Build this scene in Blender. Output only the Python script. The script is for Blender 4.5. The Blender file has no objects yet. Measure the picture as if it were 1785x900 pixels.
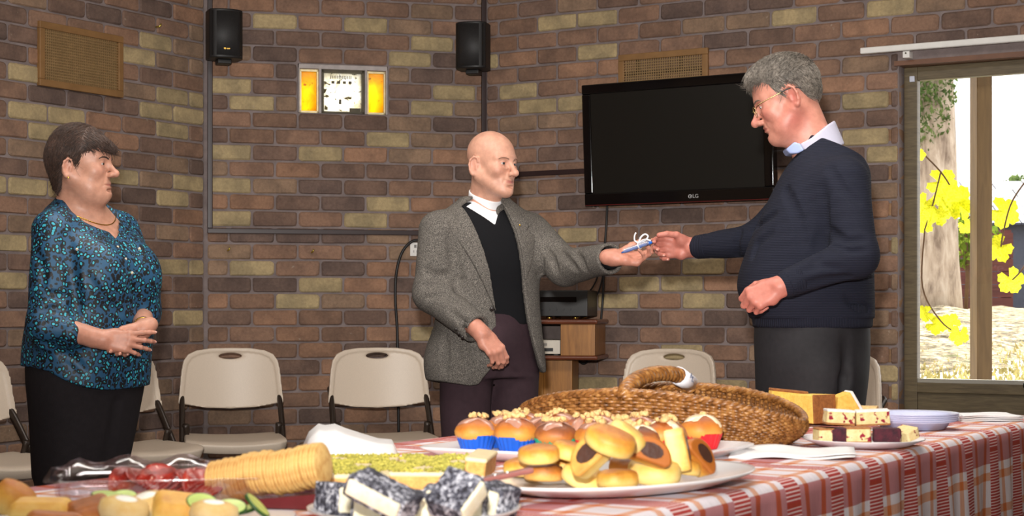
import bpy, bmesh, math, random
import numpy as np
from mathutils import Vector, Matrix, Euler

# ------------------------------------------------------------------ camera, world, lights, exposure
SC = bpy.context.scene
COL = SC.collection
F, CX, HY, CAMZ = 2900.0, 892.5, 540.0, 1.05          # focal length in pixels, horizon row, eye height


def P(px, py, Y):
    """world point seen at pixel (px, py) and standing at depth Y"""
    return Vector(((px - CX) * Y / F, Y, CAMZ - (py - HY) * Y / F))


cam_d = bpy.data.cameras.new('camera')
cam_d.sensor_fit = 'HORIZONTAL'
cam_d.sensor_width = 36.0
cam_d.lens = 36.0 * F / 1785.0
cam_d.shift_x = 0.0
cam_d.shift_y = (HY - 450.0) / 1785.0
cam_d.clip_end = 200
cam_d.dof.use_dof = True
cam_d.dof.focus_distance = 6.0
cam_d.dof.aperture_fstop = 9.0
cam = bpy.data.objects.new('camera', cam_d)
cam.location = (0, 0, CAMZ)
cam.rotation_euler = (math.pi / 2, 0, 0)
COL.objects.link(cam)
SC.camera = cam

world = bpy.data.worlds.new('world')
SC.world = world
world.use_nodes = True
_bg = world.node_tree.nodes['Background']
_bg.inputs[0].default_value = (1.0, 0.98, 0.95, 1)
_bg.inputs[1].default_value = 2.6

sun_d = bpy.data.lights.new('sun', 'SUN')
sun_d.energy = 12.0
sun_d.angle = 0.009
sun_d.color = (1.0, 0.93, 0.8)
sun = bpy.data.objects.new('sun', sun_d)
sun.rotation_euler = Vector((-0.30, -0.62, -0.72)).to_track_quat('-Z', 'Y').to_euler()
sun.location = (5, 20, 12)
COL.objects.link(sun)


def area_light(name, loc, target, sx, sy, power, color):
    d = bpy.data.lights.new(name, 'AREA')
    d.shape = 'RECTANGLE'
    d.size, d.size_y = sx, sy
    d.energy = power
    d.color = color
    o = bpy.data.objects.new(name, d)
    o.location = loc
    o.rotation_euler = (Vector(target) - Vector(loc)).to_track_quat('-Z', 'Y').to_euler()
    COL.objects.link(o)
    return o


# ceiling fluorescents (above the frame) and the camera's own flash, tipped up towards the wall
area_light('ceiling_lamp', (-1.0, 5.2, 3.12), (-1.0, 5.2, 0), 1.8, 0.5, 38, (1.0, 0.96, 0.90))
area_light('ceiling_lamp', (1.0, 4.4, 3.12), (1.0, 4.4, 0), 1.8, 0.5, 38, (1.0, 0.96, 0.90))
area_light('ceiling_lamp', (-0.3, 1.2, 3.12), (-0.3, 1.2, 0), 1.8, 0.5, 44, (1.0, 0.96, 0.90))
fl = bpy.data.lights.new('camera_flash', 'SPOT')
fl.energy = 1400
fl.color = (1.0, 0.97, 0.93)
fl.shadow_soft_size = 0.045
fl.spot_size = math.radians(62)
fl.spot_blend = 1.0
flo = bpy.data.objects.new('camera_flash', fl)
flo.location = (-0.06, 0.05, CAMZ + 0.27)
flo.rotation_euler = (Vector((0.1, 8.5, 3.1)) - flo.location).to_track_quat('-Z', 'Y').to_euler()
COL.objects.link(flo)

SC.view_settings.view_transform = 'Standard'
SC.view_settings.look = 'None'
SC.view_settings.gamma = 1.0
SC.view_settings.use_curve_mapping = False
SC.view_settings.exposure = 0.0

rnd = random.Random(7)
PI = math.pi


# ------------------------------------------------------------------ helpers
def lin(c):
    """sRGB 0..255 -> linear"""
    out = []
    for x in c[:3]:
        x /= 255.0
        out.append(x / 12.92 if x <= 0.04045 else ((x + 0.055) / 1.055) ** 2.4)
    return tuple(out) + (1.0,)


class NT:
    """small node-tree writer"""
    def __init__(self, name):
        self.m = bpy.data.materials.new(name)
        self.m.use_nodes = True
        self.t = self.m.node_tree
        self.t.nodes.clear()
        self.out = self.t.nodes.new('ShaderNodeOutputMaterial')
        self.bsdf = self.t.nodes.new('ShaderNodeBsdfPrincipled')
        self.t.links.new(self.bsdf.outputs[0], self.out.inputs[0])
        self.tc = None

    def n(self, typ, **kw):
        nd = self.t.nodes.new(typ)
        for k, v in kw.items():
            setattr(nd, k, v)
        return nd

    def link(self, a, b):
        self.t.links.new(a, b)

    def coord(self, kind='Object'):
        if self.tc is None:
            self.tc = self.n('ShaderNodeTexCoord')
        return self.tc.outputs[kind]

    def mapping(self, scale=(1, 1, 1), rot=(0, 0, 0), kind='Object', loc=(0, 0, 0)):
        mp = self.n('ShaderNodeMapping')
        mp.inputs['Scale'].default_value = scale
        mp.inputs['Rotation'].default_value = rot
        mp.inputs['Location'].default_value = loc
        self.link(self.coord(kind), mp.inputs[0])
        return mp.outputs[0]

    def noise(self, scale, detail=3, rough=0.5, vec=None, distortion=0.0):
        nd = self.n('ShaderNodeTexNoise')
        nd.inputs['Scale'].default_value = scale
        nd.inputs['Detail'].default_value = detail
        nd.inputs['Roughness'].default_value = rough
        nd.inputs['Distortion'].default_value = distortion
        self.link(vec if vec is not None else self.coord(), nd.inputs['Vector'])
        return nd

    def ramp(self, fac, stops, interp='LINEAR'):
        r = self.n('ShaderNodeValToRGB')
        r.color_ramp.interpolation = interp
        els = r.color_ramp.elements
        while len(els) < len(stops):
            els.new(0.5)
        for e, (p, c) in zip(els, stops):
            e.position = p
            e.color = c if len(c) == 4 else tuple(c) + (1,)
        self.link(fac, r.inputs[0])
        return r.outputs[0]

    def mix(self, a, b, fac, typ='MIX'):
        m = self.n('ShaderNodeMix', data_type='RGBA', blend_type=typ)
        for val, sock in ((fac, m.inputs[0]), (a, m.inputs[6]), (b, m.inputs[7])):
            if hasattr(val, 'node'):
                self.link(val, sock)
            else:
                sock.default_value = val
        return m.outputs[2]

    def math(self, op, a, b=None, c=None):
        m = self.n('ShaderNodeMath', operation=op)
        for i, val in enumerate((a, b, c)):
            if val is None:
                continue
            if hasattr(val, 'node'):
                self.link(val, m.inputs[i])
            else:
                m.inputs[i].default_value = val
        return m.outputs[0]

    def bump(self, height, strength=0.3, dist=0.002, normal=None):
        b = self.n('ShaderNodeBump')
        b.inputs['Strength'].default_value = strength
        b.inputs['Distance'].default_value = dist
        self.link(height, b.inputs['Height'])
        if normal is not None:
            self.link(normal, b.inputs['Normal'])
        self.link(b.outputs[0], self.bsdf.inputs['Normal'])
        return b.outputs[0]

    def set(self, **kw):
        for k, v in kw.items():
            s = self.bsdf.inputs[k.replace('_', ' ')]
            if hasattr(v, 'node'):
                self.link(v, s)
            else:
                s.default_value = v
        return self

    def color(self, v):
        return self.set(Base_Color=v)


def simple(name, rgb, rough=0.5, metal=0.0, var=0.12, nscale=30, bump=0.0, bscale=80, spec=0.5, detail=3, bdist=0.002):
    m = NT(name)
    c = lin(rgb)
    if var > 0:
        nz = m.noise(nscale, detail)
        lo = tuple(x * (1 - var) for x in c[:3]) + (1,)
        hi = tuple(min(1, x * (1 + var)) for x in c[:3]) + (1,)
        m.color(m.ramp(nz.outputs[0], [(0.3, lo), (0.7, hi)]))
    else:
        m.color(c)
    m.set(Roughness=rough, Metallic=metal)
    m.bsdf.inputs['Specular IOR Level'].default_value = spec
    if bump > 0:
        b = m.noise(bscale, 4)
        m.bump(b.outputs[0], bump, bdist)
    return m.m


def wood(name, dark, light, rough=0.4, scale=(3, 40, 3), rot=(0, 0, 0)):
    m = NT(name)
    v = m.mapping(scale, rot)
    nz = m.noise(1.5, 6, 0.6, v, 0.6)
    m.color(m.ramp(nz.outputs[0], [(0.3, lin(dark)), (0.68, lin(light))]))
    m.set(Roughness=rough)
    m.bump(nz.outputs[0], 0.1, 0.001)
    return m.m


def link(o, parent=None):
    COL.objects.link(o)
    if parent is not None:
        o.parent = parent
    return o


def tag(o, label=None, cat=None, group=None, kind=None):
    if label:
        o['label'] = label
    if cat:
        o['category'] = cat
    if group:
        o['group'] = group
    if kind:
        o['kind'] = kind
    return o


def thing(name, label, cat, loc=(0, 0, 0), rz=0.0, group=None):
    o = bpy.data.objects.new(name, None)
    o.empty_display_size = 0.1
    o.location = loc
    o.rotation_euler = (0, 0, rz)
    COL.objects.link(o)
    return tag(o, label, cat, group)


def dup(root, loc, rz, label, group=None):
    """copy a thing with its parts and sub-parts"""
    r = root.copy()
    COL.objects.link(r)
    r.location = loc
    r.rotation_euler = (0, 0, rz)
    r['label'] = label
    if group:
        r['group'] = group
    for ch in list(root.children):
        c = ch.copy()
        COL.objects.link(c)
        c.parent = r
        for g in ch.children:
            d = g.copy()
            COL.objects.link(d)
            d.parent = c
    return r


class MB:
    """collects shapes into one mesh"""
    def __init__(self):
        self.v, self.f = [], []

    def add(self, vs, fs, M=None):
        b = len(self.v)
        if M is not None:
            vs = [M @ Vector(p) for p in vs]
        self.v += [tuple(p) for p in vs]
        self.f += [tuple(b + i for i in f) for f in fs]
        return self

    def box(self, lo, hi, M=None):
        x0, y0, z0 = lo
        x1, y1, z1 = hi
        vs = [(x0, y0, z0), (x1, y0, z0), (x1, y1, z0), (x0, y1, z0), (x0, y0, z1), (x1, y0, z1), (x1, y1, z1), (x0, y1, z1)]
        fs = [(0, 3, 2, 1), (4, 5, 6, 7), (0, 1, 5, 4), (1, 2, 6, 5), (2, 3, 7, 6), (3, 0, 4, 7)]
        return self.add(vs, fs, M)

    def cbox(self, c, s, M=None):
        return self.box([c[i] - s[i] / 2 for i in range(3)], [c[i] + s[i] / 2 for i in range(3)], M)

    def prism(self, pts, z0, z1, M=None, taper=1.0):
        n = len(pts)
        cx = sum(p[0] for p in pts) / n
        cy = sum(p[1] for p in pts) / n
        vs = [(p[0], p[1], z0) for p in pts] + [(cx + (p[0] - cx) * taper, cy + (p[1] - cy) * taper, z1) for p in pts]
        fs = [tuple(reversed(range(n))), tuple(range(n, 2 * n))]
        fs += [(i, (i + 1) % n, n + (i + 1) % n, n + i) for i in range(n)]
        return self.add(vs, fs, M)

    def tube(self, pts, r, n=8, closed=False, M=None, flat=1.0, cap=True):
        pts = [Vector(p) for p in pts]
        k = len(pts)
        rs = r if isinstance(r, (list, tuple)) else [r] * k
        prev = None
        rings = []
        for i, p in enumerate(pts):
            if closed:
                t = (pts[(i + 1) % k] - pts[i - 1])
            else:
                t = pts[min(i + 1, k - 1)] - pts[max(i - 1, 0)]
            t.normalize()
            if prev is None:
                a = Vector((0, 0, 1)) if abs(t.z) < 0.9 else Vector((1, 0, 0))
                nx = t.cross(a).normalized()
            else:
                nx = (prev - t * prev.dot(t)).normalized()
            prev = nx
            ny = t.cross(nx)
            rings.append([p + (nx * math.cos(2 * PI * j / n) + ny * math.sin(2 * PI * j / n) * flat) * rs[i] for j in range(n)])
        vs = [q for rg in rings for q in rg]
        fs = []
        for i in range(k if closed else k - 1):
            a, b = i * n, ((i + 1) % k) * n
            fs += [(a + j, a + (j + 1) % n, b + (j + 1) % n, b + j) for j in range(n)]
        if not closed and cap:
            fs += [tuple(reversed(range(n))), tuple(range((k - 1) * n, k * n))]
        return self.add(vs, fs, M)

    def lathe(self, prof, n=24, M=None, sx=1.0, sy=1.0, wob=None):
        vs, fs = [], []
        k = len(prof)
        for i, (r, z) in enumerate(prof):
            for j in range(n):
                a = 2 * PI * j / n
                w = wob(a, i) if wob else 1.0
                vs.append((r * w * sx * math.cos(a), r * w * sy * math.sin(a), z))
        for i in range(k - 1):
            fs += [(i * n + j, i * n + (j + 1) % n, (i + 1) * n + (j + 1) % n, (i + 1) * n + j) for j in range(n)]
        fs += [tuple(reversed(range(n))), tuple(range((k - 1) * n, k * n))]
        return self.add(vs, fs, M)

    def grid(self, rows, close_u=False, M=None):
        h, w = len(rows), len(rows[0])
        vs = [p for r in rows for p in r]
        fs = []
        for i in range(h - 1):
            for j in range(w if close_u else w - 1):
                fs.append((i * w + j, i * w + (j + 1) % w, (i + 1) * w + (j + 1) % w, (i + 1) * w + j))
        return self.add(vs, fs, M)

    def mesh(self, name, mat, smooth=False):
        me = bpy.data.meshes.new(name)
        me.from_pydata(self.v, [], self.f)
        if mat is not None:
            me.materials.append(mat)
        if smooth:
            me.polygons.foreach_set('use_smooth', [True] * len(me.polygons))
        me.update()
        return me

    def build(self, name, mat, parent=None, smooth=False, bevel=0.0, seg=2, M=None):
        o = bpy.data.objects.new(name, self.mesh(name, mat, smooth))
        if M is not None:
            o.matrix_basis = M
        link(o, parent)
        if bevel > 0:
            b = o.modifiers.new('bevel', 'BEVEL')
            b.width = bevel
            b.segments = seg
            b.limit_method = 'ANGLE'
            b.angle_limit = math.radians(40)
            if smooth is False:
                o.data.polygons.foreach_set('use_smooth', [True] * len(o.data.polygons))
                w = o.modifiers.new('normals', 'WEIGHTED_NORMAL')
                w.keep_sharp = True
        return o


def T(x, y, z):
    return Matrix.Translation((x, y, z))


def RZ(a):
    return Matrix.Rotation(a, 4, 'Z')


def frame(o, x, y, z):
    """matrix from origin and three axes"""
    M = Matrix.Identity(4)
    for i, a in enumerate((x, y, z)):
        for j in range(3):
            M[j][i] = a[j]
    for j in range(3):
        M[j][3] = o[j]
    return M


def text_mesh(name, body, size, mat, parent, M, extrude=0.0006):
    c = bpy.data.curves.new(name, 'FONT')
    c.body = body
    c.size = size
    c.extrude = extrude
    c.align_x = 'CENTER'
    c.align_y = 'CENTER'
    c.materials.append(mat)
    tmp = bpy.data.objects.new(name, c)
    COL.objects.link(tmp)
    bpy.context.view_layer.update()
    me = bpy.data.meshes.new_from_object(tmp.evaluated_get(bpy.context.evaluated_depsgraph_get()))
    bpy.data.objects.remove(tmp)
    if not me.materials:
        me.materials.append(mat)
    o = bpy.data.objects.new(name, me)
    o.matrix_basis = M
    return link(o, parent)


def bez(pts, n=12):
    """Catmull-Rom through points"""
    pts = [Vector(p) for p in pts]
    out = []
    for i in range(len(pts) - 1):
        p0, p1, p2, p3 = pts[max(i - 1, 0)], pts[i], pts[i + 1], pts[min(i + 2, len(pts) - 1)]
        for j in range(n):
            t = j / n
            out.append(0.5 * ((2 * p1) + (p2 - p0) * t + (2 * p0 - 5 * p1 + 4 * p2 - p3) * t * t + (3 * p1 - p0 - 3 * p2 + p3) * t ** 3))
    out.append(pts[-1])
    return out


# ------------------------------------------------------------------ smooth body surfaces (signed distance fields -> surface nets)
def A(*p):
    return np.array(p, dtype=np.float64)


def nrm(v):
    v = np.asarray(v, dtype=np.float64)
    return v / np.linalg.norm(v)


def cone(a, b, r1, r2):
    a, b = np.asarray(a, float), np.asarray(b, float)
    ba = b - a
    L2 = max(ba @ ba, 1e-12)

    def f(p):
        pa = p - a
        t = np.clip((pa @ ba) / L2, 0, 1)
        return np.linalg.norm(pa - t[..., None] * ba, axis=-1) - (r1 + (r2 - r1) * t)
    return f


def ball(c, r):
    return cone(c, np.asarray(c, float) + A(0, 0, 1e-5), r, r)


def ell(c, r, R=None):
    c, r = np.asarray(c, float), np.asarray(r, float)

    def f(p):
        q = p - c
        if R is not None:
            q = q @ R
        k0 = np.linalg.norm(q / r, axis=-1)
        k1 = np.linalg.norm(q / (r * r), axis=-1) + 1e-9
        return k0 * (k0 - 1) / k1
    return f


def rbox(c, h, rad, R=None):
    c, h = np.asarray(c, float), np.asarray(h, float)

    def f(p):
        q = p - c
        if R is not None:
            q = q @ R
        q = np.abs(q) - (h - rad)
        return np.linalg.norm(np.maximum(q, 0), axis=-1) + np.minimum(q.max(-1), 0) - rad
    return f


def plane(o, n):
    """negative behind the plane (inside = side opposite to n)"""
    o, n = np.asarray(o, float), nrm(n)
    return lambda p: (p - o) @ n


def xf(f, R, t, s=1.0):
    """f lives in a local frame with axes = columns of R, origin t, scale s"""
    R, t = np.asarray(R, float), np.asarray(t, float)
    return lambda p: f(((p - t) @ R) / s) * s


def crom(t, k, v):
    """smooth table lookup"""
    return np.interp(t, k, v)


def loft(secs, org, yaw, n=2.3, off=0.0, taper_k=1.0):
    """secs: (z, cx, cy, a(front-back), b(side)); x forward, y left, in a frame at org turned by yaw"""
    secs = sorted(secs)
    tab = np.array(secs, float)
    zz = np.linspace(tab[0, 0], tab[-1, 0], 90)
    fine = [zz]
    for c in range(1, 5):
        # Catmull-Rom through the sections
        vals = []
        for z in zz:
            i = int(np.clip(np.searchsorted(tab[:, 0], z) - 1, 0, len(tab) - 2))
            z0, z1 = tab[i, 0], tab[i + 1, 0]
            t = (z - z0) / (z1 - z0)
            m0 = (tab[i + 1, c] - tab[max(i - 1, 0), c]) / (z1 - tab[max(i - 1, 0), 0]) * (z1 - z0)
            m1 = (tab[min(i + 2, len(tab) - 1), c] - tab[i, c]) / (tab[min(i + 2, len(tab) - 1), 0] - z0) * (z1 - z0)
            vals.append((2 * t ** 3 - 3 * t * t + 1) * tab[i, c] + (t ** 3 - 2 * t * t + t) * m0 + (-2 * t ** 3 + 3 * t * t) * tab[i + 1, c] + (t ** 3 - t * t) * m1)
        fine.append(np.array(vals))
    org = np.asarray(org, float)
    cs, sn = math.cos(yaw), math.sin(yaw)

    def f(p):
        q = p - org
        x = q[..., 0] * cs + q[..., 1] * sn
        y = -q[..., 0] * sn + q[..., 1] * cs
        z = q[..., 2]
        zc = np.clip(z, zz[0], zz[-1])
        cx, cy, a, b = (np.interp(zc, zz, fine[i]) for i in range(1, 5))
        a = np.maximum(a + off, 0.004)
        b = np.maximum(b + off, 0.004)
        k = (np.abs((x - cx) / a) ** n + np.abs((y - cy) / b) ** n) ** (1 / n)
        d = (k - 1) * np.minimum(a, b)
        dz = np.abs(z - zc) - max(off, 0.0)
        return np.where(dz > 0, np.sqrt(np.maximum(d, 0) ** 2 + np.maximum(dz, 0) ** 2) + np.minimum(np.maximum(d, dz), 0), d)
    return f


def poly2(poly):
    """signed distance to a 2-D polygon"""
    V = np.asarray(poly, float)

    def f(u, v):
        shp = u.shape
        q = np.stack([u.ravel(), v.ravel()], -1)
        d = np.full(len(q), 1e9)
        s = np.ones(len(q))
        n = len(V)
        for i in range(n):
            a, b = V[i], V[i - 1]
            e = b - a
            w = q - a
            t = np.clip((w @ e) / (e @ e), 0, 1)
            d = np.minimum(d, np.sum((w - t[:, None] * e) ** 2, -1))
            c1, c2 = q[:, 1] >= a[1], q[:, 1] < b[1]
            c3 = e[0] * w[:, 1] > e[1] * w[:, 0]
            flip = (c1 & c2 & c3) | (~c1 & ~c2 & ~c3)
            s = np.where(flip, -s, s)
        return (s * np.sqrt(d)).reshape(shp)
    return f


def prismf(poly, o, eu, ev, en, n0, n1):
    """polygon in the (eu, ev) plane through o, running from n0 to n1 along en"""
    g = poly2(poly)
    o, eu, ev, en = (np.asarray(x, float) for x in (o, eu, ev, en))

    def f(p):
        q = p - o
        d2 = g(q @ eu, q @ ev)
        w = q @ en
        dn = np.maximum(n0 - w, w - n1)
        return np.maximum(d2, dn)
    return f


def smin(a, b, k):
    if k <= 0:
        return np.minimum(a, b)
    h = np.maximum(k - np.abs(a - b), 0) / k
    return np.minimum(a, b) - h * h * k * 0.25


def smax(a, b, k):
    return -smin(-a, -b, k)


def compose(ops):
    """ops: list of (kind, f, k): u union, s subtract, i intersect, d displace"""
    def g(p):
        D = np.full(p.shape[:-1], 1e3)
        for kind, f, k in ops:
            if kind == 'u':
                D = smin(D, f(p), k)
            elif kind == 's':
                D = smax(D, -f(p), k)
            elif kind == 'i':
                D = smax(D, f(p), k)
            else:
                D = D + f(p)
        return D
    return g


CORN = np.array([[0, 0, 0], [1, 0, 0], [0, 1, 0], [1, 1, 0], [0, 0, 1], [1, 0, 1], [0, 1, 1], [1, 1, 1]])
EDG = [(0, 1), (2, 3), (4, 5), (6, 7), (0, 2), (1, 3), (4, 6), (5, 7), (0, 4), (1, 5), (2, 6), (3, 7)]


def sdf_mesh(ops, lo, hi, h, B=8):
    lo, hi = np.asarray(lo, float), np.asarray(hi, float)
    nb = np.maximum(1, np.ceil((hi - lo) / (B * h)).astype(int))
    gi = np.stack(np.meshgrid(*[np.arange(k) for k in nb], indexing='ij'), -1).reshape(-1, 3)
    cen = lo + (gi + 0.5) * B * h
    Rb = B * h * 0.8661
    D = np.full(len(cen), 1e3)
    pv = []
    for kind, f, k in ops:
        v = f(cen)
        pv.append(v)
        if kind == 'u':
            D = smin(D, v, k)
        elif kind == 's':
            D = smax(D, -v, k)
        elif kind == 'i':
            D = smax(D, v, k)
    act = np.abs(D) < Rb * 1.25 + 0.012
    km = max(k for _, _, k in ops)
    idx = np.nonzero(act)[0]
    off = np.stack(np.meshgrid(*[np.arange(B + 1)] * 3, indexing='ij'), -1).reshape(-1, 3) * h
    base = lo + gi[idx] * B * h
    P_ = base[:, None, :] + off[None]
    D = np.full(P_.shape[:2], 1e3)
    for (kind, f, k), v in zip(ops, pv):
        vv = v[idx]
        if kind == 'u' or kind == 's':
            m_ = vv < Rb * 1.3 + k + km + 0.006
        elif kind == 'i':
            m_ = vv > -(Rb * 1.3 + k + km + 0.006)
        else:
            m_ = np.ones(len(vv), bool)
        if not m_.any():
            continue
        q = f(P_[m_])
        if kind == 'u':
            D[m_] = smin(D[m_], q, k)
        elif kind == 's':
            D[m_] = smax(D[m_], -q, k)
        elif kind == 'i':
            D[m_] = smax(D[m_], q, k)
        else:
            D[m_] = D[m_] + q
    # one value per lattice point, so neighbouring blocks agree
    lat = (gi[idx] * B)[:, None, :] + np.rint(off / h).astype(int)[None]
    NL = nb * B + 1
    key = ((lat[..., 0] * NL[1] + lat[..., 1]) * NL[2] + lat[..., 2]).ravel()
    _, first, inv = np.unique(key, return_index=True, return_inverse=True)
    D = D.ravel()[first][inv.ravel()].reshape(-1, B + 1, B + 1, B + 1)
    c8 = np.stack([D[:, a:a + B, b:b + B, c:c + B] for a, b, c in CORN], -1)
    neg = c8 < 0
    s = neg.sum(-1)
    mixed = (s > 0) & (s < 8)
    bi, i, j, k = np.nonzero(mixed)
    vals = c8[bi, i, j, k]
    N = nb * B + 2
    cell = gi[idx][bi] * B + np.stack([i, j, k], -1) + 1
    lid = (cell[:, 0] * N[1] + cell[:, 1]) * N[2] + cell[:, 2]
    acc = np.zeros((len(vals), 3))
    cnt = np.zeros(len(vals))
    for a, b in EDG:
        va, vb = vals[:, a], vals[:, b]
        cr = (va < 0) != (vb < 0)
        t = np.where(cr, va / np.where(cr, va - vb, 1), 0)
        pt = CORN[a] + t[:, None] * (CORN[b] - CORN[a])
        acc += np.where(cr[:, None], pt, 0)
        cnt += cr
    V = lo + (cell - 1 + acc / cnt[:, None]) * h
    order = np.argsort(lid)
    sl = lid[order]

    def look(q):
        w = np.clip(np.searchsorted(sl, q), 0, len(sl) - 1)
        return np.where(sl[w] == q, order[w], -1)
    st = [N[1] * N[2], N[2], 1]
    quads = []
    me_ = np.arange(len(lid))
    for ax, cb in ((0, 1), (1, 2), (2, 4)):
        u, w = [(1, 2), (2, 0), (0, 1)][ax]
        cr = (vals[:, 0] < 0) != (vals[:, cb] < 0)
        e = np.nonzero(cr)[0]
        q = np.stack([me_[e], look(lid[e] - st[u]), look(lid[e] - st[u] - st[w]), look(lid[e] - st[w])], -1)
        flip = vals[e, 0] < 0
        q[~flip] = q[~flip][:, ::-1]
        quads.append(q[(q >= 0).all(-1)])
    return V, np.concatenate(quads)


def np_mesh(name, V, Q, mats, org=(0, 0, 0), col=None):
    me = bpy.data.meshes.new(name)
    V = np.asarray(V) - np.asarray(org)
    me.vertices.add(len(V))
    me.vertices.foreach_set('co', V.astype(np.float32).ravel())
    me.loops.add(len(Q) * 4)
    me.loops.foreach_set('vertex_index', Q.astype(np.int32).ravel())
    me.polygons.add(len(Q))
    me.polygons.foreach_set('loop_start', np.arange(0, len(Q) * 4, 4, dtype=np.int32))
    me.polygons.foreach_set('loop_total', np.full(len(Q), 4, dtype=np.int32))
    me.polygons.foreach_set('use_smooth', np.ones(len(Q), bool))
    me.materials.append(mats)
    if col is not None:
        a = me.attributes.new('tint', 'FLOAT_COLOR', 'POINT')
        a.data.foreach_set('color', np.concatenate([col, np.ones((len(col), 1))], 1).astype(np.float32).ravel())
    me.update()
    me.validate()
    return me


def sdf_obj(name, ops, lo, hi, h, mat, parent, org, col=None):
    V, Q = sdf_mesh(ops, lo, hi, h)
    o = bpy.data.objects.new(name, np_mesh(name, V, Q, mat, org, col(V) if col else None))
    return link(o, parent)


# ------------------------------------------------------------------ room shell
CO, BL = 0.085, 0.2355          # course height, brick pitch
AL, AM, AR = math.radians(58.8), math.radians(13.5), math.radians(-30.6)
CL = Vector((-1.565, 8.494, 0))  # corner between the left and the middle face
CR = Vector((-0.145, 8.834, 0))  # corner between the middle and the right face
MIDLEN = (CR - CL).length
CEIL = 3.15


def mortar_mat():
    m = NT('mortar')
    nz = m.noise(9, 5, 0.65)
    m.color(m.ramp(nz.outputs[0], [(0.3, lin((112, 100, 98))), (0.7, lin((142, 129, 127)))]))
    m.set(Roughness=0.95)
    b = m.noise(160, 4)
    m.bump(b.outputs[0], 0.5, 0.003)
    return m.m


def brick_mat():
    m = NT('tumbled_brick')
    oi = m.n('ShaderNodeObjectInfo')
    off = m.n('ShaderNodeVectorMath', operation='ADD')
    sc = m.n('ShaderNodeVectorMath', operation='SCALE')
    comb = m.n('ShaderNodeCombineXYZ')
    for i in range(3):
        m.link(oi.outputs['Random'], comb.inputs[i])
    m.link(comb.outputs[0], sc.inputs[0])
    sc.inputs['Scale'].default_value = 37.0
    m.link(m.coord(), off.inputs[0])
    m.link(sc.outputs[0], off.inputs[1])
    v = off.outputs[0]
    big = m.noise(9, 3, 0.5, v)
    fine = m.noise(70, 5, 0.7, v)
    f1 = m.ramp(big.outputs[0], [(0.38, (0.76, 0.76, 0.78)), (0.6, (1.06, 1.04, 1.02))])
    f2 = m.ramp(fine.outputs[0], [(0.3, (0.80, 0.80, 0.80)), (0.7, (1.14, 1.14, 1.14))])
    c = m.mix(oi.outputs['Color'], f1, 1.0, 'MULTIPLY')
    c = m.mix(c, f2, 1.0, 'MULTIPLY')
    spot = m.noise(38, 2, 0.5, v)
    c = m.mix(c, lin((178, 165, 150)), m.ramp(spot.outputs[0], [(0.74, (0, 0, 0)), (0.80, (0.45, 0.45, 0.45))]))
    m.color(c)
    m.set(Roughness=0.92)
    m.bsdf.inputs['Specular IOR Level'].default_value = 0.25
    m.bump(fine.outputs[0], 0.55, 0.004)
    return m.m


MORTAR, BRICK = mortar_mat(), brick_mat()
_bricks = {}


def brick_mesh(length, var):
    key = (round(length, 3), var)
    if key in _bricks:
        return _bricks[key]
    rr = random.Random(hash(key) & 0xffff)
    L, H, D = length - 0.011, CO - 0.010, 0.05
    rad = min(0.013, L * 0.25)

    def ring(ins, y, jit):
        pts = []
        for (sx, sz, a0) in ((1, 1, 0), (-1, 1, 90), (-1, -1, 180), (1, -1, 270)):
            r_ = rad * (0.6 + 0.9 * ((var * 7 + a0 // 90 * 3) % 5) / 5)
            for k in (0, 45, 90):
                a = math.radians(a0 + k)
                x = sx * (L / 2 - ins - r_) + r_ * math.cos(a)
                z = sz * (H / 2 - ins - r_) + r_ * math.sin(a)
                pts.append((x + rr.uniform(-jit, jit), y + rr.uniform(-jit, jit) * 0.5, z + rr.uniform(-jit, jit)))
        return pts
    mb = MB()
    r0, r1, r2 = ring(0, D, 0), ring(0, 0.006, 0.0016), ring(0.006, 0, 0.0014)
    vs = r0 + r1 + r2
    fs = [tuple(range(24, 36))]
    for b in (0, 12):
        fs += [(b + j, b + (j + 1) % 12, b + 12 + (j + 1) % 12, b + 12 + j) for j in range(12)]
    mb.add(vs, [tuple(reversed(f)) for f in fs])
    _bricks[key] = mb.mesh('brick', BRICK)
    return _bricks[key]


PAL = [((124, 101, 89), 5), ((138, 110, 93), 6), ((154, 120, 98), 4), ((110, 92, 84), 4), ((146, 122, 102), 4), ((144, 114, 96), 4)]
BUFF = (174, 156, 120)
_pal = [c for c, w in PAL for _ in range(w)]


def proj(p):
    return CX + F * p.x / p.y, HY - F * (p.z - CAMZ) / p.y


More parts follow.
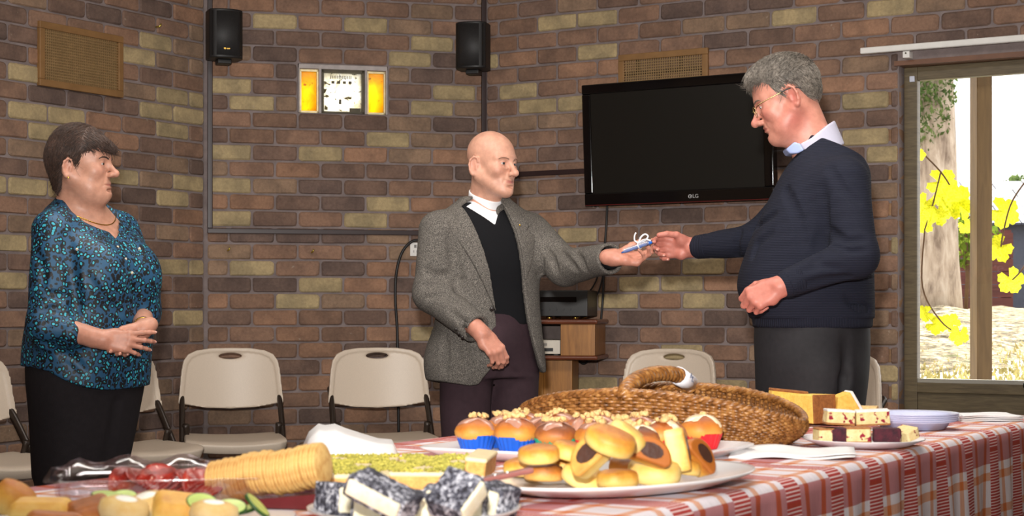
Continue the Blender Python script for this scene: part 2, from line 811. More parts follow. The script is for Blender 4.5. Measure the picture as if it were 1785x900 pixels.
def lay_bricks(wall, M, s0, s1, z0, z1, holes, buff, phase, forced):
    """stretcher bond as single brick objects where the frame sees them, one joined mesh elsewhere"""
    rest = MB()
    r0, r1 = int(math.floor((z0 - CAMZ) / CO)), int(math.ceil((z1 - CAMZ) / CO))
    n = 0
    for r in range(r0, r1):
        za, zb = CAMZ + r * CO, CAMZ + (r + 1) * CO
        if za < z0 - 1e-4 or zb > z1 + 1e-4:
            continue
        off = (0 if r % 2 else 0.5) * BL + phase * BL
        k = int(math.floor((s0 - off) / BL))
        while off + k * BL < s1:
            spans = [(max(s0, off + k * BL), min(s1, off + (k + 1) * BL))]
            k += 1
            for (ha, hb, hz0, hz1) in holes:
                new = []
                for a, b in spans:
                    if zb <= hz0 + 0.02 or za >= hz1 - 0.02 or b <= ha or a >= hb:
                        new.append((a, b))
                        continue
                    if a < ha:
                        new.append((a, ha))
                    if b > hb:
                        new.append((hb, b))
                spans = new
            for a, b in spans:
                if b - a < 0.035:
                    continue
                c = Vector(((a + b) / 2, 0, (za + zb) / 2))
                w = M @ c
                px, py = proj(w) if w.y > 0.5 else (-9e3, 0)
                me = brick_mesh(b - a, rnd.randrange(5))
                y = rnd.uniform(-0.0025, 0.0025)
                if -60 < px < 1845 and -25 < py < 870:
                    o = bpy.data.objects.new('brick', me)
                    link(o, wall)
                    o.location = (c.x, y, c.z)
                    o.rotation_euler = (0, rnd.uniform(-0.006, 0.006), 0)
                    if any(abs(px - q[0]) < (b - a) / BL * 38 and abs(py - q[1]) < 15 for q in buff):
                        col, j = BUFF, 0.08
                    elif rnd.random() < forced:
                        col, j = BUFF, 0.12
                    else:
                        col, j = rnd.choice(_pal), 0.12
                    g = 1 + rnd.uniform(-j, j)
                    o.color = tuple(x * g for x in lin(col)[:3]) + (1,)
                    n += 1
                else:
                    L, H = b - a - 0.011, CO - 0.01
                    rest.box((c.x - L / 2, 0, c.z - H / 2), (c.x + L / 2, 0.04, c.z + H / 2))
    if rest.v:
        o = rest.build('bricks_outside_view', BRICK, wall)
        o.color = lin((118, 90, 74))
        tag(o, kind='stuff')
    return n


def wall_slab(name, M, s0, s1, holes, thick=0.11):
    """mortar body of a wall with rectangular openings"""
    mb = MB()
    y0, y1 = 0.009, thick
    if holes:
        (ha, hb, hz0, hz1) = holes[0]
        mb.box((s0, y0, 0), (ha, y1, CEIL))
        mb.box((hb, y0, 0), (s1, y1, CEIL))
        mb.box((ha, y0, hz1), (hb, y1, CEIL))
        if hz0 > 0.01:
            mb.box((ha, y0, 0), (hb, y1, hz0))
    else:
        mb.box((s0, y0, 0), (s1, y1, CEIL))
    o = mb.build(name, MORTAR, None, M=M)
    return tag(o, kind='structure')


ML, MM, MR = T(*CL) @ RZ(AL), T(*CL) @ RZ(AM), T(*CR) @ RZ(AR)
W2 = (2 * BL, 4 * BL, CAMZ + 12 * CO, CAMZ + 15 * CO)     # small glass-block window in the middle face
WH = (2.243, 4.35, 0.0, CAMZ + 13.4 * CO)                 # garden window in the right face
buff_px = [(235, 92), (293, 196), (323, 202), (115, 195), (35, 120), (225, 306), (322, 230), (88, 325), (395, 150), (420, 265),
           (330, 320), (405, 322), (620, 48), (757, 82), (697, 105), (520, 95), (485, 38), (420, 180), (560, 270), (676, 245),
           (672, 357), (325, 348), (560, 495), (440, 467), (518, 525), (625, 382), (790, 195), (800, 165), (478, 580), (735, 585),
           (1050, 30), (1045, 88), (920, 160), (995, 183), (480, 636), (640, 662), (1110, 525), (1060, 680), (1575, 22), (1645, 38),
           (1560, 60), (1110, 495), (1030, 410), (1190, 497), (1560, 275), (30, 490), (25, 640), (395, 380), (1235, 520), (960, 410)]
wall_left = wall_slab('wall_left', ML, -4.2, 0.0, None)
wall_back = wall_slab('wall_back', MM, -0.06, MIDLEN + 0.06, [W2])
wall_right = wall_slab('wall_right', MR, 0.0, 5.0, [WH])
nb = [lay_bricks(wall_left, ML, -3.2, -0.006, 0.0, CEIL, [], buff_px, 0.0, 0.05),
      lay_bricks(wall_back, MM, 0.006, MIDLEN - 0.006, 0.0, CEIL, [W2], buff_px, 0.0, 0.03),
      lay_bricks(wall_right, MR, 0.006, 4.6, 0.0, CEIL, [WH], buff_px, 0.35, 0.05)]
# brick returns beside the garden window
for r in range(-12, 13):
    if CAMZ + (r + 1) * CO > WH[3] + 0.05:
        break
    o = bpy.data.objects.new('brick', brick_mesh(0.10, r % 5))
    link(o, wall_right)
    o.location = (WH[0], 0.052, CAMZ + (r + 0.5) * CO)
    o.rotation_euler = (0, 0, PI / 2)
    o.color = lin(rnd.choice([(140, 108, 84), (150, 118, 90), (128, 98, 80)]))

m = NT('floor_carpet')
nz = m.noise(220, 4)
m.color(m.ramp(nz.outputs[0], [(0.3, lin((70, 62, 58))), (0.7, lin((104, 92, 86)))]))
m.set(Roughness=0.95)
m.bump(nz.outputs[0], 0.4, 0.004)
FLOORM = m.m
PLASTER = simple('white_plaster', (214, 206, 194), 0.9, var=0.04, nscale=4)
tag(MB().box((-5.2, -3.2, -0.08), (5.2, 8.95, 0)).build('floor', FLOORM), kind='structure')
tag(MB().box((-5.4, -3.3, CEIL), (5.4, 9.1, CEIL + 0.08)).build('ceiling', PLASTER), kind='structure')
pl = ML @ Vector((-4.2, 0, 0))
pr = MR @ Vector((5.0, 0, 0))
PAINT = simple('painted_wall', (176, 150, 124), 0.9, var=0.05, nscale=3)
tag(MB().box((pl.x - 0.1, -3.0, 0), (pl.x, pl.y + 0.1, CEIL)).build('wall_left_side', PAINT), kind='structure')
tag(MB().box((pr.x, -3.0, 0), (pr.x + 0.1, pr.y + 0.1, CEIL)).build('wall_right_side', PAINT), kind='structure')
tag(MB().box((pl.x, -3.1, 0), (pr.x, -3.0, CEIL)).build('wall_front', PAINT), kind='structure')

# ---- garden window (in the right face): timber frame, glass, lower panel
TIMB = wood('olive_brown_timber', (84, 72, 52), (112, 98, 72), 0.45, (6, 6, 60))
GLASSM = NT('window_glass')
_tr = GLASSM.n('ShaderNodeBsdfTransparent')
_gl = GLASSM.n('ShaderNodeBsdfGlossy')
_gl.inputs['Roughness'].default_value = 0.02
_mx = GLASSM.n('ShaderNodeMixShader')
_mx.inputs[0].default_value = 0.05
GLASSM.link(_tr.outputs[0], _mx.inputs[1])
GLASSM.link(_gl.outputs[0], _mx.inputs[2])
GLASSM.link(_mx.outputs[0], GLASSM.out.inputs[0])
GLASS = GLASSM.m

win = bpy.data.objects.new('window_1', None)
win.matrix_basis = MR
link(win)
tag(win, kind='structure')
wa, wb, wt = WH[0] + 0.004, WH[1], WH[3] - 0.012
y0, y1 = 0.075, 0.125
zs = 0.70
MB().box((wa, y0, 0), (wa + 0.062, y1, wt)).build('frame', TIMB, win, bevel=0.003)
MB().box((wb - 0.062, y0, 0), (wb, y1, wt)).build('frame', TIMB, win, bevel=0.003)
MB().box((wa + 0.062, y0, wt - 0.062), (wb - 0.062, y1, wt)).build('frame', TIMB, win, bevel=0.003)
MB().box((wa + 0.062, y0 - 0.005, zs - 0.035), (wb - 0.062, y1, zs + 0.012)).build('sill', TIMB, win, bevel=0.003)
MB().box((wa + 0.062, y0 + 0.008, zs + 0.012), (wb - 0.062, y0 + 0.03, zs + 0.03)).build('sill_bead', simple('aluminium', (190, 188, 180), 0.35, 0.8, 0.05), win)
MB().box((wa + 0.062, y0 + 0.012, 0), (wb - 0.062, y1 - 0.01, zs - 0.035)).build('lower_panel', TIMB, win)
MB().box((wa - 0.02, -0.012, wt), (wb + 0.05, y1, wt + 0.022)).build('head_trim', wood('rust_timber', (96, 62, 44), (124, 84, 60)), win)
MB().box((wa + 0.055, 0.098, zs + 0.012), (wb - 0.055, 0.102, wt - 0.055)).build('pane', GLASS, win)
BLACKP = simple('black_plastic', (22, 21, 21), 0.45, var=0.1)
mb = MB().box((2.80, 0.045, zs + 0.0), (2.90, 0.078, zs + 0.02)).box((2.815, 0.03, zs + 0.015), (2.85, 0.07, zs + 0.035))
mb.tube([(2.83, 0.05, zs + 0.03), (2.86, 0.03, zs + 0.05), (2.92, 0.02, zs + 0.035)], 0.009, 8)
mb.build('latch', BLACKP, win, smooth=True)
MB().cbox((wa + 0.04, y0 - 0.004, wt - 0.055), (0.024, 0.012, 0.028)).build('sensor', simple('pale_plastic', (196, 200, 214), 0.4), win, bevel=0.003)

# ---- small glass-block window in the middle face
w2 = bpy.data.objects.new('window_2', None)
w2.matrix_basis = MM
link(w2)
tag(w2, kind='structure')
GROUT = simple('grey_grout', (178, 170, 168), 0.9, bump=0.4, bscale=120)


def glass_pane_mat(name, c1, c2, dark, scale, dens):
    m = NT(name)
    v = m.mapping((1, 0.2, 1))
    nz = m.noise(scale, 4, 0.6, v, 1.0)
    nz2 = m.noise(scale * 2.3, 3, 0.5, v, 0.6)
    c = m.ramp(nz.outputs[0], [(0.32, lin(c2)), (0.6, lin(c1))])
    c = m.mix(c, lin(dark), m.ramp(nz2.outputs[0], [(dens, (1, 1, 1)), (dens + 0.05, (0, 0, 0))]))
    tl = m.n('ShaderNodeBsdfTranslucent')
    gl = m.n('ShaderNodeBsdfGlossy')
    gl.inputs['Roughness'].default_value = 0.12
    mx = m.n('ShaderNodeMixShader')
    mx.inputs[0].default_value = 0.06
    m.link(c, tl.inputs[0])
    m.link(tl.outputs[0], mx.inputs[1])
    m.link(gl.outputs[0], mx.inputs[2])
    m.link(mx.outputs[0], m.out.inputs[0])
    return m.m


AMBER = glass_pane_mat('amber_glass', (255, 226, 10), (252, 190, 4), (150, 96, 8), 14, 0.30)
CLEARB = glass_pane_mat('clear_block_glass', (255, 255, 250), (214, 206, 176), (70, 64, 44), 16, 0.36)
sa, sb, za, zb = W2
fr = MB()
fr.box((sa + 0.004, -0.004, zb - 0.026), (sb - 0.004, 0.10, zb - 0.002))
for (a, b) in ((sa + 0.002, sa + 0.010), (sa + 0.108, sa + 0.122), (sb - 0.122, sb - 0.110), (sb - 0.012, sb - 0.002)):
    fr.box((a, -0.002, za), (b, 0.10, zb - 0.02))
fr.build('grout_frame', GROUT, w2, bevel=0.003)
METB = simple('brass_came', (205, 190, 150), 0.3, 0.6, 0.15)
for (a, b, top) in ((sa + 0.011, sa + 0.107, 0.030), (sb - 0.109, sb - 0.013, 0.030)):
    MB().box((a + 0.008, 0.03, za + 0.012), (b - 0.008, 0.045, zb - top - 0.008)).build('amber_pane', AMBER, w2)
    c = MB()
    c.box((a, 0.012, za + 0.002), (a + 0.008, 0.05, zb - top)).box((b - 0.008, 0.012, za + 0.002), (b, 0.05, zb - top))
    c.box((a, 0.012, za + 0.002), (b, 0.05, za + 0.012)).box((a, 0.012, zb - top - 0.009), (b, 0.05, zb - top + 0.002))
    c.build('came', METB, w2)
a, b = sa + 0.124, sb - 0.124
MB().box((a + 0.012, 0.045, za + 0.012), (b - 0.012, 0.06, zb - 0.04)).build('clear_pane', CLEARB, w2)
LEADM = simple('dark_lead', (70, 62, 44), 0.5, 0.3, 0.2)
c = MB()
c.box((a, 0.01, za + 0.004), (a + 0.012, 0.07, zb - 0.026)).box((b - 0.012, 0.01, za + 0.004), (b, 0.07, zb - 0.026))
c.box((a, 0.01, za + 0.002), (b, 0.07, za + 0.012)).box((a, 0.01, zb - 0.040), (b, 0.07, zb - 0.026))
c.build('block_frame', LEADM, w2)
c = MB()
for i in range(13):
    x = a + 0.05 + i * 0.0088
    c.box((x, 0.042, zb - 0.068), (x + 0.0035, 0.046, zb - 0.052))
for i in range(4):
    x = a + 0.055 + i * 0.03
    c.box((x, 0.042, zb - 0.094), (x + 0.016, 0.046, zb - 0.080))
c.box((a + 0.095, 0.042, za + 0.055), (a + 0.107, 0.046, za + 0.08)).box((a + 0.150, 0.042, za + 0.013), (b - 0.014, 0.046, za + 0.035))
c.build('mould_marks', LEADM, w2)

# ------------------------------------------------------------------ garden outside
m = NT('leaf_litter')
nz = m.noise(3.0, 6, 0.7)
n2 = m.noise(14, 5, 0.75)
c = m.ramp(n2.outputs[0], [(0.40, lin((52, 50, 30))), (0.52, lin((164, 148, 116))), (0.7, lin((232, 222, 200)))])
c = m.mix(c, lin((96, 112, 40)), m.ramp(nz.outputs[0], [(0.58, (0, 0, 0)), (0.66, (0.7, 0.7, 0.7))]))
m.color(c)
m.set(Roughness=0.9)
m.bump(n2.outputs[0], 0.9, 0.05)
LITTER = m.m
gd = MB()
rows = []
for i in range(41):
    Y = 7.2 + i * 0.45
    row = []
    for j in range(31):
        X = -5 + j * 0.5
        z = 0.52 + max(0, min(1, (Y - 8.3) / 5.2)) * 0.52 + 0.03 * math.sin(X * 3.1 + Y * 1.7) + 0.025 * math.sin(X * 7.3 - Y * 4.1)
        row.append((X, Y, z))
    rows.append(row)
# only outside the walls: the sheet starts beyond the three faces
rows = [[p if (p[0] - CR.x) * 0.509 + (p[1] - CR.y) * 0.861 > 0.25 and (p[0] - CL.x) * -0.233 + (p[1] - CL.y) * 0.972 > 0.25 else (p[0], p[1], -0.6) for p in r] for r in rows]
keep = MB()
for i in range(40):
    for j in range(30):
        q = [rows[i][j], rows[i][j + 1], rows[i + 1][j + 1], rows[i + 1][j]]
        if all(p[2] > -0.5 for p in q):
            keep.add(q, [(0, 1, 2, 3)])
gbm = keep.build('garden_ground', LITTER, smooth=True)
tag(gbm, kind='structure')


def gz(Y):
    return 0.52 + max(0, min(1, (Y - 8.3) / 5.2)) * 0.52


POSTM = wood('verandah_timber', (100, 78, 46), (128, 102, 62), 0.6, (20, 20, 2))
p = P(1710, 540, 9.35)
post = thing('verandah_post', 'square timber post standing outside behind the window glass', 'post', (p.x, p.y, 0.0), math.radians(10))
MB().box((-0.046, -0.046, 0.4), (0.046, 0.046, 2.56)).build('shaft', POSTM, post, bevel=0.004)
MB().box((-0.065, -0.065, 0.4), (0.065, 0.065, 0.62)).build('foot_bracket', simple('galvanised', (130, 130, 128), 0.4, 0.8), post)
vr = MB().box((1.3, 0.12, 2.56), (5.6, 1.75, 2.62))  # unseen roof above the post, added to keep sun out of the window
tag(vr.build('added_shade_roof', POSTM, M=MR), kind='structure')

BARK = NT('pale_bark')
v = BARK.mapping((7, 7, 1.6))
nz = BARK.noise(2.2, 6, 0.65, v, 0.4)
BARK.color(BARK.ramp(nz.outputs[0], [(0.3, lin((104, 88, 76))), (0.5, lin((168, 152, 136))), (0.75, lin((204, 192, 178)))]))
BARK.set(Roughness=0.9)
BARK.bump(nz.outputs[0], 0.6, 0.02)
BARK = BARK.m


def leaf_mat(name, c1, c2, trans=0.6):
    m = NT(name)
    nz = m.noise(9, 3)
    c = m.ramp(nz.outputs[0], [(0.3, lin(c1)), (0.7, lin(c2))])
    df = m.n('ShaderNodeBsdfDiffuse')
    tl = m.n('ShaderNodeBsdfTranslucent')
    mx = m.n('ShaderNodeMixShader')
    mx.inputs[0].default_value = trans
    m.link(c, df.inputs[0])
    m.link(c, tl.inputs[0])
    m.link(df.outputs[0], mx.inputs[1])
    m.link(tl.outputs[0], mx.inputs[2])
    m.link(mx.outputs[0], m.out.inputs[0])
    return m.m


YLEAF = leaf_mat('yellow_vine_leaf', (170, 186, 26), (244, 236, 64), 0.7)
GLEAF = leaf_mat('green_leaf', (64, 88, 50), (120, 138, 84), 0.4)
BLEAF = leaf_mat('bush_leaf', (70, 104, 40), (140, 160, 60), 0.5)


def leaf_cloud(n, centre, size, leaf, mat_, name, parent, seed):
    rr = random.Random(seed)
    mb = MB()
    for _ in range(n):
        while True:
            q = Vector((rr.uniform(-1, 1), rr.uniform(-1, 1), rr.uniform(-1, 1)))
            if q.length < 1:
                break
        c = Vector(centre) + Vector((q.x * size[0], q.y * size[1], q.z * size[2]))
        Rm = Euler((rr.uniform(0, 6.3), rr.uniform(0, 6.3), rr.uniform(0, 6.3))).to_matrix().to_4x4()
        s = leaf * rr.uniform(0.6, 1.3)
        mb.add([(-s, 0, 0), (0, -s * 0.5, s * 0.15), (s, 0, 0), (0, s * 0.5, s * 0.15)], [(0, 1, 2), (0, 2, 3)], T(*c) @ Rm)
    o = mb.build(name, mat_, parent)
    return tag(o, kind='stuff')


tb = P(1632, 555, 14.0)
tree = thing('garden_tree', 'pale barked tree trunk with ivy around its top, outside the window', 'tree', (tb.x, tb.y, gz(14) - 0.05))
pts, rs = [], []
for i in range(15):
    t = i / 14
    pts.append((0.02 * math.sin(t * 5) - 0.02 * t, 0, t * 3.4))
    rs.append(0.175 - 0.045 * t + (0.05 * (1 - t * 6) if t < 0.16 else 0))
MB().tube(pts, rs, 14).build('trunk', BARK, tree, smooth=True)
mb = MB()
for (z, a, l) in ((1.9, 0.3, 1.0), (2.4, 2.2, 1.2), (2.8, -1.1, 1.1), (3.1, 1.2, 1.3)):
    mb.tube(bez([(0, 0, z), (l * 0.4 * math.cos(a), l * 0.4 * math.sin(a), z + 0.35), (l * math.cos(a), l * math.sin(a), z + 0.9)], 5), 0.035, 6)
mb.build('branches', BARK, tree, smooth=True)
leaf_cloud(2600, (-0.08, -0.05, 1.98), (0.24, 0.24, 0.62), 0.024, GLEAF, 'foliage', tree, 5)
leaf_cloud(2200, (-0.3, 0.2, 4.0), (1.3, 1.2, 0.7), 0.05, GLEAF, 'foliage', tree, 6)

# grape vine hanging across the window, each big leaf its own part
vine = thing('grape_vine', 'bare vine with large sunlit yellow leaves hanging outside the window', 'vine', (P(1660, 300, 9.9).x, 9.9, 2.45))
LEAF = []
for i in range(40):
    a = 2 * PI * i / 40
    r_ = 0.70 + 0.20 * abs(math.cos(2.5 * a)) + 0.06 * math.cos(15 * a)
    if abs(a - PI) < 0.3:
        r_ *= 0.45
    LEAF.append((r_ * math.cos(a), r_ * math.sin(a)))


def vine_leaf(px, py, Y, size, rot, tilt, mat_):
    mb = MB()
    vs = [(0, 0, 0.1)] + [(x, y, -0.15 * (x * x + y * y) + 0.05 * math.sin(5 * x)) for x, y in LEAF]
    n = len(LEAF)
    fs = [(0, 1 + i, 1 + (i + 1) % n) for i in range(n)]
    mb.add(vs, fs)
    q = P(px, py, Y) - vine.location
    M = T(*q) @ Euler((PI / 2 + tilt, rot, tilt * 0.7)).to_matrix().to_4x4() @ Matrix.Diagonal((size, size, size, 1))
    return mb.build('leaf', mat_, vine, smooth=True, M=M)


for (px, py, s, rot) in ((1643, 318, 24, 0.3), (1637, 372, 19, 1.3), (1612, 356, 18, 2.1), (1611, 388, 17, 3.3), (1669, 350, 27, 4.2), (1678, 362, 20, 5.0),
                         (1684, 395, 12, 0.9), (1621, 378, 17, 5.2), (1750, 370, 25, 0.5), (1741, 432, 23, 2.5), (1763, 490, 21, 1.0), (1613, 546, 14, 2.9),
                         (1632, 566, 16, 0.4), (1658, 563, 15, 3.9), (1673, 585, 16, 1.7), (1640, 345, 12, 2.0), (1604, 270, 9, 1.2)):
    Y = 9.7 + rnd.uniform(-0.15, 0.35)
    vine_leaf(px, py, Y, s * Y / F * 1.3, rot, rnd.uniform(-0.5, 0.5), YLEAF)
STEMM = simple('vine_stem', (92, 66, 40), 0.8, bump=0.3)
stem = MB()
loc = vine.location
for path in ([(1590, 250), (1640, 300), (1668, 345), (1690, 380)], [(1640, 300), (1625, 360), (1612, 400)], [(1800, 300), (1765, 350), (1750, 400), (1745, 430)],
             [(1800, 440), (1782, 470), (1765, 488)], [(1612, 400), (1608, 500), (1640, 560), (1675, 585)]):
    stem.tube([q - loc for q in bez([P(a, b, 9.78) for a, b in path], 6)], 0.005, 6)
stem.tube([q - loc for q in bez([P(1560, 60, 9.78), P(1590, 250, 9.78)], 6)] , 0.007, 6)
stem.tube([q - loc for q in bez([P(1830, 60, 9.78), P(1815, 250, 9.78), P(1800, 300, 9.78), P(1800, 440, 9.78)], 6)], 0.007, 6)
stem.build('stem', STEMM, vine, smooth=True)

# fence of dark red boards, shed with tiled roof, bush, far tree
FENCEM = wood('dark_red_board', (70, 34, 34), (104, 54, 50), 0.8, (2, 2, 30))
fb = P(1700, 545, 16.0)
fence = thing('garden_fence', 'dark red board fence at the back of the garden', 'fence', (fb.x, fb.y, 0.9))
for i in range(7):
    MB().box((-2.2, -0.012, 0.02 + i * 0.125), (0.36, 0.012, 0.02 + i * 0.125 + 0.118)).build('board', FENCEM, fence)
for x in (-2.1, -0.9, 0.3):
    MB().box((x - 0.05, 0.012, -0.1), (x + 0.05, 0.11, 0.92)).build('post', FENCEM, fence)
sb_ = P(1775, 545, 17.0)
shed = thing('garden_shed', 'dark blue grey shed with a tiled roof beyond the fence', 'shed', (sb_.x, sb_.y, 0.9))
MB().box((-0.35, 0, -0.1), (3.2, 2.0, 1.05)).build('shed_wall', simple('shed_paint', (70, 76, 92), 0.8, bump=0.2), shed)
TILEM = simple('slate_tile', (74, 82, 104), 0.7, var=0.3, nscale=6)
for r in range(5):
    for c_ in range(13):
        x = -1.2 + c_ * 0.34 + (r % 2) * 0.17
        Mt = T(x, -0.12 + r * 0.22, 1.02 + r * 0.10) @ Matrix.Rotation(math.radians(24), 4, 'X')
        MB().box((-0.165, -0.02, 0), (0.165, 0.25, 0.02), Mt).build('roof_tile', TILEM, shed)
bq = P(1683, 425, 15.2)
bush = thing('garden_bush', 'small bright green bush growing in front of the red fence', 'bush', (bq.x, bq.y, gz(15)))
MB().tube([(0, 0, -0.05), (0.02, 0, 0.3), (0, 0, 0.7)], 0.02, 6).build('stem', STEMM, bush, smooth=True)
leaf_cloud(420, (0.05, 0, 0.68), (0.27, 0.25, 0.30), 0.045, BLEAF, 'foliage', bush, 8)
fq = P(1800, 330, 26)
ft = thing('far_tree', 'dark round tree above the shed roof, far outside the window', 'tree', (fq.x, fq.y, 1.0))
MB().tube([(0, 0, -0.1), (0, 0, 1.4)], 0.1, 8).build('trunk', BARK, ft, smooth=True)
leaf_cloud(900, (0, 0, 1.75), (0.62, 0.5, 0.42), 0.07, GLEAF, 'foliage', ft, 9)
GRASSM = leaf_mat('dry_grass', (150, 140, 84), (196, 184, 126), 0.4)
mb = MB()
rr = random.Random(77)
for _ in range(600):
    q = P(rr.choice((1622, 1660, 1690, 1755, 1612, 1775, 1735, 1800)) + rr.gauss(0, 14), 540, 9.4 + abs(rr.gauss(0, 0.9)))
    z = gz(q.y)
    h_, d_ = rr.uniform(0.02, 0.06), rr.uniform(0, 6.28)
    e = Vector((math.cos(d_), math.sin(d_), 0)) * 0.012
    l_ = Vector((rr.uniform(-0.03, 0.03), rr.uniform(-0.03, 0.03), h_))
    p0 = Vector((q.x, q.y, z - 0.02))
    mb.add([p0 - e, p0 + e, p0 + l_], [(0, 1, 2)])
tag(mb.build('grass', GRASSM, None), 'dry grass tufts growing in the leaf litter outside the window', 'grass', kind='stuff')

# ------------------------------------------------------------------ things fixed to the walls
VENTM = simple('tan_painted_metal', (140, 104, 64), 0.5, 0.1, 0.12, 20)
VENTG = simple('tan_grille', (142, 114, 76), 0.6, 0.1, 0.1, 20)
VENTB = simple('vent_dark', (40, 30, 22), 0.9)


def air_vent(M, s0, s1, z0, z1, label):
    o = thing('air_vent', label, 'vent')
    o.matrix_basis = M @ T((s0 + s1) / 2, 0, z0)
    w, h = s1 - s0, z1 - z0
    t = 0.032
    fr = MB()
    fr.box((-w / 2, -0.018, 0), (w / 2, 0.004, t)).box((-w / 2, -0.018, h - t), (w / 2, 0.004, h))
    fr.box((-w / 2, -0.018, t), (-w / 2 + t, 0.004, h - t)).box((w / 2 - t, -0.018, t), (w / 2, 0.004, h - t))
    fr.build('frame', VENTM, o, bevel=0.003)
    MB().box((-w / 2 + t, 0.0, t), (w / 2 - t, 0.004, h - t)).build('back_plate', VENTB, o)
    g = MB()
    iw, ih = w - 2 * t, h - 2 * t
    nx, nz_ = int(iw / 0.0125), int(ih / 0.0125)
    for i in range(1, nx):
        x = -iw / 2 + i * iw / nx
        g.box((x - 0.0024, -0.012, t), (x + 0.0024, -0.004, h - t))
    for j in range(1, nz_):
        z = t + j * ih / nz_
        g.box((-iw / 2, -0.013, z - 0.0024), (iw / 2, -0.005, z + 0.0024))
    tag(g.build('grille', VENTG, o), kind='stuff')
    return o


def wall_s(M, px):
    """distance along a wall face at which the pixel column px meets it"""
    o, x = M.translation, M.to_3x3() @ Vector((1, 0, 0))
    q = (px - CX) / F
    return (q * o.y - o.x) / (x.x - q * x.y)


def wall_z(M, px, py):
    w = M @ Vector((wall_s(M, px), 0, 0))
    return CAMZ - (py - HY) * w.y / F


air_vent(ML, wall_s(ML, 65), wall_s(ML, 211), wall_z(ML, 137, 160), wall_z(ML, 137, 50), 'brown square-mesh air vent high on the left brick wall')
air_vent(MR, wall_s(MR, 1080), wall_s(MR, 1236), wall_z(MR, 1158, 195), wall_z(MR, 1158, 90), 'brown air vent half hidden behind the top of the television')

SPKM = simple('speaker_black', (26, 25, 26), 0.5, var=0.1)
SPKG = NT('speaker_grille_cloth')
_v = SPKG.n('ShaderNodeTexVoronoi')
_v.inputs['Scale'].default_value = 420
SPKG.link(SPKG.coord(), _v.inputs['Vector'])
SPKG.color(SPKG.ramp(_v.outputs[0], [(0.2, lin((14, 14, 15))), (0.6, lin((40, 39, 40)))]))
SPKG.set(Roughness=0.6)
SPKG = SPKG.m
GOLD = simple('gold_metal', (212, 172, 84), 0.25, 1.0, 0.05)


def speaker(px0, px1, py0, py1, Y, yaw, label, badge):
    c = P((px0 + px1) / 2, py1, Y)
    o = thing('wall_speaker', label, 'speaker', c, yaw, 'black loudspeakers on the wall')
    w, h, d = (px1 - px0) * Y / F * 0.96, (py1 - py0) * Y / F, 0.14
    outline = [(-w / 2, 0.05), (-w / 2, -0.045), (-w * 0.36, -0.068), (-w * 0.15, -0.078), (w * 0.15, -0.078), (w * 0.36, -0.068), (w / 2, -0.045), (w / 2, 0.05), (w * 0.3, 0.075), (-w * 0.3, 0.075)]
    MB().prism(list(reversed(outline)) if False else outline, 0.0, h).build('cabinet', SPKM, o, bevel=0.006)
    g = MB()
    rows = []
    for k in range(9):
        t = -1 + 2 * k / 8
        rows.append([(t * w * 0.43, -0.0805 + 0.022 * t * t * 1.15, 0.012), (t * w * 0.43, -0.0805 + 0.022 * t * t * 1.15, h - 0.012)])
    g.grid(rows)
    gg = g.build('grille', SPKG, o, smooth=True)
    sm = gg.modifiers.new('thick', 'SOLIDIFY')
    sm.thickness = 0.003
    MB().box((-0.035, -0.02, -0.022), (0.035, 0.05, 0.0)).build('bracket_foot', SPKM, o, bevel=0.004)
    MB().box((-0.02, 0.06, h * 0.40), (0.02, 0.15, h * 0.60)).build('wall_bracket', SPKM, o, bevel=0.003)
    if badge:
        MB().box((-0.004, -0.0838, 0.041), (0.012, -0.082, 0.047)).build('badge', GOLD, o)
        MB().box((-0.018, -0.0838, 0.040), (-0.008, -0.082, 0.049)).build('badge_mark', GOLD, o)
    return o


speaker(360, 421, 19, 104, 8.36, math.radians(22), 'black loudspeaker with gold badge, at the left corner of the walls', True)
speaker(796, 853, 41, 122, 8.66, math.radians(-14), 'black loudspeaker without badge, right of the amber window', False)

# cable ducts (dark brown trunking)
DUCT = simple('brown_cable_duct', (50, 35, 35), 0.38, var=0.08, spec=0.35)


def duct(M, a, b, label, w=0.026):
    (s0, z0), (s1, z1) = a, b
    mb = MB()
    if abs(s1 - s0) > abs(z1 - z0):
        mb.box((s0, -0.016, z0 - w / 2), (s1, 0.004, z0 + w / 2))
    else:
        mb.box((s0 - w / 2, -0.016, min(z0, z1)), (s0 + w / 2, 0.004, max(z0, z1)))
    o = mb.build('cable_duct', DUCT, None, bevel=0.003)
    o.matrix_basis = M
    return tag(o, label, 'cable duct')


zt = wall_z(MM, 500, 404)
s_l, s_r = wall_s(MM, 366), wall_s(MM, 843)
duct(MM, (s_l, zt + 0.013), (s_l, CEIL), 'dark brown vertical cable duct below the badged loudspeaker')
duct(MM, (s_l - 0.013, zt), (s_r - 0.015, zt), 'dark brown horizontal cable duct running under the amber window')
duct(MM, (s_r, zt + 0.013), (s_r, CEIL), 'dark brown vertical cable duct above the bald man')
duct(MR, (0.02, wall_z(MR, 950, 302)), (wall_s(MR, 1040), wall_z(MR, 950, 302)), 'short dark brown cable duct leading to the television')

# wall socket and its cable
WHITEP = simple('white_plastic', (232, 230, 226), 0.35, var=0.03)
so = thing('power_socket', 'white wall socket beside the elbow of the man in the grey jacket', 'socket')
so.matrix_basis = MM @ T(wall_s(MM, 733), 0, wall_z(MM, 733, 447))
MB().box((-0.057, -0.012, 0), (0.057, 0.004, 0.072)).build('plate', WHITEP, so, bevel=0.003)
mb = MB()
for x in (-0.03, 0.03):
    mb.cbox((x, -0.013, 0.052), (0.012, 0.004, 0.016))
    mb.cbox((x - 0.008, -0.0125, 0.025), (0.003, 0.003, 0.012)).cbox((x + 0.008, -0.0125, 0.025), (0.003, 0.003, 0.012))
mb.build('switches', simple('socket_slots', (120, 118, 116), 0.5), so)


def wall_pt(M, px, py, off=-0.02):
    return M @ Vector((wall_s(M, px), off, wall_z(M, px, py)))


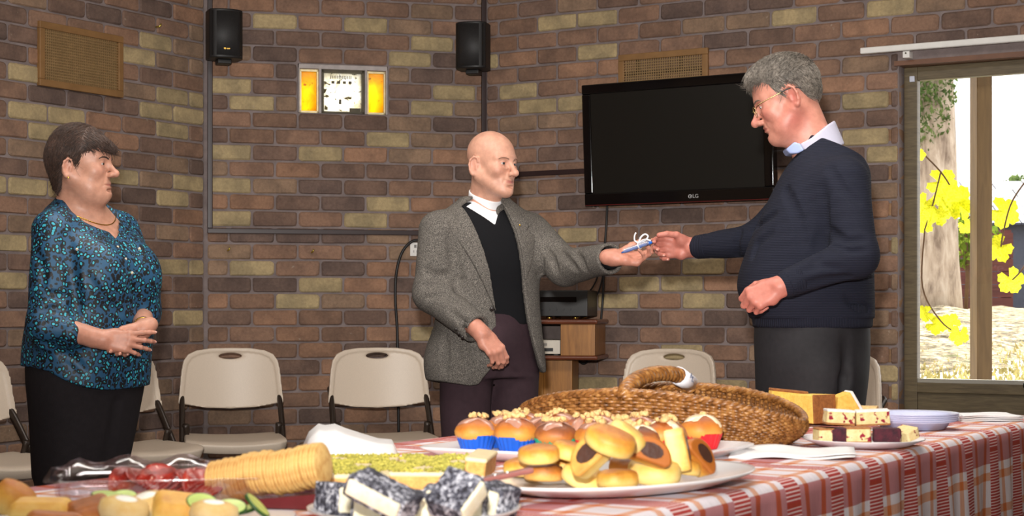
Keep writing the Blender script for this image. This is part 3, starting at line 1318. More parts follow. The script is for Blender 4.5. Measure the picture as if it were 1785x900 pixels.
CABLE = simple('black_cable', (24, 22, 23), 0.5, var=0.05)


def cable(pts, label, r=0.0055, M=MM, n=8):
    o = MB().tube(bez(pts, n), r, 8).build('cable', CABLE, None, smooth=True)
    return tag(o, label, 'cable')


cable([wall_pt(MM, 740, 420), wall_pt(MM, 718, 421), wall_pt(MM, 700, 440), wall_pt(MM, 690, 475), wall_pt(MM, 688, 520), wall_pt(MM, 691, 570), wall_pt(MM, 692, 620), wall_pt(MM, 694, 760)],
      'thick black cable hanging from the white wall socket', 0.0075)
cable([wall_pt(MR, 1062, 350), wall_pt(MR, 1060, 395), wall_pt(MR, 1056, 450), wall_pt(MR, 1054, 520), wall_pt(MR, 1048, 580), wall_pt(MR, 1040, 612), wall_pt(MR, 1022, 634), wall_pt(MR, 1005, 622)],
      'black cable dropping from the television and looping under the shelf', 0.006)
cable([wall_pt(MR, 1056, 440), wall_pt(MR, 1042, 490), wall_pt(MR, 1026, 515), wall_pt(MR, 1018, 530)], 'thin black cable running from the wall to the amplifier', 0.004)
cable([wall_pt(MR, 1056, 470), wall_pt(MR, 1048, 505), wall_pt(MR, 1035, 530), wall_pt(MR, 1024, 548)], 'thin black cable behind the right edge of the amplifier', 0.004)

BRASS = simple('brass_hook', (206, 186, 90), 0.3, 0.9, 0.1)
for (M, px, py, lb) in ((MM, 397, 437, 'tiny brass screw hook below the left end of the brown duct'), (MM, 543, 440, 'tiny brass screw hook below the amber window'),
                        (ML, 272, 47, 'small hook in the bricks beside the left vent')):
    h = MB().tube([(0, 0.005, 0), (0, -0.02, 0), (0.006, -0.026, 0.006), (0.008, -0.024, 0.014)], 0.0045, 8).build('wall_hook', BRASS, None, smooth=True)
    h.matrix_basis = M @ T(wall_s(M, px), 0, wall_z(M, px, py))
    tag(h, lb, 'hook')

# curtain rail
rail = thing('curtain_rail', 'white curtain rail mounted above the garden window', 'rail')
rail.matrix_basis = MR @ T(wall_s(MR, 1508), 0, wall_z(MR, 1508, 93))
ln = 2.2
MB().box((0.0, -0.075, -0.013), (ln, -0.045, 0.016)).build('track', WHITEP, rail, bevel=0.005)
s_b = wall_s(MR, 1586) - wall_s(MR, 1508)
for x in (s_b, s_b + 1.2):
    MB().box((x - 0.016, -0.06, -0.045), (x + 0.016, -0.002, -0.014)).build('bracket', WHITEP, rail, bevel=0.003)
    MB().tube([(x, -0.061, -0.024), (x, -0.064, -0.024)], 0.004, 8).build('screw', LEADM, rail)

# television
tvY = 0.10
sA, sB = wall_s(MR, 1016) + 0.128, wall_s(MR, 1352) + 0.088
tvz0 = wall_z(MR, 1187, 355) + 0.014
tv = thing('television', 'large black flat television mounted on the brick wall', 'television')
tw, th = (sB - sA), 0.604
tv.matrix_basis = MR @ T((sA + sB) / 2 - 0.03, -0.13, tvz0 - 0.02) @ Matrix.Rotation(math.radians(3.5), 4, 'X')
GLOSSB = simple('gloss_black', (10, 8, 9), 0.08, var=0.0)
BZ = MB()
bw = 0.048
BZ.box((-tw / 2, -0.035, 0), (tw / 2, 0.02, 0.062)).box((-tw / 2, -0.035, th - 0.048), (tw / 2, 0.02, th))
BZ.box((-tw / 2, -0.035, 0.062), (-tw / 2 + bw, 0.02, th - 0.048)).box((tw / 2 - bw, -0.035, 0.062), (tw / 2, 0.02, th - 0.048))
BZ.build('bezel', GLOSSB, tv, bevel=0.006)
SCRM = NT('dark_screen')
SCRM.color(lin((20, 19, 16)))
SCRM.set(Roughness=0.32)
SCRM.bsdf.inputs['Specular IOR Level'].default_value = 0.5
MB().box((-tw / 2 + bw, -0.031, 0.062), (tw / 2 - bw, 0.0, th - 0.048)).build('screen', SCRM.m, tv)
MB().box((-tw / 2 + 0.06, 0.02, 0.05), (tw / 2 - 0.06, 0.06, th - 0.05)).build('back_shell', BLACKP, tv, bevel=0.01)
MB().box((-0.2, 0.06, 0.2), (0.2, 0.12, 0.42)).build('wall_mount', BLACKP, tv)
MB().box((-tw / 2 + 0.006, -0.0362, 0.002), (tw / 2 - 0.006, -0.03, 0.005)).build('red_edge', simple('dark_red_gloss', (92, 26, 26), 0.15, var=0.05), tv)
LOGOM = simple('logo_silver', (205, 205, 205), 0.3, 0.4, 0.0)
text_mesh('logo_lettering', 'LG', 0.026, LOGOM, tv, T(0.103, -0.036, 0.030) @ Matrix.Rotation(PI / 2, 4, 'X'))
mb = MB()
mb.tube([(0.074 + 0.0085 * math.cos(2 * PI * i / 16), -0.036, 0.030 + 0.0085 * math.sin(2 * PI * i / 16)) for i in range(16)], 0.0014, 6, closed=True)
mb.box((0.0735, -0.0375, 0.026), (0.075, -0.0355, 0.036)).box((0.0735, -0.0375, 0.026), (0.079, -0.0355, 0.0275))
mb.build('logo_ring', LOGOM, tv)

# ------------------------------------------------------------------ hi-fi stand in the corner
OAK = wood('golden_oak', (124, 80, 34), (168, 114, 54), 0.35, (30, 30, 3))
OAKD = wood('red_brown_edge', (86, 44, 30), (112, 62, 42), 0.25, (3, 40, 40))
GREYB = simple('grey_interior', (96, 84, 80), 0.8)
pc = P(982, 560, 8.12)
hs = thing('hifi_stand', 'wooden pedestal stand with an open shelf box, holding the amplifier', 'stand', (pc.x + 0.02, pc.y + 0.16, 0), math.radians(-12))
zt1 = CAMZ - (557 - 540) * 8.12 / F
zt0 = CAMZ - (628 - 540) * 8.12 / F
MB().box((-0.235, -0.175, zt1 - 0.024), (0.185, 0.19, zt1)).build('top_board', OAKD, hs, bevel=0.009)
MB().box((-0.235, -0.175, zt0), (0.185, 0.19, zt0 + 0.022)).build('bottom_board', OAKD, hs, bevel=0.009)
MB().box((0.0, -0.16, zt0 + 0.022), (0.17, 0.17, zt1 - 0.024)).build('side_cabinet', OAK, hs, bevel=0.002)
MB().box((-0.22, 0.13, zt0 + 0.022), (0.0, 0.17, zt1 - 0.024)).build('back_board', GREYB, hs)
MB().box((-0.225, -0.16, zt0 + 0.022), (-0.208, 0.17, zt1 - 0.024)).build('side_board', OAK, hs)
MB().box((-0.10, -0.09, 0.05), (0.045, 0.10, zt0)).build('pedestal', OAK, hs, bevel=0.004)
MB().box((-0.16, -0.085, 0.05), (-0.10, 0.09, zt0)).build('pedestal_wing', wood('light_oak', (146, 98, 44), (184, 130, 66), 0.35, (30, 30, 3)), hs, bevel=0.004)
MB().box((-0.25, -0.2, 0.0), (0.2, 0.2, 0.05)).build('base', OAKD, hs, bevel=0.01)
pl_ = thing('disc_player', 'small cream disc player inside the open shelf of the hi-fi stand', 'player', hs.matrix_basis @ Vector((-0.10, -0.02, zt0 + 0.022)), math.radians(-12))
CREAM = simple('cream_metal', (206, 198, 184), 0.4, var=0.04)
MB().box((-0.095, -0.125, 0.006), (0.095, 0.12, 0.075)).build('case', CREAM, pl_, bevel=0.004)
MB().box((-0.06, -0.128, 0.048), (0.03, -0.124, 0.06)).build('display', simple('grey_display', (150, 146, 140), 0.3), pl_)
MB().box((-0.07, -0.128, 0.02), (0.06, -0.124, 0.036)).build('tray_slot', BLACKP, pl_)
for x in (-0.07, 0.07):
    MB().box((x - 0.01, -0.1, 0), (x + 0.01, 0.1, 0.006)).build('foot', BLACKP, pl_)
amp = thing('amplifier', 'black amplifier on top of the wooden hi-fi stand', 'amplifier', hs.matrix_basis @ Vector((-0.045, 0.01, zt1)), math.radians(-12))
ah = (553 - 507) * 8.1 / F
MB().box((-0.215, -0.15, 0.014), (0.175, 0.15, 0.014 + ah)).build('case', simple('amp_black', (24, 22, 21), 0.4, var=0.1), amp, bevel=0.004)
mb = MB()
for x in (-0.16, -0.02, 0.11):
    mb.tube([(x, -0.12, 0.0), (x, -0.12, 0.014)], 0.016, 12)
    mb.tube([(x, 0.11, 0.0), (x, 0.11, 0.014)], 0.016, 12)
tag(mb.build('feet', GOLD, amp, smooth=True), kind='stuff')
MB().tube([(-0.12, -0.15, 0.08), (-0.12, -0.172, 0.08)], 0.024, 20).build('volume_knob', BLACKP, amp)
MB().box((-0.06, -0.152, 0.085), (0.12, -0.149, 0.11)).build('display_window', GLOSSB, amp)
for i in range(5):
    MB().tube([(-0.05 + i * 0.035, -0.15, 0.05), (-0.05 + i * 0.035, -0.157, 0.05)], 0.005, 8).build('button', SPKM, amp)

# ------------------------------------------------------------------ folding chairs
CHP = simple('beige_moulded_plastic', (214, 198, 180), 0.42, var=0.03, nscale=200, bump=0.05, bscale=400, bdist=0.0005)
CHM = simple('dark_bronze_tube', (52, 42, 36), 0.35, 0.3, var=0.1)


def make_chair(label):
    """faces local -Y, origin on the floor under the seat"""
    t = thing('folding_chair', label, 'chair', group='beige folding chairs along the walls')
    half = [(0.0, 0.262), (0.10, 0.260), (0.165, 0.250), (0.205, 0.232), (0.228, 0.200), (0.238, 0.150), (0.246, 0.070), (0.253, -0.002), (0.248, -0.010), (0.225, -0.010), (0.12, -0.030), (0.0, -0.036)]
    outline = half + [(-x, z) for x, z in reversed(half[1:-1])]
    g, gi_ = poly2(outline), poly2([(x * 0.90, 0.008 + (z - 0.008) * 0.915) for x, z in outline])

    def plate(p):
        x, y, z = p[..., 0], p[..., 1], p[..., 2]
        yc = 0.050 * (1 - (x / 0.25) ** 2) + 0.10 * z
        d2 = g(x, z)
        d = np.maximum(d2, np.abs(y - yc) - 0.013)
        rec = np.maximum(gi_(x, z), np.abs(y - (yc - 0.020)) - 0.0125)
        d = smax(d, -rec, 0.010)
        sl = (np.sqrt((x / 0.056) ** 2 + ((z - 0.222) / 0.0145) ** 2) - 1) * 0.0145
        return smax(d, -sl, 0.008)
    V, Qd = sdf_mesh([('u', plate, 0.0)], (-0.28, -0.06, -0.06), (0.28, 0.11, 0.29), 0.005)
    o = bpy.data.objects.new('backrest', np_mesh('backrest', V, Qd, CHP))
    o.matrix_basis = T(0, 0.16, 0.600)
    link(o, t)
    # seat: dished, waterfall front
    rows = []
    NS = 16
    for j in range(NS + 1):
        v = j / NS
        row = []
        for i in range(NS + 1):
            u = -1 + 2 * i / NS
            half = 0.225 + 0.012 * (1 - v)
            cut = 0.03 * max(0, (abs(u) - 0.8) / 0.2) ** 2
            y = -0.235 + cut * (1 - v) - 0.012 * (1 - u * u) * (1 - v) + v * 0.40 - cut * v
            z = 0.445 - 0.016 * (1 - u * u) * (1 - 0.4 * v) + (-0.012 * max(0, 1 - v / 0.12) ** 2) + 0.008 * v
            row.append((u * half, y, z))
        rows.append(row)
    o = MB().grid(rows).build('seat', CHP, t, smooth=True)
    s = o.modifiers.new('thick', 'SOLIDIFY')
    s.thickness = 0.046
    s.offset = -1
    b = o.modifiers.new('bevel', 'BEVEL')
    b.width = 0.008
    b.segments = 2
    b.limit_method = 'ANGLE'
    for s_ in (-1, 1):
        x = s_ * 0.236
        MB().tube(bez([(x * 1.0, 0.225, 0.66), (x * 1.0, 0.155, 0.60), (x * 1.02, 0.02, 0.40), (x * 1.04, -0.245, 0.012)], 6), 0.0135, 10, flat=1.5).build('leg', CHM, t, smooth=True)
        MB().tube(bez([(x * 0.94, 0.055, 0.50), (x * 0.94, 0.115, 0.34), (x * 0.94, 0.235, 0.012)], 6), 0.0125, 10, flat=1.4).build('leg', CHM, t, smooth=True)
        MB().cbox((x * 1.04, -0.246, 0.009), (0.04, 0.035, 0.018)).cbox((x * 0.94, 0.236, 0.009), (0.036, 0.035, 0.018)).build('foot_caps', BLACKP, t, bevel=0.004)
        MB().box((x - 0.006, -0.06, 0.405), (x + 0.006, 0.10, 0.425)).tube([(x * 1.06, 0.04, 0.43), (x * 0.9, 0.04, 0.43)], 0.008, 8).build('hinge', CHM, t)
    MB().tube([(-0.23, 0.18, 0.16), (0.23, 0.18, 0.16)], 0.009, 8).build('stretcher', CHM, t, smooth=True)
    MB().tube([(-0.22, -0.10, 0.398), (0.22, -0.10, 0.398)], 0.009, 8).tube([(-0.22, 0.08, 0.40), (0.22, 0.08, 0.40)], 0.009, 8).build('seat_rail', simple('steel_rail', (150, 146, 142), 0.3, 0.8), t, smooth=True)
    return t


chair0 = make_chair('beige folding chair beside the woman, its whole back and handle slot in view')


def chair_at(px, Yb, face, label, first=False, shift=0.0):
    """back centre seen at column px and depth Yb"""
    b = P(px, 600, Yb)
    d = Vector((math.cos(face), math.sin(face), 0))
    loc = Vector((b.x, b.y, 0)) + d * 0.20
    rz = face + PI / 2
    if first:
        chair0.location = loc
        chair0.rotation_euler = (0, 0, rz)
        return chair0
    return dup(chair0, loc, rz, label)


fM, fR, fL = AM - PI / 2, AR - PI / 2, AL - PI / 2
chair_at(402, 8.15, fM, '', True)
chair_at(659, 8.22, fM, 'beige folding chair on the left of the bald man, under the black socket cable')
chair_at(1170, 7.98, fR, 'beige folding chair seen over the wicker basket, under the television')
chair_at(1450, 7.35, fR - 0.1, 'beige folding chair mostly hidden behind the man in the navy jumper')
chair_at(190, 7.56, fL - 0.22, 'beige folding chair mostly hidden behind the woman')
chair_at(-68, 6.85, fL, 'beige folding chair cut by the left edge of the picture')


# ------------------------------------------------------------------ table, cloth and food
def Q(px, py, Y):
    p = P(px, py, Y)
    return A(p.x, p.y, p.z)


TZ = 0.75
TU, TV = Vector((0.861, -0.509, 0)).normalized(), Vector((0.509, 0.861, 0)).normalized()
TYAW = math.atan2(TU.y, TU.x)
U0, U1, V0, V1 = -2.13, -1.086, 1.15, 4.80


def tw(u, v, z=TZ):
    return TU * u + TV * v + Vector((0, 0, z))


def tp(px, py, z=TZ):
    """point at height z seen at a pixel"""
    Y = (CAMZ - z) * F / (py - HY)
    return Vector(((px - CX) * Y / F, Y, z))


tc_ = tw((U0 + U1) / 2, (V0 + V1) / 2, 0)
tab = thing('folding_table', 'long folding table hidden under the red checked cloth', 'table', tc_, TYAW)
LW, LL = (U1 - U0) / 2 - 0.006, (V1 - V0) / 2 - 0.006
MB().box((-LW, -LL, TZ - 0.045), (LW, LL, TZ - 0.008)).build('table_top', simple('grey_table_top', (196, 192, 184), 0.5), tab, bevel=0.01)
for x in (-1, 1):
    for y in (-0.85, 0, 0.85):
        MB().tube([(x * (LW - 0.08), y * LL, 0), (x * (LW - 0.08), y * LL, TZ - 0.045)], 0.016, 10).build('leg', CHM, tab, smooth=True)


def cloth_mat():
    m = NT('checked_cotton')
    sep = m.n('ShaderNodeSeparateXYZ')
    m.link(m.coord('UV'), sep.inputs[0])
    S_, T_ = sep.outputs[0], sep.outputs[1]
    fs = m.math('FRACT', m.math('ADD', m.math('DIVIDE', m.math('SUBTRACT', S_, 2.775), 0.2263), 10.15))
    ft = m.math('FRACT', m.math('ADD', m.math('DIVIDE', T_, 0.215), 10.90))
    red, wh, og = lin((178, 62, 66)), lin((240, 234, 238)), lin((226, 150, 92))
    stops = [(0.0, red), (0.30, wh), (0.395, og), (0.49, wh), (0.79, og), (0.885, wh)]
    cs, ct = m.ramp(fs, stops, 'CONSTANT'), m.ramp(ft, stops, 'CONSTANT')
    mul = m.mix(cs, ct, 1.0, 'MULTIPLY')
    avg = m.mix(cs, ct, 0.5)
    base = m.mix(mul, avg, 0.45)
    lines = m.math('LESS_THAN', m.math('FRACT', m.math('DIVIDE', T_, 0.0072)), 0.36)
    lad = m.math('LESS_THAN', fs, 0.30)
    solid = m.math('LESS_THAN', m.math('ABSOLUTE', m.math('SUBTRACT', ft, 0.15)), 0.022)
    ladc = m.mix(lin((178, 62, 58)), lin((236, 206, 202)), m.math('MULTIPLY', lines, m.math('SUBTRACT', 1.0, solid)))
    ladc = m.mix(ladc, lin((172, 64, 44)), m.math('MULTIPLY', solid, 0.8))
    c = m.mix(base, ladc, lad)
    yarn = m.n('ShaderNodeTexNoise')
    mp = m.n('ShaderNodeMapping')
    mp.inputs['Scale'].default_value = (520, 30, 1)
    m.link(m.coord('UV'), mp.inputs[0])
    m.link(mp.outputs[0], yarn.inputs['Vector'])
    yarn.inputs['Scale'].default_value = 1.0
    c = m.mix(c, m.ramp(yarn.outputs[0], [(0.3, (0.86, 0.86, 0.86)), (0.7, (1.06, 1.06, 1.06))]), 1.0, 'MULTIPLY')
    m.color(c)
    m.set(Roughness=0.85)
    m.bsdf.inputs['Specular IOR Level'].default_value = 0.2
    m.bump(yarn.outputs[0], 0.25, 0.001)
    return m.m


def build_cloth():
    sec = []                       # (u, z, t, drop fraction, side)
    R_ = 0.016
    dr = 0.50
    for i in range(15):
        k = i / 14
        sec.append((U0 - R_ + 0, TZ - R_ - dr * (1 - k), -dr * (1 - k), 1 - k, -1))
    for a in (30, 60, 90):
        r_ = math.radians(a)
        sec.append((U0 - R_ * math.cos(r_) + 0, TZ - R_ + R_ * math.sin(r_), r_ * R_, 0, 0))
    for i in range(1, 40):
        u = U0 + (U1 - U0) * i / 40
        sec.append((u, TZ, u - U0 + 0.025, 0, 0))
    for a in (90, 60, 30):
        r_ = math.radians(a)
        sec.append((U1 + R_ * math.cos(r_), TZ - R_ + R_ * math.sin(r_), U1 - U0 + 0.025 + (PI / 2 - r_) * R_, 0, 0))
    for i in range(31):
        k = i / 30
        sec.append((U1 + R_, TZ - R_ - dr * k, U1 - U0 + 0.05 + dr * k, k, 1))
    tU1 = U1 - U0 + 0.025
    NV = 240
    rows, uvs = [], []
    rr = random.Random(4)
    ph = [rr.uniform(0, 6.28) for _ in range(5)]
    for j in range(NV + 1):
        v = V0 + (V1 - V0) * j / NV
        row, ur = [], []
        w1 = 0.5 * math.sin(v * 27 + ph[0] + 1.3 * math.sin(v * 5 + ph[3])) + 0.35 * math.sin(v * 49 + ph[1]) + 0.3 * math.sin(v * 13 + ph[2])
        for (u, z, t, d, side) in sec:
            off = side * (0.004 + 0.030 * d ** 0.8 * (0.55 + w1 * 0.8))
            dz = 0.0012 * math.sin(v * 31 + u * 17) * math.sin(u * 23 - v * 11) if side == 0 and d == 0 and U0 < u < U1 else 0
            vv = v + side * d * 0.012 * math.sin(v * 27 + ph[4])
            row.append(tw(u + off, vv, z + max(dz, -0.0005)))
            ur.append((v, t - tU1))
        rows.append(row)
        uvs.append(ur)
    mb = MB().grid(rows)
    n_main = len(mb.f)
    h, w = len(rows), len(rows[0])
    uvl = [uvs[i // w][i % w] for i in range(h * w)]
    # far and near end flaps
    for (v, sg) in ((V1, 1), (V0, -1)):
        b = len(mb.v)
        fr_ = []
        for i in range(13):
            k = i / 12
            r_ = []
            for q in range(41):
                u = U0 + (U1 - U0) * q / 40
                o_ = sg * (0.002 + 0.028 * k ** 0.8 * (0.5 + 0.5 * math.sin(u * 30)))
                r_.append(tw(u, v + o_, TZ - 0.45 * k))
                uvl.append((v + sg * 0.45 * k, u - U0 - tU1))
            fr_.append(r_)
        mb.grid(fr_ if sg > 0 else list(reversed(fr_)))
        if sg < 0:
            seg = uvl[b:]
            uvl[b:] = [x for i in range(12, -1, -1) for x in seg[i * 41:(i + 1) * 41]]
    o = mb.build('tablecloth', cloth_mat(), None, smooth=True)
    uv = o.data.uv_layers.new(name='UVMap')
    idx = np.zeros(len(o.data.loops), np.int32)
    o.data.loops.foreach_get('vertex_index', idx)
    uv.data.foreach_set('uv', np.array(uvl, np.float32)[idx].ravel())
    tag(o, 'red, orange and white checked cotton cloth draped over the long table', 'tablecloth')


build_cloth()
TZC = TZ + 0.0018

# ---- materials for dishes and food
CHINA = simple('white_china', (236, 232, 232), 0.18, var=0.02)
PAPERP = simple('white_paper_plate', (238, 234, 238), 0.5, var=0.02)
NAPK = simple('white_paper_napkin', (240, 238, 238), 0.85, var=0.02, bump=0.15, bscale=300)
PLASTB = simple('bluish_white_plastic', (206, 210, 240), 0.3, var=0.02)


def baked(name, pale, gold, dark, lo, hi, scale=40):
    """crust colour by height on the piece itself, with toasted patches"""
    m = NT(name)
    sep = m.n('ShaderNodeSeparateXYZ')
    m.link(m.coord(), sep.inputs[0])
    nz = m.noise(scale, 4, 0.6)
    z = m.math('ADD', sep.outputs[2], m.math('MULTIPLY', m.math('SUBTRACT', nz.outputs[0], 0.5), (hi - lo) * 0.9))
    mr = m.n('ShaderNodeMapRange')
    mr.inputs[1].default_value, mr.inputs[2].default_value = lo, hi
    m.link(z, mr.inputs[0])
    m.color(m.ramp(mr.outputs[0], [(0.05, lin(pale)), (0.5, lin(gold)), (1.0, lin(dark))]))
    m.set(Roughness=0.55)
    fine = m.noise(260, 4, 0.7)
    m.bump(fine.outputs[0], 0.25, 0.0015)
    return m.m


def crumb(name, c1, c2, scale=90, spots=None, sscale=50, sthr=0.62, bump=0.6):
    m = NT(name)
    nz = m.noise(scale, 5, 0.7)
    c = m.ramp(nz.outputs[0], [(0.3, lin(c1)), (0.7, lin(c2))])
    if spots:
        s2 = m.noise(sscale, 2, 0.5)
        c = m.mix(c, lin(spots), m.ramp(s2.outputs[0], [(sthr, (0, 0, 0)), (sthr + 0.05, (1, 1, 1))]))
    m.color(c)
    m.set(Roughness=0.85)
    m.bump(nz.outputs[0], bump, 0.003)
    return m.m


def dish(name, label, cat, c, prof, sx, sy, yaw, mat, n=56, wob=None, group=None, part='plate_body'):
    o = thing(name, label, cat, c, yaw, group)
    MB().lathe(prof, n, None, sx, sy, wob).build(part, mat, o, smooth=True)
    return o


# ================= oval platter of filled biscuits
pc = Vector((0.186, 2.785, TZC))
pyaw = math.atan2(0.75, 0.66)
plat = dish('platter', 'white oval china platter piled with golden biscuits', 'platter', pc,
            [(0.0, 0.006), (0.60, 0.006), (0.70, 0.011), (0.96, 0.024), (0.995, 0.0255), (1.0, 0.023), (0.97, 0.019), (0.74, 0.004), (0.60, 0.0), (0.0, 0.0)], 0.295, 0.178, pyaw, CHINA)
BISC = [baked('golden_biscuit', (230, 194, 110), (210, 152, 58), (164, 92, 28), 0.004, 0.030),
        baked('pale_biscuit', (236, 208, 132), (226, 184, 92), (186, 122, 48), 0.010, 0.038),
        baked('dark_biscuit', (226, 172, 92), (186, 116, 44), (104, 58, 24), 0.002, 0.026)]
FILL = simple('dark_fruit_filling', (66, 38, 26), 0.5, var=0.25, bump=0.5, bscale=120)
rb = random.Random(11)


def biscuit_mesh(kind, mat):
    mb = MB()
    if kind == 'round':
        p = rb.uniform(0, 6)
        mb.lathe([(0.0, 0.0), (0.031, 0.0), (0.0352, 0.0025), (0.0362, 0.010), (0.0352, 0.0185), (0.0322, 0.0230), (0.023, 0.0262), (0.010, 0.0274), (0.0, 0.0276)], 22, None, 1.0, rb.uniform(0.82, 1.0),
                 lambda a, i: 1 + 0.035 * math.sin(2 * a + p) + 0.02 * math.sin(5 * a + p * 2))
    else:
        # half-moon roll: D-shaped outline swept with rounded top
        pts = []
        for i in range(15):
            a = PI * i / 14
            pts.append((0.037 * math.cos(a), 0.034 * math.sin(a)))
        pts.append((-0.030, -0.006))
        pts.append((0.030, -0.006))
        mb.prism(pts, 0.0, 0.034)
    return mb


def place(o, p, rot):
    o.location = p
    o.rotation_euler = rot
    return o


def biscuit(px, py, z, kind, mi, rot, label, s=1.0):
    p = tp(px, py, z)
    o = thing('biscuit', label, 'biscuit', p, 0, 'golden biscuits on the oval platter')
    o.rotation_euler = rot
    o.scale = (s, s, s)
    b = biscuit_mesh(kind, mi).build('pastry', BISC[mi], o, smooth=(kind == 'round'), bevel=0 if kind == 'round' else 0.006)
    if kind == 'roll':
        for zz in (-0.0012, 0.0338):
            f = MB()
            f.prism([(0.020 * math.cos(2 * PI * i / 12), 0.012 + 0.012 * math.sin(2 * PI * i / 12)) for i in range(12)], zz, zz + 0.0016)
            f.build('filling', FILL, o)
    return o


D2 = math.radians
for args in [
    (917, 826, 0.776, 'round', 0, (0.05, -0.1, 0.3), 'golden round biscuit at the left end of the oval platter'),
    (948, 838, 0.770, 'round', 2, (0.0, 0.05, 1.0), 'dark-topped toasted biscuit at the left front of the oval platter'),
    (1014, 843, 0.768, 'round', 1, (0.35, 0.2, 0.3), 'pale tilted biscuit at the front of the platter, right of the dark-topped one'),
    (1077, 848, 0.768, 'round', 0, (0.0, 0.0, 0.8), 'low flat golden biscuit at the middle of the platter front'),
    (1140, 838, 0.772, 'round', 1, (0.15, 0.0, 0.2), 'large pale smooth biscuit at the right front of the platter', 1.22),
    (1186, 827, 0.775, 'round', 0, (0.0, 0.15, 0.5), 'small golden biscuit right of the large pale one'),
    (990, 824, 0.778, 'round', 0, (0.0, 0.1, 0.2), 'golden biscuit under the oval one, behind the pale tilted biscuit'),
    (1095, 826, 0.778, 'round', 2, (0.1, 0.0, 0.9), 'brown biscuit in the shadow under the filled half-moon'),
    (1150, 812, 0.780, 'round', 0, (0.0, 0.0, 0.4), 'golden biscuit half hidden behind the large pale one'),
    (940, 804, 0.806, 'round', 0, (0.12, -0.1, 0.4), 'golden biscuit on the upper left of the pile', 0.95),
    (989, 800, 0.806, 'round', 0, (0.25, 0.06, 1.2), 'smooth oval golden biscuit lying on top, left of the filled half-moon', 1.05),
    (1050, 806, 0.812, 'roll', 1, (1.25, -0.75, -0.25), 'half-moon biscuit with dark filling leaning against the pile', 1.12),
    (1060, 782, 0.836, 'round', 0, (0.42, 0.25, 0.2), 'golden brown biscuit on the very top of the pile', 1.12),
    (1086, 772, 0.838, 'round', 1, (0.6, 0.35, 0.9), 'pale biscuit behind the topmost brown one', 1.05),
    (1120, 803, 0.808, 'roll', 0, (1.35, 0.35, 0.15), 'cut biscuit showing brown filling, right of the half-moon', 1.05),
    (1163, 790, 0.815, 'roll', 1, (0.35, 1.35, 0.2), 'pale square-cut biscuit standing on its edge at the back right'),
    (1196, 808, 0.792, 'roll', 0, (1.2, 0.75, 0.6), 'cut biscuit with filling at the right end of the platter', 1.05),
]:
    biscuit(*args)

# ================= serving tray with iced muffins
tcen = Vector((0.157, 3.405, TZC))
tray = thing('serving_tray', 'large white rectangular serving tray full of iced muffins', 'tray', tcen, TYAW)
hx, hy = 0.285, 0.232


def rrect(hx, hy, r, n=6):
    pts = []
    for (sx, sy, a0) in ((1, 1, 0), (-1, 1, 90), (-1, -1, 180), (1, -1, 270)):
        for k in range(n + 1):
            a = math.radians(a0 + 90 * k / n)
            pts.append((sx * (hx - r) + r * math.cos(a), sy * (hy - r) + r * math.sin(a)))
    return pts


rings = [(0.60, 0.0), (0.86, 0.0), (0.99, 0.017), (1.0, 0.021), (0.985, 0.0225), (0.86, 0.0065), (0.60, 0.006)]
mb = MB()
rows = [[(x, y, z) for x, y in rrect(hx * k, hy * k, 0.05 * k)] for k, z in rings]
mb.grid(rows, True)
nn_ = len(rows[0])
mb.f.append(tuple(reversed(range(nn_))))
mb.f.append(tuple(range(6 * nn_, 7 * nn_)))
mb.build('tray_body', CHINA, tray, smooth=True)

CUPS = {'blue': simple('blue_foil_paper', (16, 84, 190), 0.35, var=0.1), 'green': simple('green_foil_paper', (30, 150, 110), 0.35, var=0.1), 'red': simple('red_foil_paper', (206, 22, 34), 0.35, var=0.1)}
CAKES = [baked('muffin_golden', (216, 152, 66), (198, 118, 40), (150, 72, 22), 0.034, 0.066, 30), baked('muffin_brown', (196, 122, 54), (150, 82, 36), (88, 42, 22), 0.030, 0.064, 30)]
ICING = simple('glaze_icing', (232, 208, 172), 0.2, var=0.05)
ICINGD = simple('cinnamon_glaze', (176, 128, 108), 0.2, var=0.12, nscale=60)
NUT = crumb('walnut', (196, 150, 84), (236, 204, 146), 120)
_nut = []
for k in range(3):
    mb = MB()
    mb.lathe([(0.0, -0.004), (0.006, -0.003), (0.0085, 0.0005), (0.006, 0.004), (0.0, 0.005)], 8, None, 1.0, 0.8, lambda a, i: 1 + 0.28 * math.sin(3 * a + k * 2 + i))
    _nut.append(mb.mesh('nut', NUT, True))


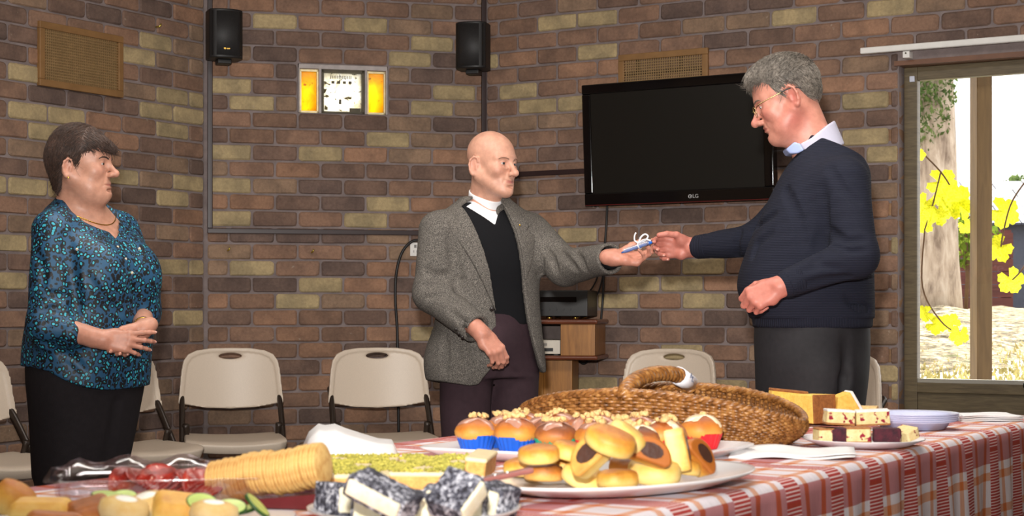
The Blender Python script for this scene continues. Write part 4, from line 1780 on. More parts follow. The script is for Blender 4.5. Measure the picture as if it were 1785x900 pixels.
def muffin(p, colour, ci, label, seed, plain=False):
    rr = random.Random(seed)
    o = thing('muffin', label, 'muffin', p, rr.uniform(0, 6.28), 'iced muffins on the serving tray')
    n = 48
    rows = []
    for (r, z) in ((0.0, 0.001), (0.030, 0.001), (0.031, 0.002), (0.042, 0.033), (0.041, 0.0335), (0.030, 0.004)):
        rows.append([(r * (1 + (0.022 if i % 2 else -0.022) * (1 if r > 0.03 else 0)) * math.cos(2 * PI * i / n), r * (1 + (0.022 if i % 2 else -0.022) * (1 if r > 0.03 else 0)) * math.sin(2 * PI * i / n), z) for i in range(n)])
    MB().grid(rows, True).build('paper_cup', CUPS[colour], o)
    p1, p2 = rr.uniform(0, 6.28), rr.uniform(0, 6.28)
    hgt = rr.uniform(0.94, 1.10)
    dome = [(0.0, 0.010), (0.0385, 0.026), (0.0435, 0.034), (0.0445, 0.041), (0.041, 0.050), (0.033, 0.058), (0.020, 0.0645), (0.008, 0.067), (0.0, 0.0675)]
    wob = lambda a, i: 1 + 0.05 * math.sin(2 * a + p1) + 0.03 * math.sin(5 * a + p2)
    MB().lathe([(r, 0.026 + (z - 0.026) * hgt if z > 0.026 else z) for r, z in dome], 28, None, 1, 1, wob).build('cake', CAKES[ci], o, smooth=True)
    # icing with drips
    rows = []
    tp_ = [(0.0, 0.0690), (0.010, 0.0685), (0.021, 0.0662), (0.031, 0.061), (0.039, 0.0545), (0.0435, 0.0475), (0.0462, 0.0405)]
    ext = [0.45 + 0.30 * math.sin(3 * 2 * PI * i / 28 + p1) + 0.18 * math.sin(5 * 2 * PI * i / 28 + p2) for i in range(28)]
    for k, _ in enumerate(tp_):
        row = []
        for i in range(28):
            a = 2 * PI * i / 28
            e = max(0.25, min(1.0, ext[i])) * 6 * k / 6
            k0 = min(int(e), 5)
            t = e - k0
            r = tp_[k0][0] + (tp_[k0 + 1][0] - tp_[k0][0]) * t
            z = tp_[k0][1] + (tp_[k0 + 1][1] - tp_[k0][1]) * t
            w = wob(a, 0)
            row.append((r * w * math.cos(a), r * w * math.sin(a), 0.026 + (z - 0.026) * hgt + (0.0006 if k < 6 else -0.0012)))
        rows.append(row)
    MB().grid(rows, True).build('icing', ICING if plain or rr.random() < 0.5 else ICINGD, o, smooth=True)
    if not plain:
        for k in range(rr.randint(7, 10)):
            a, r = rr.uniform(0, 6.28), 0.022 * math.sqrt(rr.random())
            q = bpy.data.objects.new('walnut_piece', _nut[k % 3])
            q.location = (r * math.cos(a), r * math.sin(a), 0.026 + 0.0435 * hgt - r * r * 7 + rr.uniform(0.001, 0.006))
            q.rotation_euler = (rr.uniform(-0.8, 0.8), rr.uniform(-0.8, 0.8), rr.uniform(0, 6))
            sc = rr.uniform(0.7, 1.25)
            q.scale = (sc, sc, sc)
            link(q, o)
    else:
        q = bpy.data.objects.new('walnut_piece', _nut[0])
        q.location = (0.0, 0.004, 0.074)
        link(q, o)


m0 = Vector((-0.074, 3.440, TZC + 0.0065))
cols = [['blue', 'blue', 'green', 'red', 'green'], ['blue', 'blue', 'red', 'green', 'red'], ['green', 'blue', 'red', 'green', 'red']]
names_r = ['front row', 'middle row', 'back row']
names_c = ['first', 'second', 'third', 'fourth', 'last']
for r in range(3):
    for c in range(5):
        q = m0 + TU * (c * 0.0935 + (0.012 if r == 1 else 0)) + TV * (r * 0.094)
        plain = (r == 2 and c == 4)
        lb = '%s walnut muffin of the %s, counting from the left, in a %s paper cup' % (names_c[c], names_r[r], cols[r][c])
        if plain:
            lb = 'plain glazed muffin in a red paper cup at the right end of the tray'
            q = tp(1224, 783, TZC + 0.0065)
        muffin(q, cols[r][c], 1 if (r, c) in ((0, 2), (1, 1), (0, 4), (1, 3), (2, 2)) else 0, lb, 40 + r * 7 + c, plain)

# ================= wicker basket
bc_ = Vector((0.335, 3.80, TZC))
byaw = D2(-29.5)
bas = thing('wicker_basket', 'long brown woven wicker basket with an arched handle', 'basket', bc_, byaw)
WIC = NT('wicker')
nz = WIC.noise(60, 4, 0.6)
n2 = WIC.noise(9, 3, 0.5)
c = WIC.ramp(nz.outputs[0], [(0.28, lin((78, 46, 20))), (0.5, lin((142, 92, 44))), (0.75, lin((192, 142, 82)))])
WIC.color(c)
WIC.set(Roughness=0.38)
WIC.bump(nz.outputs[0], 0.2, 0.001)
WIC = WIC.m
WICD = simple('dark_wicker', (104, 66, 32), 0.45, var=0.3, nscale=40)


def bas_h(th):
    return 0.046 + 0.064 * abs(math.sin(th)) ** 1.5


def bas_pt(th, k, off=0.0):
    """k 0 bottom .. 1 rim"""
    h = bas_h(th)
    ax = 0.303 + 0.042 * math.sin(k * 2.0) + off
    ay = 0.140 + 0.042 * math.sin(k * 2.0) + off
    return Vector((ax * math.cos(th), ay * math.sin(th), 0.004 + h * k))


NR, NT_ = 15, 300
weave = MB()
for r in range(NR):
    k = (r + 0.5) / NR
    pts, rad = [], []
    for i in range(NT_):
        th = 2 * PI * i / NT_
        w_ = math.cos(PI * (i / 2 + r))
        pts.append(bas_pt(th, k, 0.0042 * w_))
        rad.append(0.0040 + 0.0008 * abs(w_))
    weave.tube(pts, rad, 5, closed=True)
tag(weave.build('weave', WIC, bas, smooth=True), kind='stuff')
st = MB()
for i in range(0, NT_, 2):
    th = 2 * PI * (i + 1.0) / NT_
    st.tube([bas_pt(th, 0.02), bas_pt(th, 0.5), bas_pt(th, 0.99)], 0.0030, 5)
tag(st.build('stakes', WICD, bas, smooth=True), kind='stuff')
rm = MB()
for ph in range(3):
    pts = []
    for i in range(220):
        th = 2 * PI * i / 220
        a = 38 * th + ph * 2 * PI / 3
        q = bas_pt(th, 1.0)
        nrm_ = Vector((math.cos(th), math.sin(th), 0))
        pts.append(q + nrm_ * 0.0055 * math.cos(a) + Vector((0, 0, 0.003 + 0.0050 * math.sin(a))))
    rm.tube(pts, 0.0050, 6, closed=True)
rm.build('rim', WIC, bas, smooth=True)
MB().lathe([(0.0, 0.001), (1.0, 0.001), (1.0, 0.007), (0.0, 0.008)], 60, None, 0.303, 0.14).build('basket_base', WICD, bas, smooth=True)
# handle across the short axis
hp = []
for i in range(25):
    a = PI * i / 24
    hp.append(Vector((0.0, 0.178 * math.cos(PI - a), 0.104 + 0.048 * math.sin(a) ** 0.8)))
hd = MB()
hd.tube(hp, 0.0105, 8)
core = hd.build('handle', WICD, bas, smooth=True)
wr = MB()
for ph in range(4):
    pts = []
    prev = None
    for i in range(241):
        s_ = i / 240 * 24
        k0 = min(int(s_), 23)
        q = hp[k0].lerp(hp[k0 + 1], s_ - k0)
        t_ = (hp[k0 + 1] - hp[k0]).normalized()
        x_ = Vector((1, 0, 0))
        y_ = t_.cross(x_)
        a = i / 240 * 2 * PI * 7 + ph * PI / 2
        pts.append(q + (x_ * math.cos(a) + y_ * math.sin(a)) * 0.0125)
    wr.tube(pts, 0.0062, 6)
wr.build('handle_wrap', WIC, core, smooth=True)
# paper tag folded round the far end of the handle
q0, q1 = hp[17], hp[21]
t_ = (q1 - q0).normalized()
mb = MB()
rows = []
for q in (q0 - t_ * 0.004, q0.lerp(q1, 0.5), q1 + t_ * 0.01):
    row = []
    for i in range(12):
        a = 2 * PI * i / 12
        x_ = Vector((1, 0, 0))
        y_ = t_.cross(x_)
        row.append(q + x_ * math.cos(a) * 0.0225 + y_ * math.sin(a) * 0.021)
    rows.append(row)
mb.grid(rows, True)
TAGM = simple('white_paper_tag', (238, 238, 244), 0.7, var=0.01)
ptag = mb.build('paper_tag', TAGM, core, smooth=True)
sm = ptag.modifiers.new('thick', 'SOLIDIFY')
sm.thickness = 0.0006
INK = simple('blue_grey_ink', (84, 92, 124), 0.7, var=0.0)
# flat side of the tag that faces down the table
mid = q0.lerp(q1, 0.55)
face = (Matrix.Rotation(-byaw, 3, 'Z') @ Vector((-0.05, -0.95, 0.30))).normalized()
face = (face - t_ * face.dot(t_)).normalized()
sd_ = t_.cross(face)
rt_ = (Matrix.Rotation(-byaw, 3, 'Z') @ Vector((0.92, 0.0, -0.38)))
rt_ = (rt_ - face * rt_.dot(face)).normalized()
Mt = frame(mid + face * 0.0225, rt_, face.cross(rt_), face)
tx = text_mesh('handwriting', 'M-', 0.022, INK, core, Mt, 0.0003)

# ================= plate of berry slices, cake plate, stacked plates, napkins
flute = lambda a, i: 1.0 + (0.010 * math.cos(36 * a) if 2 <= i <= 5 else 0)
bp = tp(1505, 768, TZC + 0.012)
berry_plate = dish('paper_plate', 'white fluted paper plate holding berry cake slices', 'plate', (bp.x, bp.y, TZC), [(0.0, 0.004), (0.68, 0.004), (0.74, 0.006), (0.98, 0.0165), (1.0, 0.0175), (0.99, 0.0155), (0.74, 0.002), (0.66, 0.0), (0.0, 0.0)], 0.132, 0.132, 0, PAPERP, 108, flute)
BERRY = crumb('berry_sponge', (226, 196, 132), (246, 226, 172), 80, (150, 24, 50), 55, 0.60)
BERRYD = crumb('dark_berry_sponge', (40, 20, 30), (92, 30, 44), 70, (226, 200, 150), 45, 0.66)
CRUST = crumb('brown_crust', (148, 92, 48), (188, 130, 74), 140, bump=0.4)
SUGAR = simple('icing_sugar', (240, 232, 226), 0.9, var=0.1, nscale=90, bump=0.5, bscale=200)


def slab(name, label, cat, p, yaw, size, mat, crust, group, tilt=(0, 0), top=None, part='sponge'):
    o = thing(name, label, cat, p, yaw, group)
    o.rotation_euler = (tilt[0], tilt[1], yaw)
    w, d, h = size
    rr = random.Random(int(abs(p[0]) * 9999))
    mb = MB()
    pts = [(x + rr.uniform(-0.002, 0.002), y + rr.uniform(-0.002, 0.002)) for x, y in rrect(w / 2, d / 2, 0.004, 2)]
    mb.prism(pts, 0.0025, h, taper=0.97)
    mb.build(part, mat, o, bevel=0.002, seg=1)
    if crust is not None:
        MB().prism([(x * 1.01, y * 1.01) for x, y in pts], 0.0, 0.005).build('crust', crust, o, bevel=0.0015, seg=1)
    if top is not None:
        MB().prism([(x * 0.985, y * 0.985) for x, y in pts], h - 0.002, h + 0.003).build('topping', top, o, bevel=0.002, seg=1)
    return o


gB = 'berry cake slices on the paper plate'
for (px, py, z, yaw, sz, mt, tp_, tl, lb) in [
    (1440, 762, 0.0, 0.2, (0.050, 0.05, 0.030), BERRY, CRUST, (0, 0), 'pale berry slice at the left end of the paper plate'),
    (1454, 765, 0.0, 0.1, (0.052, 0.045, 0.033), BERRYD, None, (0, 0), 'dark berry slice at the left front of the paper plate'),
    (1493, 766, 0.0, 0.05, (0.055, 0.045, 0.032), BERRY, CRUST, (0, 0), 'brown-crusted slice in the middle front of the paper plate'),
    (1546, 766, 0.0, -0.1, (0.062, 0.045, 0.032), BERRYD, None, (0, 0), 'dark berry slice dusted with sugar at the right front'),
    (1580, 763, 0.0, 0.6, (0.040, 0.05, 0.030), BERRY, None, (0.1, -0.35), 'small pale slice tilted at the right end of the paper plate'),
    (1462, 752, 0.033, 0.05, (0.064, 0.05, 0.031), BERRY, SUGAR, (0, 0.06), 'sugar-dusted berry slice lying on top, left of two'),
    (1521, 753, 0.032, -0.1, (0.074, 0.05, 0.032), BERRY, SUGAR, (0, -0.05), 'sugar-dusted berry slice lying on top, right of two'),
]:
    q = tp(px, py, TZC + 0.006 + z) if False else Vector((0, 0, 0))
    Y = (CAMZ - TZC - 0.006) * F / (772 - HY) if z == 0 else (CAMZ - TZC - 0.006) * F / (766 - HY)
    if z == 0 and px == 1580:
        Y += 0.03
    q = Vector(((px - CX) * Y / F, Y, TZC + 0.006 + z))
    slab('cake_slice', lb, 'cake', q, yaw + 0.0, sz, mt, CRUST if mt is BERRY else None, gB, tl, tp_)

kp = tp(1440, 728, TZC + 0.01)
cake_plate = dish('cake_plate', 'white plate of yellow cake wedges behind the basket end', 'plate', (kp.x, kp.y, TZC), [(0.0, 0.004), (0.66, 0.004), (0.98, 0.015), (1.0, 0.016), (0.99, 0.014), (0.70, 0.0), (0.0, 0.0)], 0.15, 0.15, 0, PAPERP, 64)
YEL = crumb('yellow_sponge', (222, 170, 66), (244, 206, 104), 90, (70, 36, 28), 30, 0.68)
YEL2 = crumb('plain_yellow_sponge', (226, 176, 72), (246, 208, 108), 90)
CRUSTB = crumb('baked_cake_crust', (120, 70, 30), (166, 104, 50), 110, bump=0.4)


def wedge(px, py, pts, depth, yaw, label, mat, crustside, z=0.0, extra_tilt=0.0):
    """standing slice: profile in local x-z, thickness along local y"""
    Y = (CAMZ - TZC - 0.006 - z) * F / (py - HY)
    q = Vector(((px - CX) * Y / F, Y, TZC + 0.006 + z))
    o = thing('cake_wedge', label, 'cake', q, yaw, 'cake wedges on the plate behind the basket')
    M = Matrix.Rotation(PI / 2, 4, 'X')
    MB().prism(pts, -depth / 2, depth / 2, M).build('sponge', mat, o, bevel=0.003, seg=2)
    if crustside:
        (a, b), th = crustside
        ax, bx = Vector(pts[a]), Vector(pts[b])
        d = (bx - ax).normalized()
        nn = Vector((d.y, -d.x))
        c_ = [ax + nn * th, bx + nn * th, bx - nn * 0.001, ax - nn * 0.001]
        MB().prism([tuple(v) for v in c_], -depth / 2 - 0.001, depth / 2 + 0.001, M).build('crust', CRUSTB, o, bevel=0.002, seg=1)
    return o


wedge(1372, 733, [(-0.050, 0), (0.048, 0), (0.052, 0.070), (-0.045, 0.080)], 0.04, 0.1, 'yellow cake slice with brown crust, leftmost behind the basket end', YEL, ((2, 3), 0.006))
wedge(1418, 737, [(-0.045, 0), (0.040, 0), (0.036, 0.074), (-0.048, 0.072)], 0.075, -1.0, 'thick cake slice turning its brown crusted side to the basket', YEL2, ((1, 2), 0.006))
wedge(1470, 737, [(-0.030, 0), (0.058, 0), (0.010, 0.080), (-0.022, 0.068)], 0.05, 0.15, 'pointed yellow cake slice with a dark marbled patch and white-topped crust', YEL, None)
o = bpy.data.objects.get('cake_wedge.002')
pp = [Vector((0.058, 0)), Vector((0.010, 0.080))]
dd = (pp[1] - pp[0]).normalized()
nn = Vector((dd.y, -dd.x))
MB().prism([tuple(pp[0] + nn * 0.007), tuple(pp[1] + nn * 0.007), tuple(pp[1] - nn * 0.001), tuple(pp[0] - nn * 0.001)], -0.0255, 0.0255, Matrix.Rotation(PI / 2, 4, 'X')).build('white_icing', SUGAR, o, bevel=0.002, seg=1)
SHORT = crumb('shortbread', (206, 166, 104), (230, 198, 140), 150, bump=0.3)
sp = tp(1530, 724, TZC + 0.008)
dish('side_plate', 'small white plate with pale shortbread pieces near the far table edge', 'plate', (sp.x, sp.y, TZC), [(0.0, 0.003), (0.7, 0.003), (1.0, 0.010), (0.98, 0.008), (0.7, 0.0), (0.0, 0.0)], 0.11, 0.10, 0, PAPERP, 48)
for (px, py, z, yaw, sz, lb) in [(1512, 729, 0.0, 0.2, (0.075, 0.06, 0.016), 'flat shortbread piece lowest of the three on the side plate'), (1507, 722, 0.018, -0.3, (0.072, 0.055, 0.015), 'flat shortbread piece on top at the left of the side plate'),
                                (1540, 724, 0.0, 0.1, (0.078, 0.055, 0.020), 'flat shortbread piece at the right of the side plate')]:
    Y = (CAMZ - TZC - 0.006) * F / (728 - HY)
    q = Vector(((px - CX) * Y / F, Y + (0.02 if px == 1540 else 0), TZC + 0.004 + z))
    slab('shortbread', lb, 'biscuit', q, yaw, sz, SHORT, None, 'shortbread pieces on the side plate', part='biscuit_body')

# stack of plastic plates
pp_ = tp(1592, 747, TZC)
for k in range(5):
    lbls = ['bottom plate of the bluish white plastic stack at the far right', 'second plate from the bottom of the bluish plastic stack', 'middle plate of the bluish plastic stack',
            'second plate from the top of the bluish plastic stack', 'topmost plate of the bluish white plastic stack, ribbed rim']
    dish('plastic_plate', lbls[k], 'plate', (pp_.x, pp_.y, TZC + 0.0046 * k), [(0.0, 0.002), (0.60, 0.002), (0.66, 0.004), (0.78, 0.0185), (0.99, 0.022), (1.0, 0.0215), (0.985, 0.0178), (0.80, 0.0145), (0.70, 0.0), (0.0, 0.0)] if k else
         [(0.0, 0.002), (0.60, 0.002), (0.66, 0.004), (0.78, 0.0185), (0.99, 0.022), (1.0, 0.0215), (0.80, 0.016), (0.70, 0.0), (0.0, 0.0)], 0.112, 0.112, 0, PLASTB, 120,
         lambda a, i: 1.0 + (0.006 * math.cos(60 * a) if i in (3, 4, 5) else 0), 'plastic plates stacked at the far right')


def napkin(px0, py0, px1, py1, label, layers, seed, group, z0=0.0, wobble=0.004, yaw=None, size=None):
    """folded napkin lying on the cloth"""
    rr = random.Random(seed)
    a, b = tp(px0, py0), tp(px1, py1)
    c = (a + b) / 2
    o = thing('paper_napkin', label, 'napkin', (c.x, c.y, TZC + z0), yaw, group)
    w, d = size
    n = 14
    for L in range(layers):
        rows = []
        sh = (rr.uniform(-0.004, 0.004), rr.uniform(-0.004, 0.004))
        for j in range(n + 1):
            row = []
            for i in range(n + 1):
                x, y = -w / 2 + w * i / n + sh[0], -d / 2 + d * j / n + sh[1]
                e = max(abs(2 * i / n - 1), abs(2 * j / n - 1)) ** 6
                row.append((x, y, 0.0025 + L * 0.0030 + wobble * (0.5 + 0.5 * math.sin(x * 41 + seed + L * 0.3) * math.cos(y * 37 + seed)) + e * 0.003 * math.sin(9 * x + 13 * y + L)))
            rows.append(row)
        p = MB().grid(rows).build('sheet', NAPK, o, smooth=True)
        s_ = p.modifiers.new('thick', 'SOLIDIFY')
        s_.thickness = 0.0024
        s_.offset = -1
    return o


napkin(1280, 790, 1490, 800, 'flat white paper napkin lying on the cloth in front of the berry slices', 2, 3, 'white paper napkins lying on the cloth', 0, 0.006, TYAW + 0.35, (0.25, 0.19))
napkin(1665, 733, 1765, 733, 'white paper napkin stack beyond the plastic plates, at the far table corner', 5, 5, 'white paper napkins lying on the cloth', 0, 0.004, 0.02, (0.165, 0.15))
# the napkin standing up behind the crackers
sn = thing('paper_napkin', 'white paper napkin standing folded behind the cracker roll', 'napkin', tp(612, 812, TZC), 0.12, 'white paper napkin standing up')
prof = [(-0.062, 0.0), (-0.066, 0.020), (-0.058, 0.044), (-0.044, 0.060), (-0.034, 0.0575), (-0.020, 0.060), (-0.006, 0.052), (0.020, 0.040), (0.044, 0.030), (0.064, 0.028), (0.070, 0.012), (0.072, 0.0)]
for (dy, ln) in ((0.0, 0.0), (0.03, 0.004)):
    rows = []
    for i, (x, z) in enumerate(prof):
        pass
    rows = [[(x * (1.15 + 0.04 * k), dy * 1.0 + 0.03 * k * k * 0.2 + 0.006 * math.sin(x * 60 + k), 0.001 + z * 1.05 * k / 6) for x, z in prof] for k in range(7)]
    p = MB().grid(rows).build('fold', NAPK, sn, smooth=True)
    s_ = p.modifiers.new('thick', 'SOLIDIFY')
    s_.thickness = 0.003

# ================= pistachio-topped slices on a white plate
spl = Vector((-0.190, 2.825, TZC))
ppl = dish('slice_plate', 'white rectangular plate under the pistachio-topped cake', 'plate', spl, [(0.0, 0.004), (0.80, 0.004), (0.98, 0.012), (1.0, 0.013), (0.99, 0.010), (0.8, 0.0), (0.0, 0.0)], 0.152, 0.192, 0, CHINA, 64,
           lambda a, i: 1.0 / (abs(math.cos(a)) ** 5 + abs(math.sin(a)) ** 5) ** 0.2)
SPONGE = crumb('golden_sponge', (188, 130, 62), (226, 180, 108), 60)
CREAMT = simple('cream_icing', (232, 212, 166), 0.6, var=0.08, nscale=50, bump=0.3, bscale=90)
PIST = crumb('pistachio', (84, 88, 16), (222, 208, 96), 75)


def pist_slice(c, yaw, size, label, seed, nuts=True, tilt=(0, 0)):
    rr = random.Random(seed)
    o = thing('pistachio_slice', label, 'cake', c, yaw, 'pistachio-topped cake slices')
    o.rotation_euler = (tilt[0], tilt[1], yaw)
    w, d, h = size
    MB().prism(rrect(w / 2, d / 2, 0.005, 3), 0.0, h).build('sponge', SPONGE, o, bevel=0.002, seg=1)
    MB().prism(rrect(w / 2 + 0.0015, d / 2 + 0.0015, 0.006, 3), h - 0.004, h + 0.004).build('icing', CREAMT, o, bevel=0.003, seg=2)
    if nuts:
        mb = MB()
        for _ in range(int(w * d * 42000)):
            x, y = rr.uniform(-w / 2, w / 2), rr.uniform(-d / 2, d / 2)
            if math.sin(x * 60 + seed) * math.sin(y * 26 + seed * 2) > 0.45:
                continue
            s = rr.uniform(0.002, 0.0056)
            Rm = Euler((rr.uniform(0, 6), rr.uniform(0, 6), rr.uniform(0, 6))).to_matrix().to_4x4()
            mb.add([(s, 0, 0), (-s, 0, 0), (0, s * 0.7, 0), (0, -s * 0.7, 0), (0, 0, s * 0.8), (0, 0, -s * 0.8)],
                   [(0, 2, 4), (2, 1, 4), (1, 3, 4), (3, 0, 4), (2, 0, 5), (1, 2, 5), (3, 1, 5), (0, 3, 5)], T(x, y, h + 0.005 + rr.uniform(0, 0.002)) @ Rm)
        tag(mb.build('chopped_pistachio', PIST, o), kind='stuff')
    return o


ps = Vector((spl.x, spl.y, TZC + 0.0045))
pist_slice(ps + Vector((-0.072, 0.0, 0)), 0.02, (0.122, 0.33, 0.026), 'pistachio-topped cake piece at the left, beside the cracker roll', 1)
pist_slice(ps + Vector((0.052, 0.012, 0)), -0.02, (0.118, 0.30, 0.027), 'pistachio-topped cake piece in the middle, behind the lamingtons', 2)
pist_slice(ps + Vector((0.134, 0.060, 0.006)), -0.10, (0.036, 0.17, 0.034), 'narrow cake piece at the right with its crumb side showing', 3, False, (0.0, 0.10))

# cake server
SERV = simple('rose_brown_handle', (150, 96, 90), 0.3, var=0.1)
sv = thing('cake_server', 'cake server with a riveted rose brown handle beside the oval platter', 'server', tp(872, 836, TZC + 0.045), D2(33))
sv.rotation_euler = (0, D2(-7), D2(33))
MB().prism([(-0.10, -0.007), (0.055, -0.010), (0.060, 0.0), (0.055, 0.010), (-0.10, 0.007)], 0.0, 0.008).build('handle', SERV, sv, bevel=0.003)
for x in (-0.03, -0.008, 0.014):
    MB().lathe([(0.0, 0.0098), (0.003, 0.0092), (0.0036, 0.0075)], 10, T(x, 0, 0)).build('rivet', simple('steel', (210, 208, 206), 0.25, 0.9), sv)
MB().prism([(-0.10, -0.008), (-0.10, 0.008), (-0.14, 0.022), (-0.20, 0.026), (-0.235, 0.0), (-0.20, -0.026), (-0.14, -0.022)], 0.002, 0.0036).build('blade', simple('steel_blade', (200, 198, 196), 0.25, 0.9), sv)

# ================= lamingtons on a silver plate
lc = Vector(((722 - CX) * 2.365 / F, 2.365, TZC))
SILV = simple('silver_plate_metal', (222, 220, 220), 0.25, 0.25, var=0.06)
dish('silver_plate', 'round silver plate of lamingtons at the front of the table', 'plate', (lc.x, lc.y, TZC), [(0.0, 0.004), (0.72, 0.004), (0.80, 0.006), (0.98, 0.018), (1.0, 0.019), (0.99, 0.016), (0.80, 0.001), (0.70, 0.0), (0.0, 0.0)], 0.152, 0.152, 0, SILV, 64)
COCO = NT('coconut_chocolate_coat')
nz = COCO.noise(150, 4, 0.75)
n2 = COCO.noise(32, 3, 0.6)
f_ = COCO.math('ADD', nz.outputs[0], COCO.math('MULTIPLY', COCO.math('SUBTRACT', n2.outputs[0], 0.5), 0.5))
COCO.color(COCO.ramp(f_, [(0.38, lin((26, 22, 30))), (0.50, lin((84, 84, 98))), (0.62, lin((214, 214, 222)))]))
COCO.set(Roughness=0.8)
COCO.bump(nz.outputs[0], 0.8, 0.003)
COCO = COCO.m
LSP = crumb('cream_sponge', (240, 226, 186), (250, 244, 222), 110, bump=0.35)


def lamington(px, py, z, yaw, size, label, tilt=(0, 0), open_='-y'):
    Y = (CAMZ - TZC - 0.006 - z) * F / (py - HY)
    q = Vector(((px - CX) * Y / F, Y, TZC + 0.006 + z))
    o = thing('lamington', label, 'cake', q, yaw, 'lamingtons on the silver plate')
    o.rotation_euler = (tilt[0], tilt[1], yaw)
    w, d, h = size
    t = 0.0042
    MB().box((-w / 2 + t, -d / 2 - 0.0035, t), (w / 2 - t, d / 2 - t, h - t)).build('sponge', LSP, o, bevel=0.002, seg=1)
    c = MB()
    c.box((-w / 2, -d / 2 + 0.001, 0), (-w / 2 + t + 0.001, d / 2, h)).box((w / 2 - t - 0.001, -d / 2 + 0.001, 0), (w / 2, d / 2, h))
    c.box((-w / 2, -d / 2 + 0.001, 0), (w / 2, d / 2, t + 0.001)).box((-w / 2, -d / 2 + 0.001, h - t - 0.001), (w / 2, d / 2, h))
    c.box((-w / 2, d / 2 - t - 0.001, 0), (w / 2, d / 2, h))
    me = c.build('coating', COCO, o)
    rm_ = me.modifiers.new('remesh', 'REMESH')
    rm_.mode = 'VOXEL'
    rm_.voxel_size = 0.0022
    rm_.use_smooth_shade = True
    dsp = me.modifiers.new('rough', 'DISPLACE')
    tx_ = bpy.data.textures.get('coconut') or bpy.data.textures.new('coconut', 'CLOUDS')
    tx_.noise_scale = 0.008
    dsp.texture = tx_
    dsp.strength = 0.004
    dsp.mid_level = 0.5
    return o


for args in [
    (596, 897, 0.0, 0.75, (0.062, 0.055, 0.044), 'lamington at the left end of the silver plate, coated side to the camera', (0, 0.10)),
    (650, 908, 0.0, -0.05, (0.056, 0.055, 0.040), 'lamington at the left front of the silver plate, cut side showing', (0, 0.05)),
    (715, 912, 0.0, 0.05, (0.082, 0.055, 0.044), 'lamington in the middle front of the silver plate, cut side showing', (0, 0.22)),
    (793, 906, 0.0, -0.05, (0.086, 0.060, 0.046), 'lamington right of the middle on the silver plate, broad cut side showing', (0, 0.04)),
    (860, 896, 0.0, -0.55, (0.046, 0.055, 0.042), 'small lamington at the right end of the silver plate', (0.0, 0.22)),
    (662, 880, 0.038, -0.40, (0.088, 0.055, 0.030), 'lamington lying on top at the left, tilted with a pale cut edge', (0.12, 0.40)),
    (800, 880, 0.036, 0.85, (0.062, 0.055, 0.034), 'lamington lying on top at the right like a dark peak', (0.30, -0.70)),
]:
    lamington(*args)

# ================= crackers, cold meat, cucumber and pastries at the left
CLEAR = NT('clear_plastic')
tr = CLEAR.n('ShaderNodeBsdfTransparent')
tr.inputs[0].default_value = (0.93, 0.90, 0.92, 1)
g1 = CLEAR.n('ShaderNodeBsdfGlossy')
g1.inputs['Roughness'].default_value = 0.08
mx = CLEAR.n('ShaderNodeMixShader')
mx.inputs[0].default_value = 0.16
CLEAR.link(tr.outputs[0], mx.inputs[1])
CLEAR.link(g1.outputs[0], mx.inputs[2])
CLEAR.link(mx.outputs[0], CLEAR.out.inputs[0])
CLEAR = CLEAR.m
ct = tp(330, 872, TZC)
con = thing('clear_tray', 'shallow clear plastic tray holding red meat slices and cucumber', 'tray', (ct.x, ct.y, TZC), D2(12))
mb = MB()
rows = [[(x, y, z) for x, y in rrect(0.215 * k, 0.13 * k, 0.03)] for k, z in ((0.86, 0.001), (0.92, 0.022), (0.93, 0.040), (1.0, 0.043), (1.0, 0.0455), (0.91, 0.043), (0.90, 0.022), (0.84, 0.003))]
mb.grid(rows, True)
n_ = len(rows[0])
mb.f.append(tuple(reversed(range(n_))))
mb.build('tray_body', CLEAR, con, smooth=True)
lid = MB()
rows = []
for j in range(13):
    y = -0.05 + 0.115 * j / 12
    rows.append([(-0.205 + 0.30 * i / 24, y, 0.046 + 0.026 * math.sin(PI * j / 12) ** 0.6 * (0.75 + 0.25 * math.sin(i * 0.9)) * min(1, i / 3, (24 - i) / 3) + 0.0015 * math.sin(i * 2.3 + j * 1.7)) for i in range(25)])
lid.grid(rows).build('film', CLEAR, con, smooth=True)
MEAT = NT('cured_meat')
nz = MEAT.noise(70, 4, 0.6)
n2 = MEAT.noise(200, 2, 0.5)
c = MEAT.ramp(nz.outputs[0], [(0.32, lin((122, 24, 20))), (0.7, lin((186, 58, 40)))])
c = MEAT.mix(c, lin((236, 190, 170)), MEAT.ramp(n2.outputs[0], [(0.64, (0, 0, 0)), (0.70, (0.8, 0.8, 0.8))]))
MEAT.color(c)
MEAT.set(Roughness=0.3)
MEAT = MEAT.m


def meat_mesh(seed):
    rr = random.Random(seed)
    rows = []
    p = rr.uniform(0, 6)
    for j in range(9):
        r = 0.040 * j / 8
        row = []
        for i in range(24):
            a = 2 * PI * i / 24
            x, y = r * math.cos(a), r * math.sin(a)
            z = 0.012 * (abs(x) / 0.04) ** 1.3 + 0.004 * math.sin(3 * a + p) * j / 8
            row.append((x * 0.75, y, z))
        rows.append(row)
    return MB().grid(rows, True)


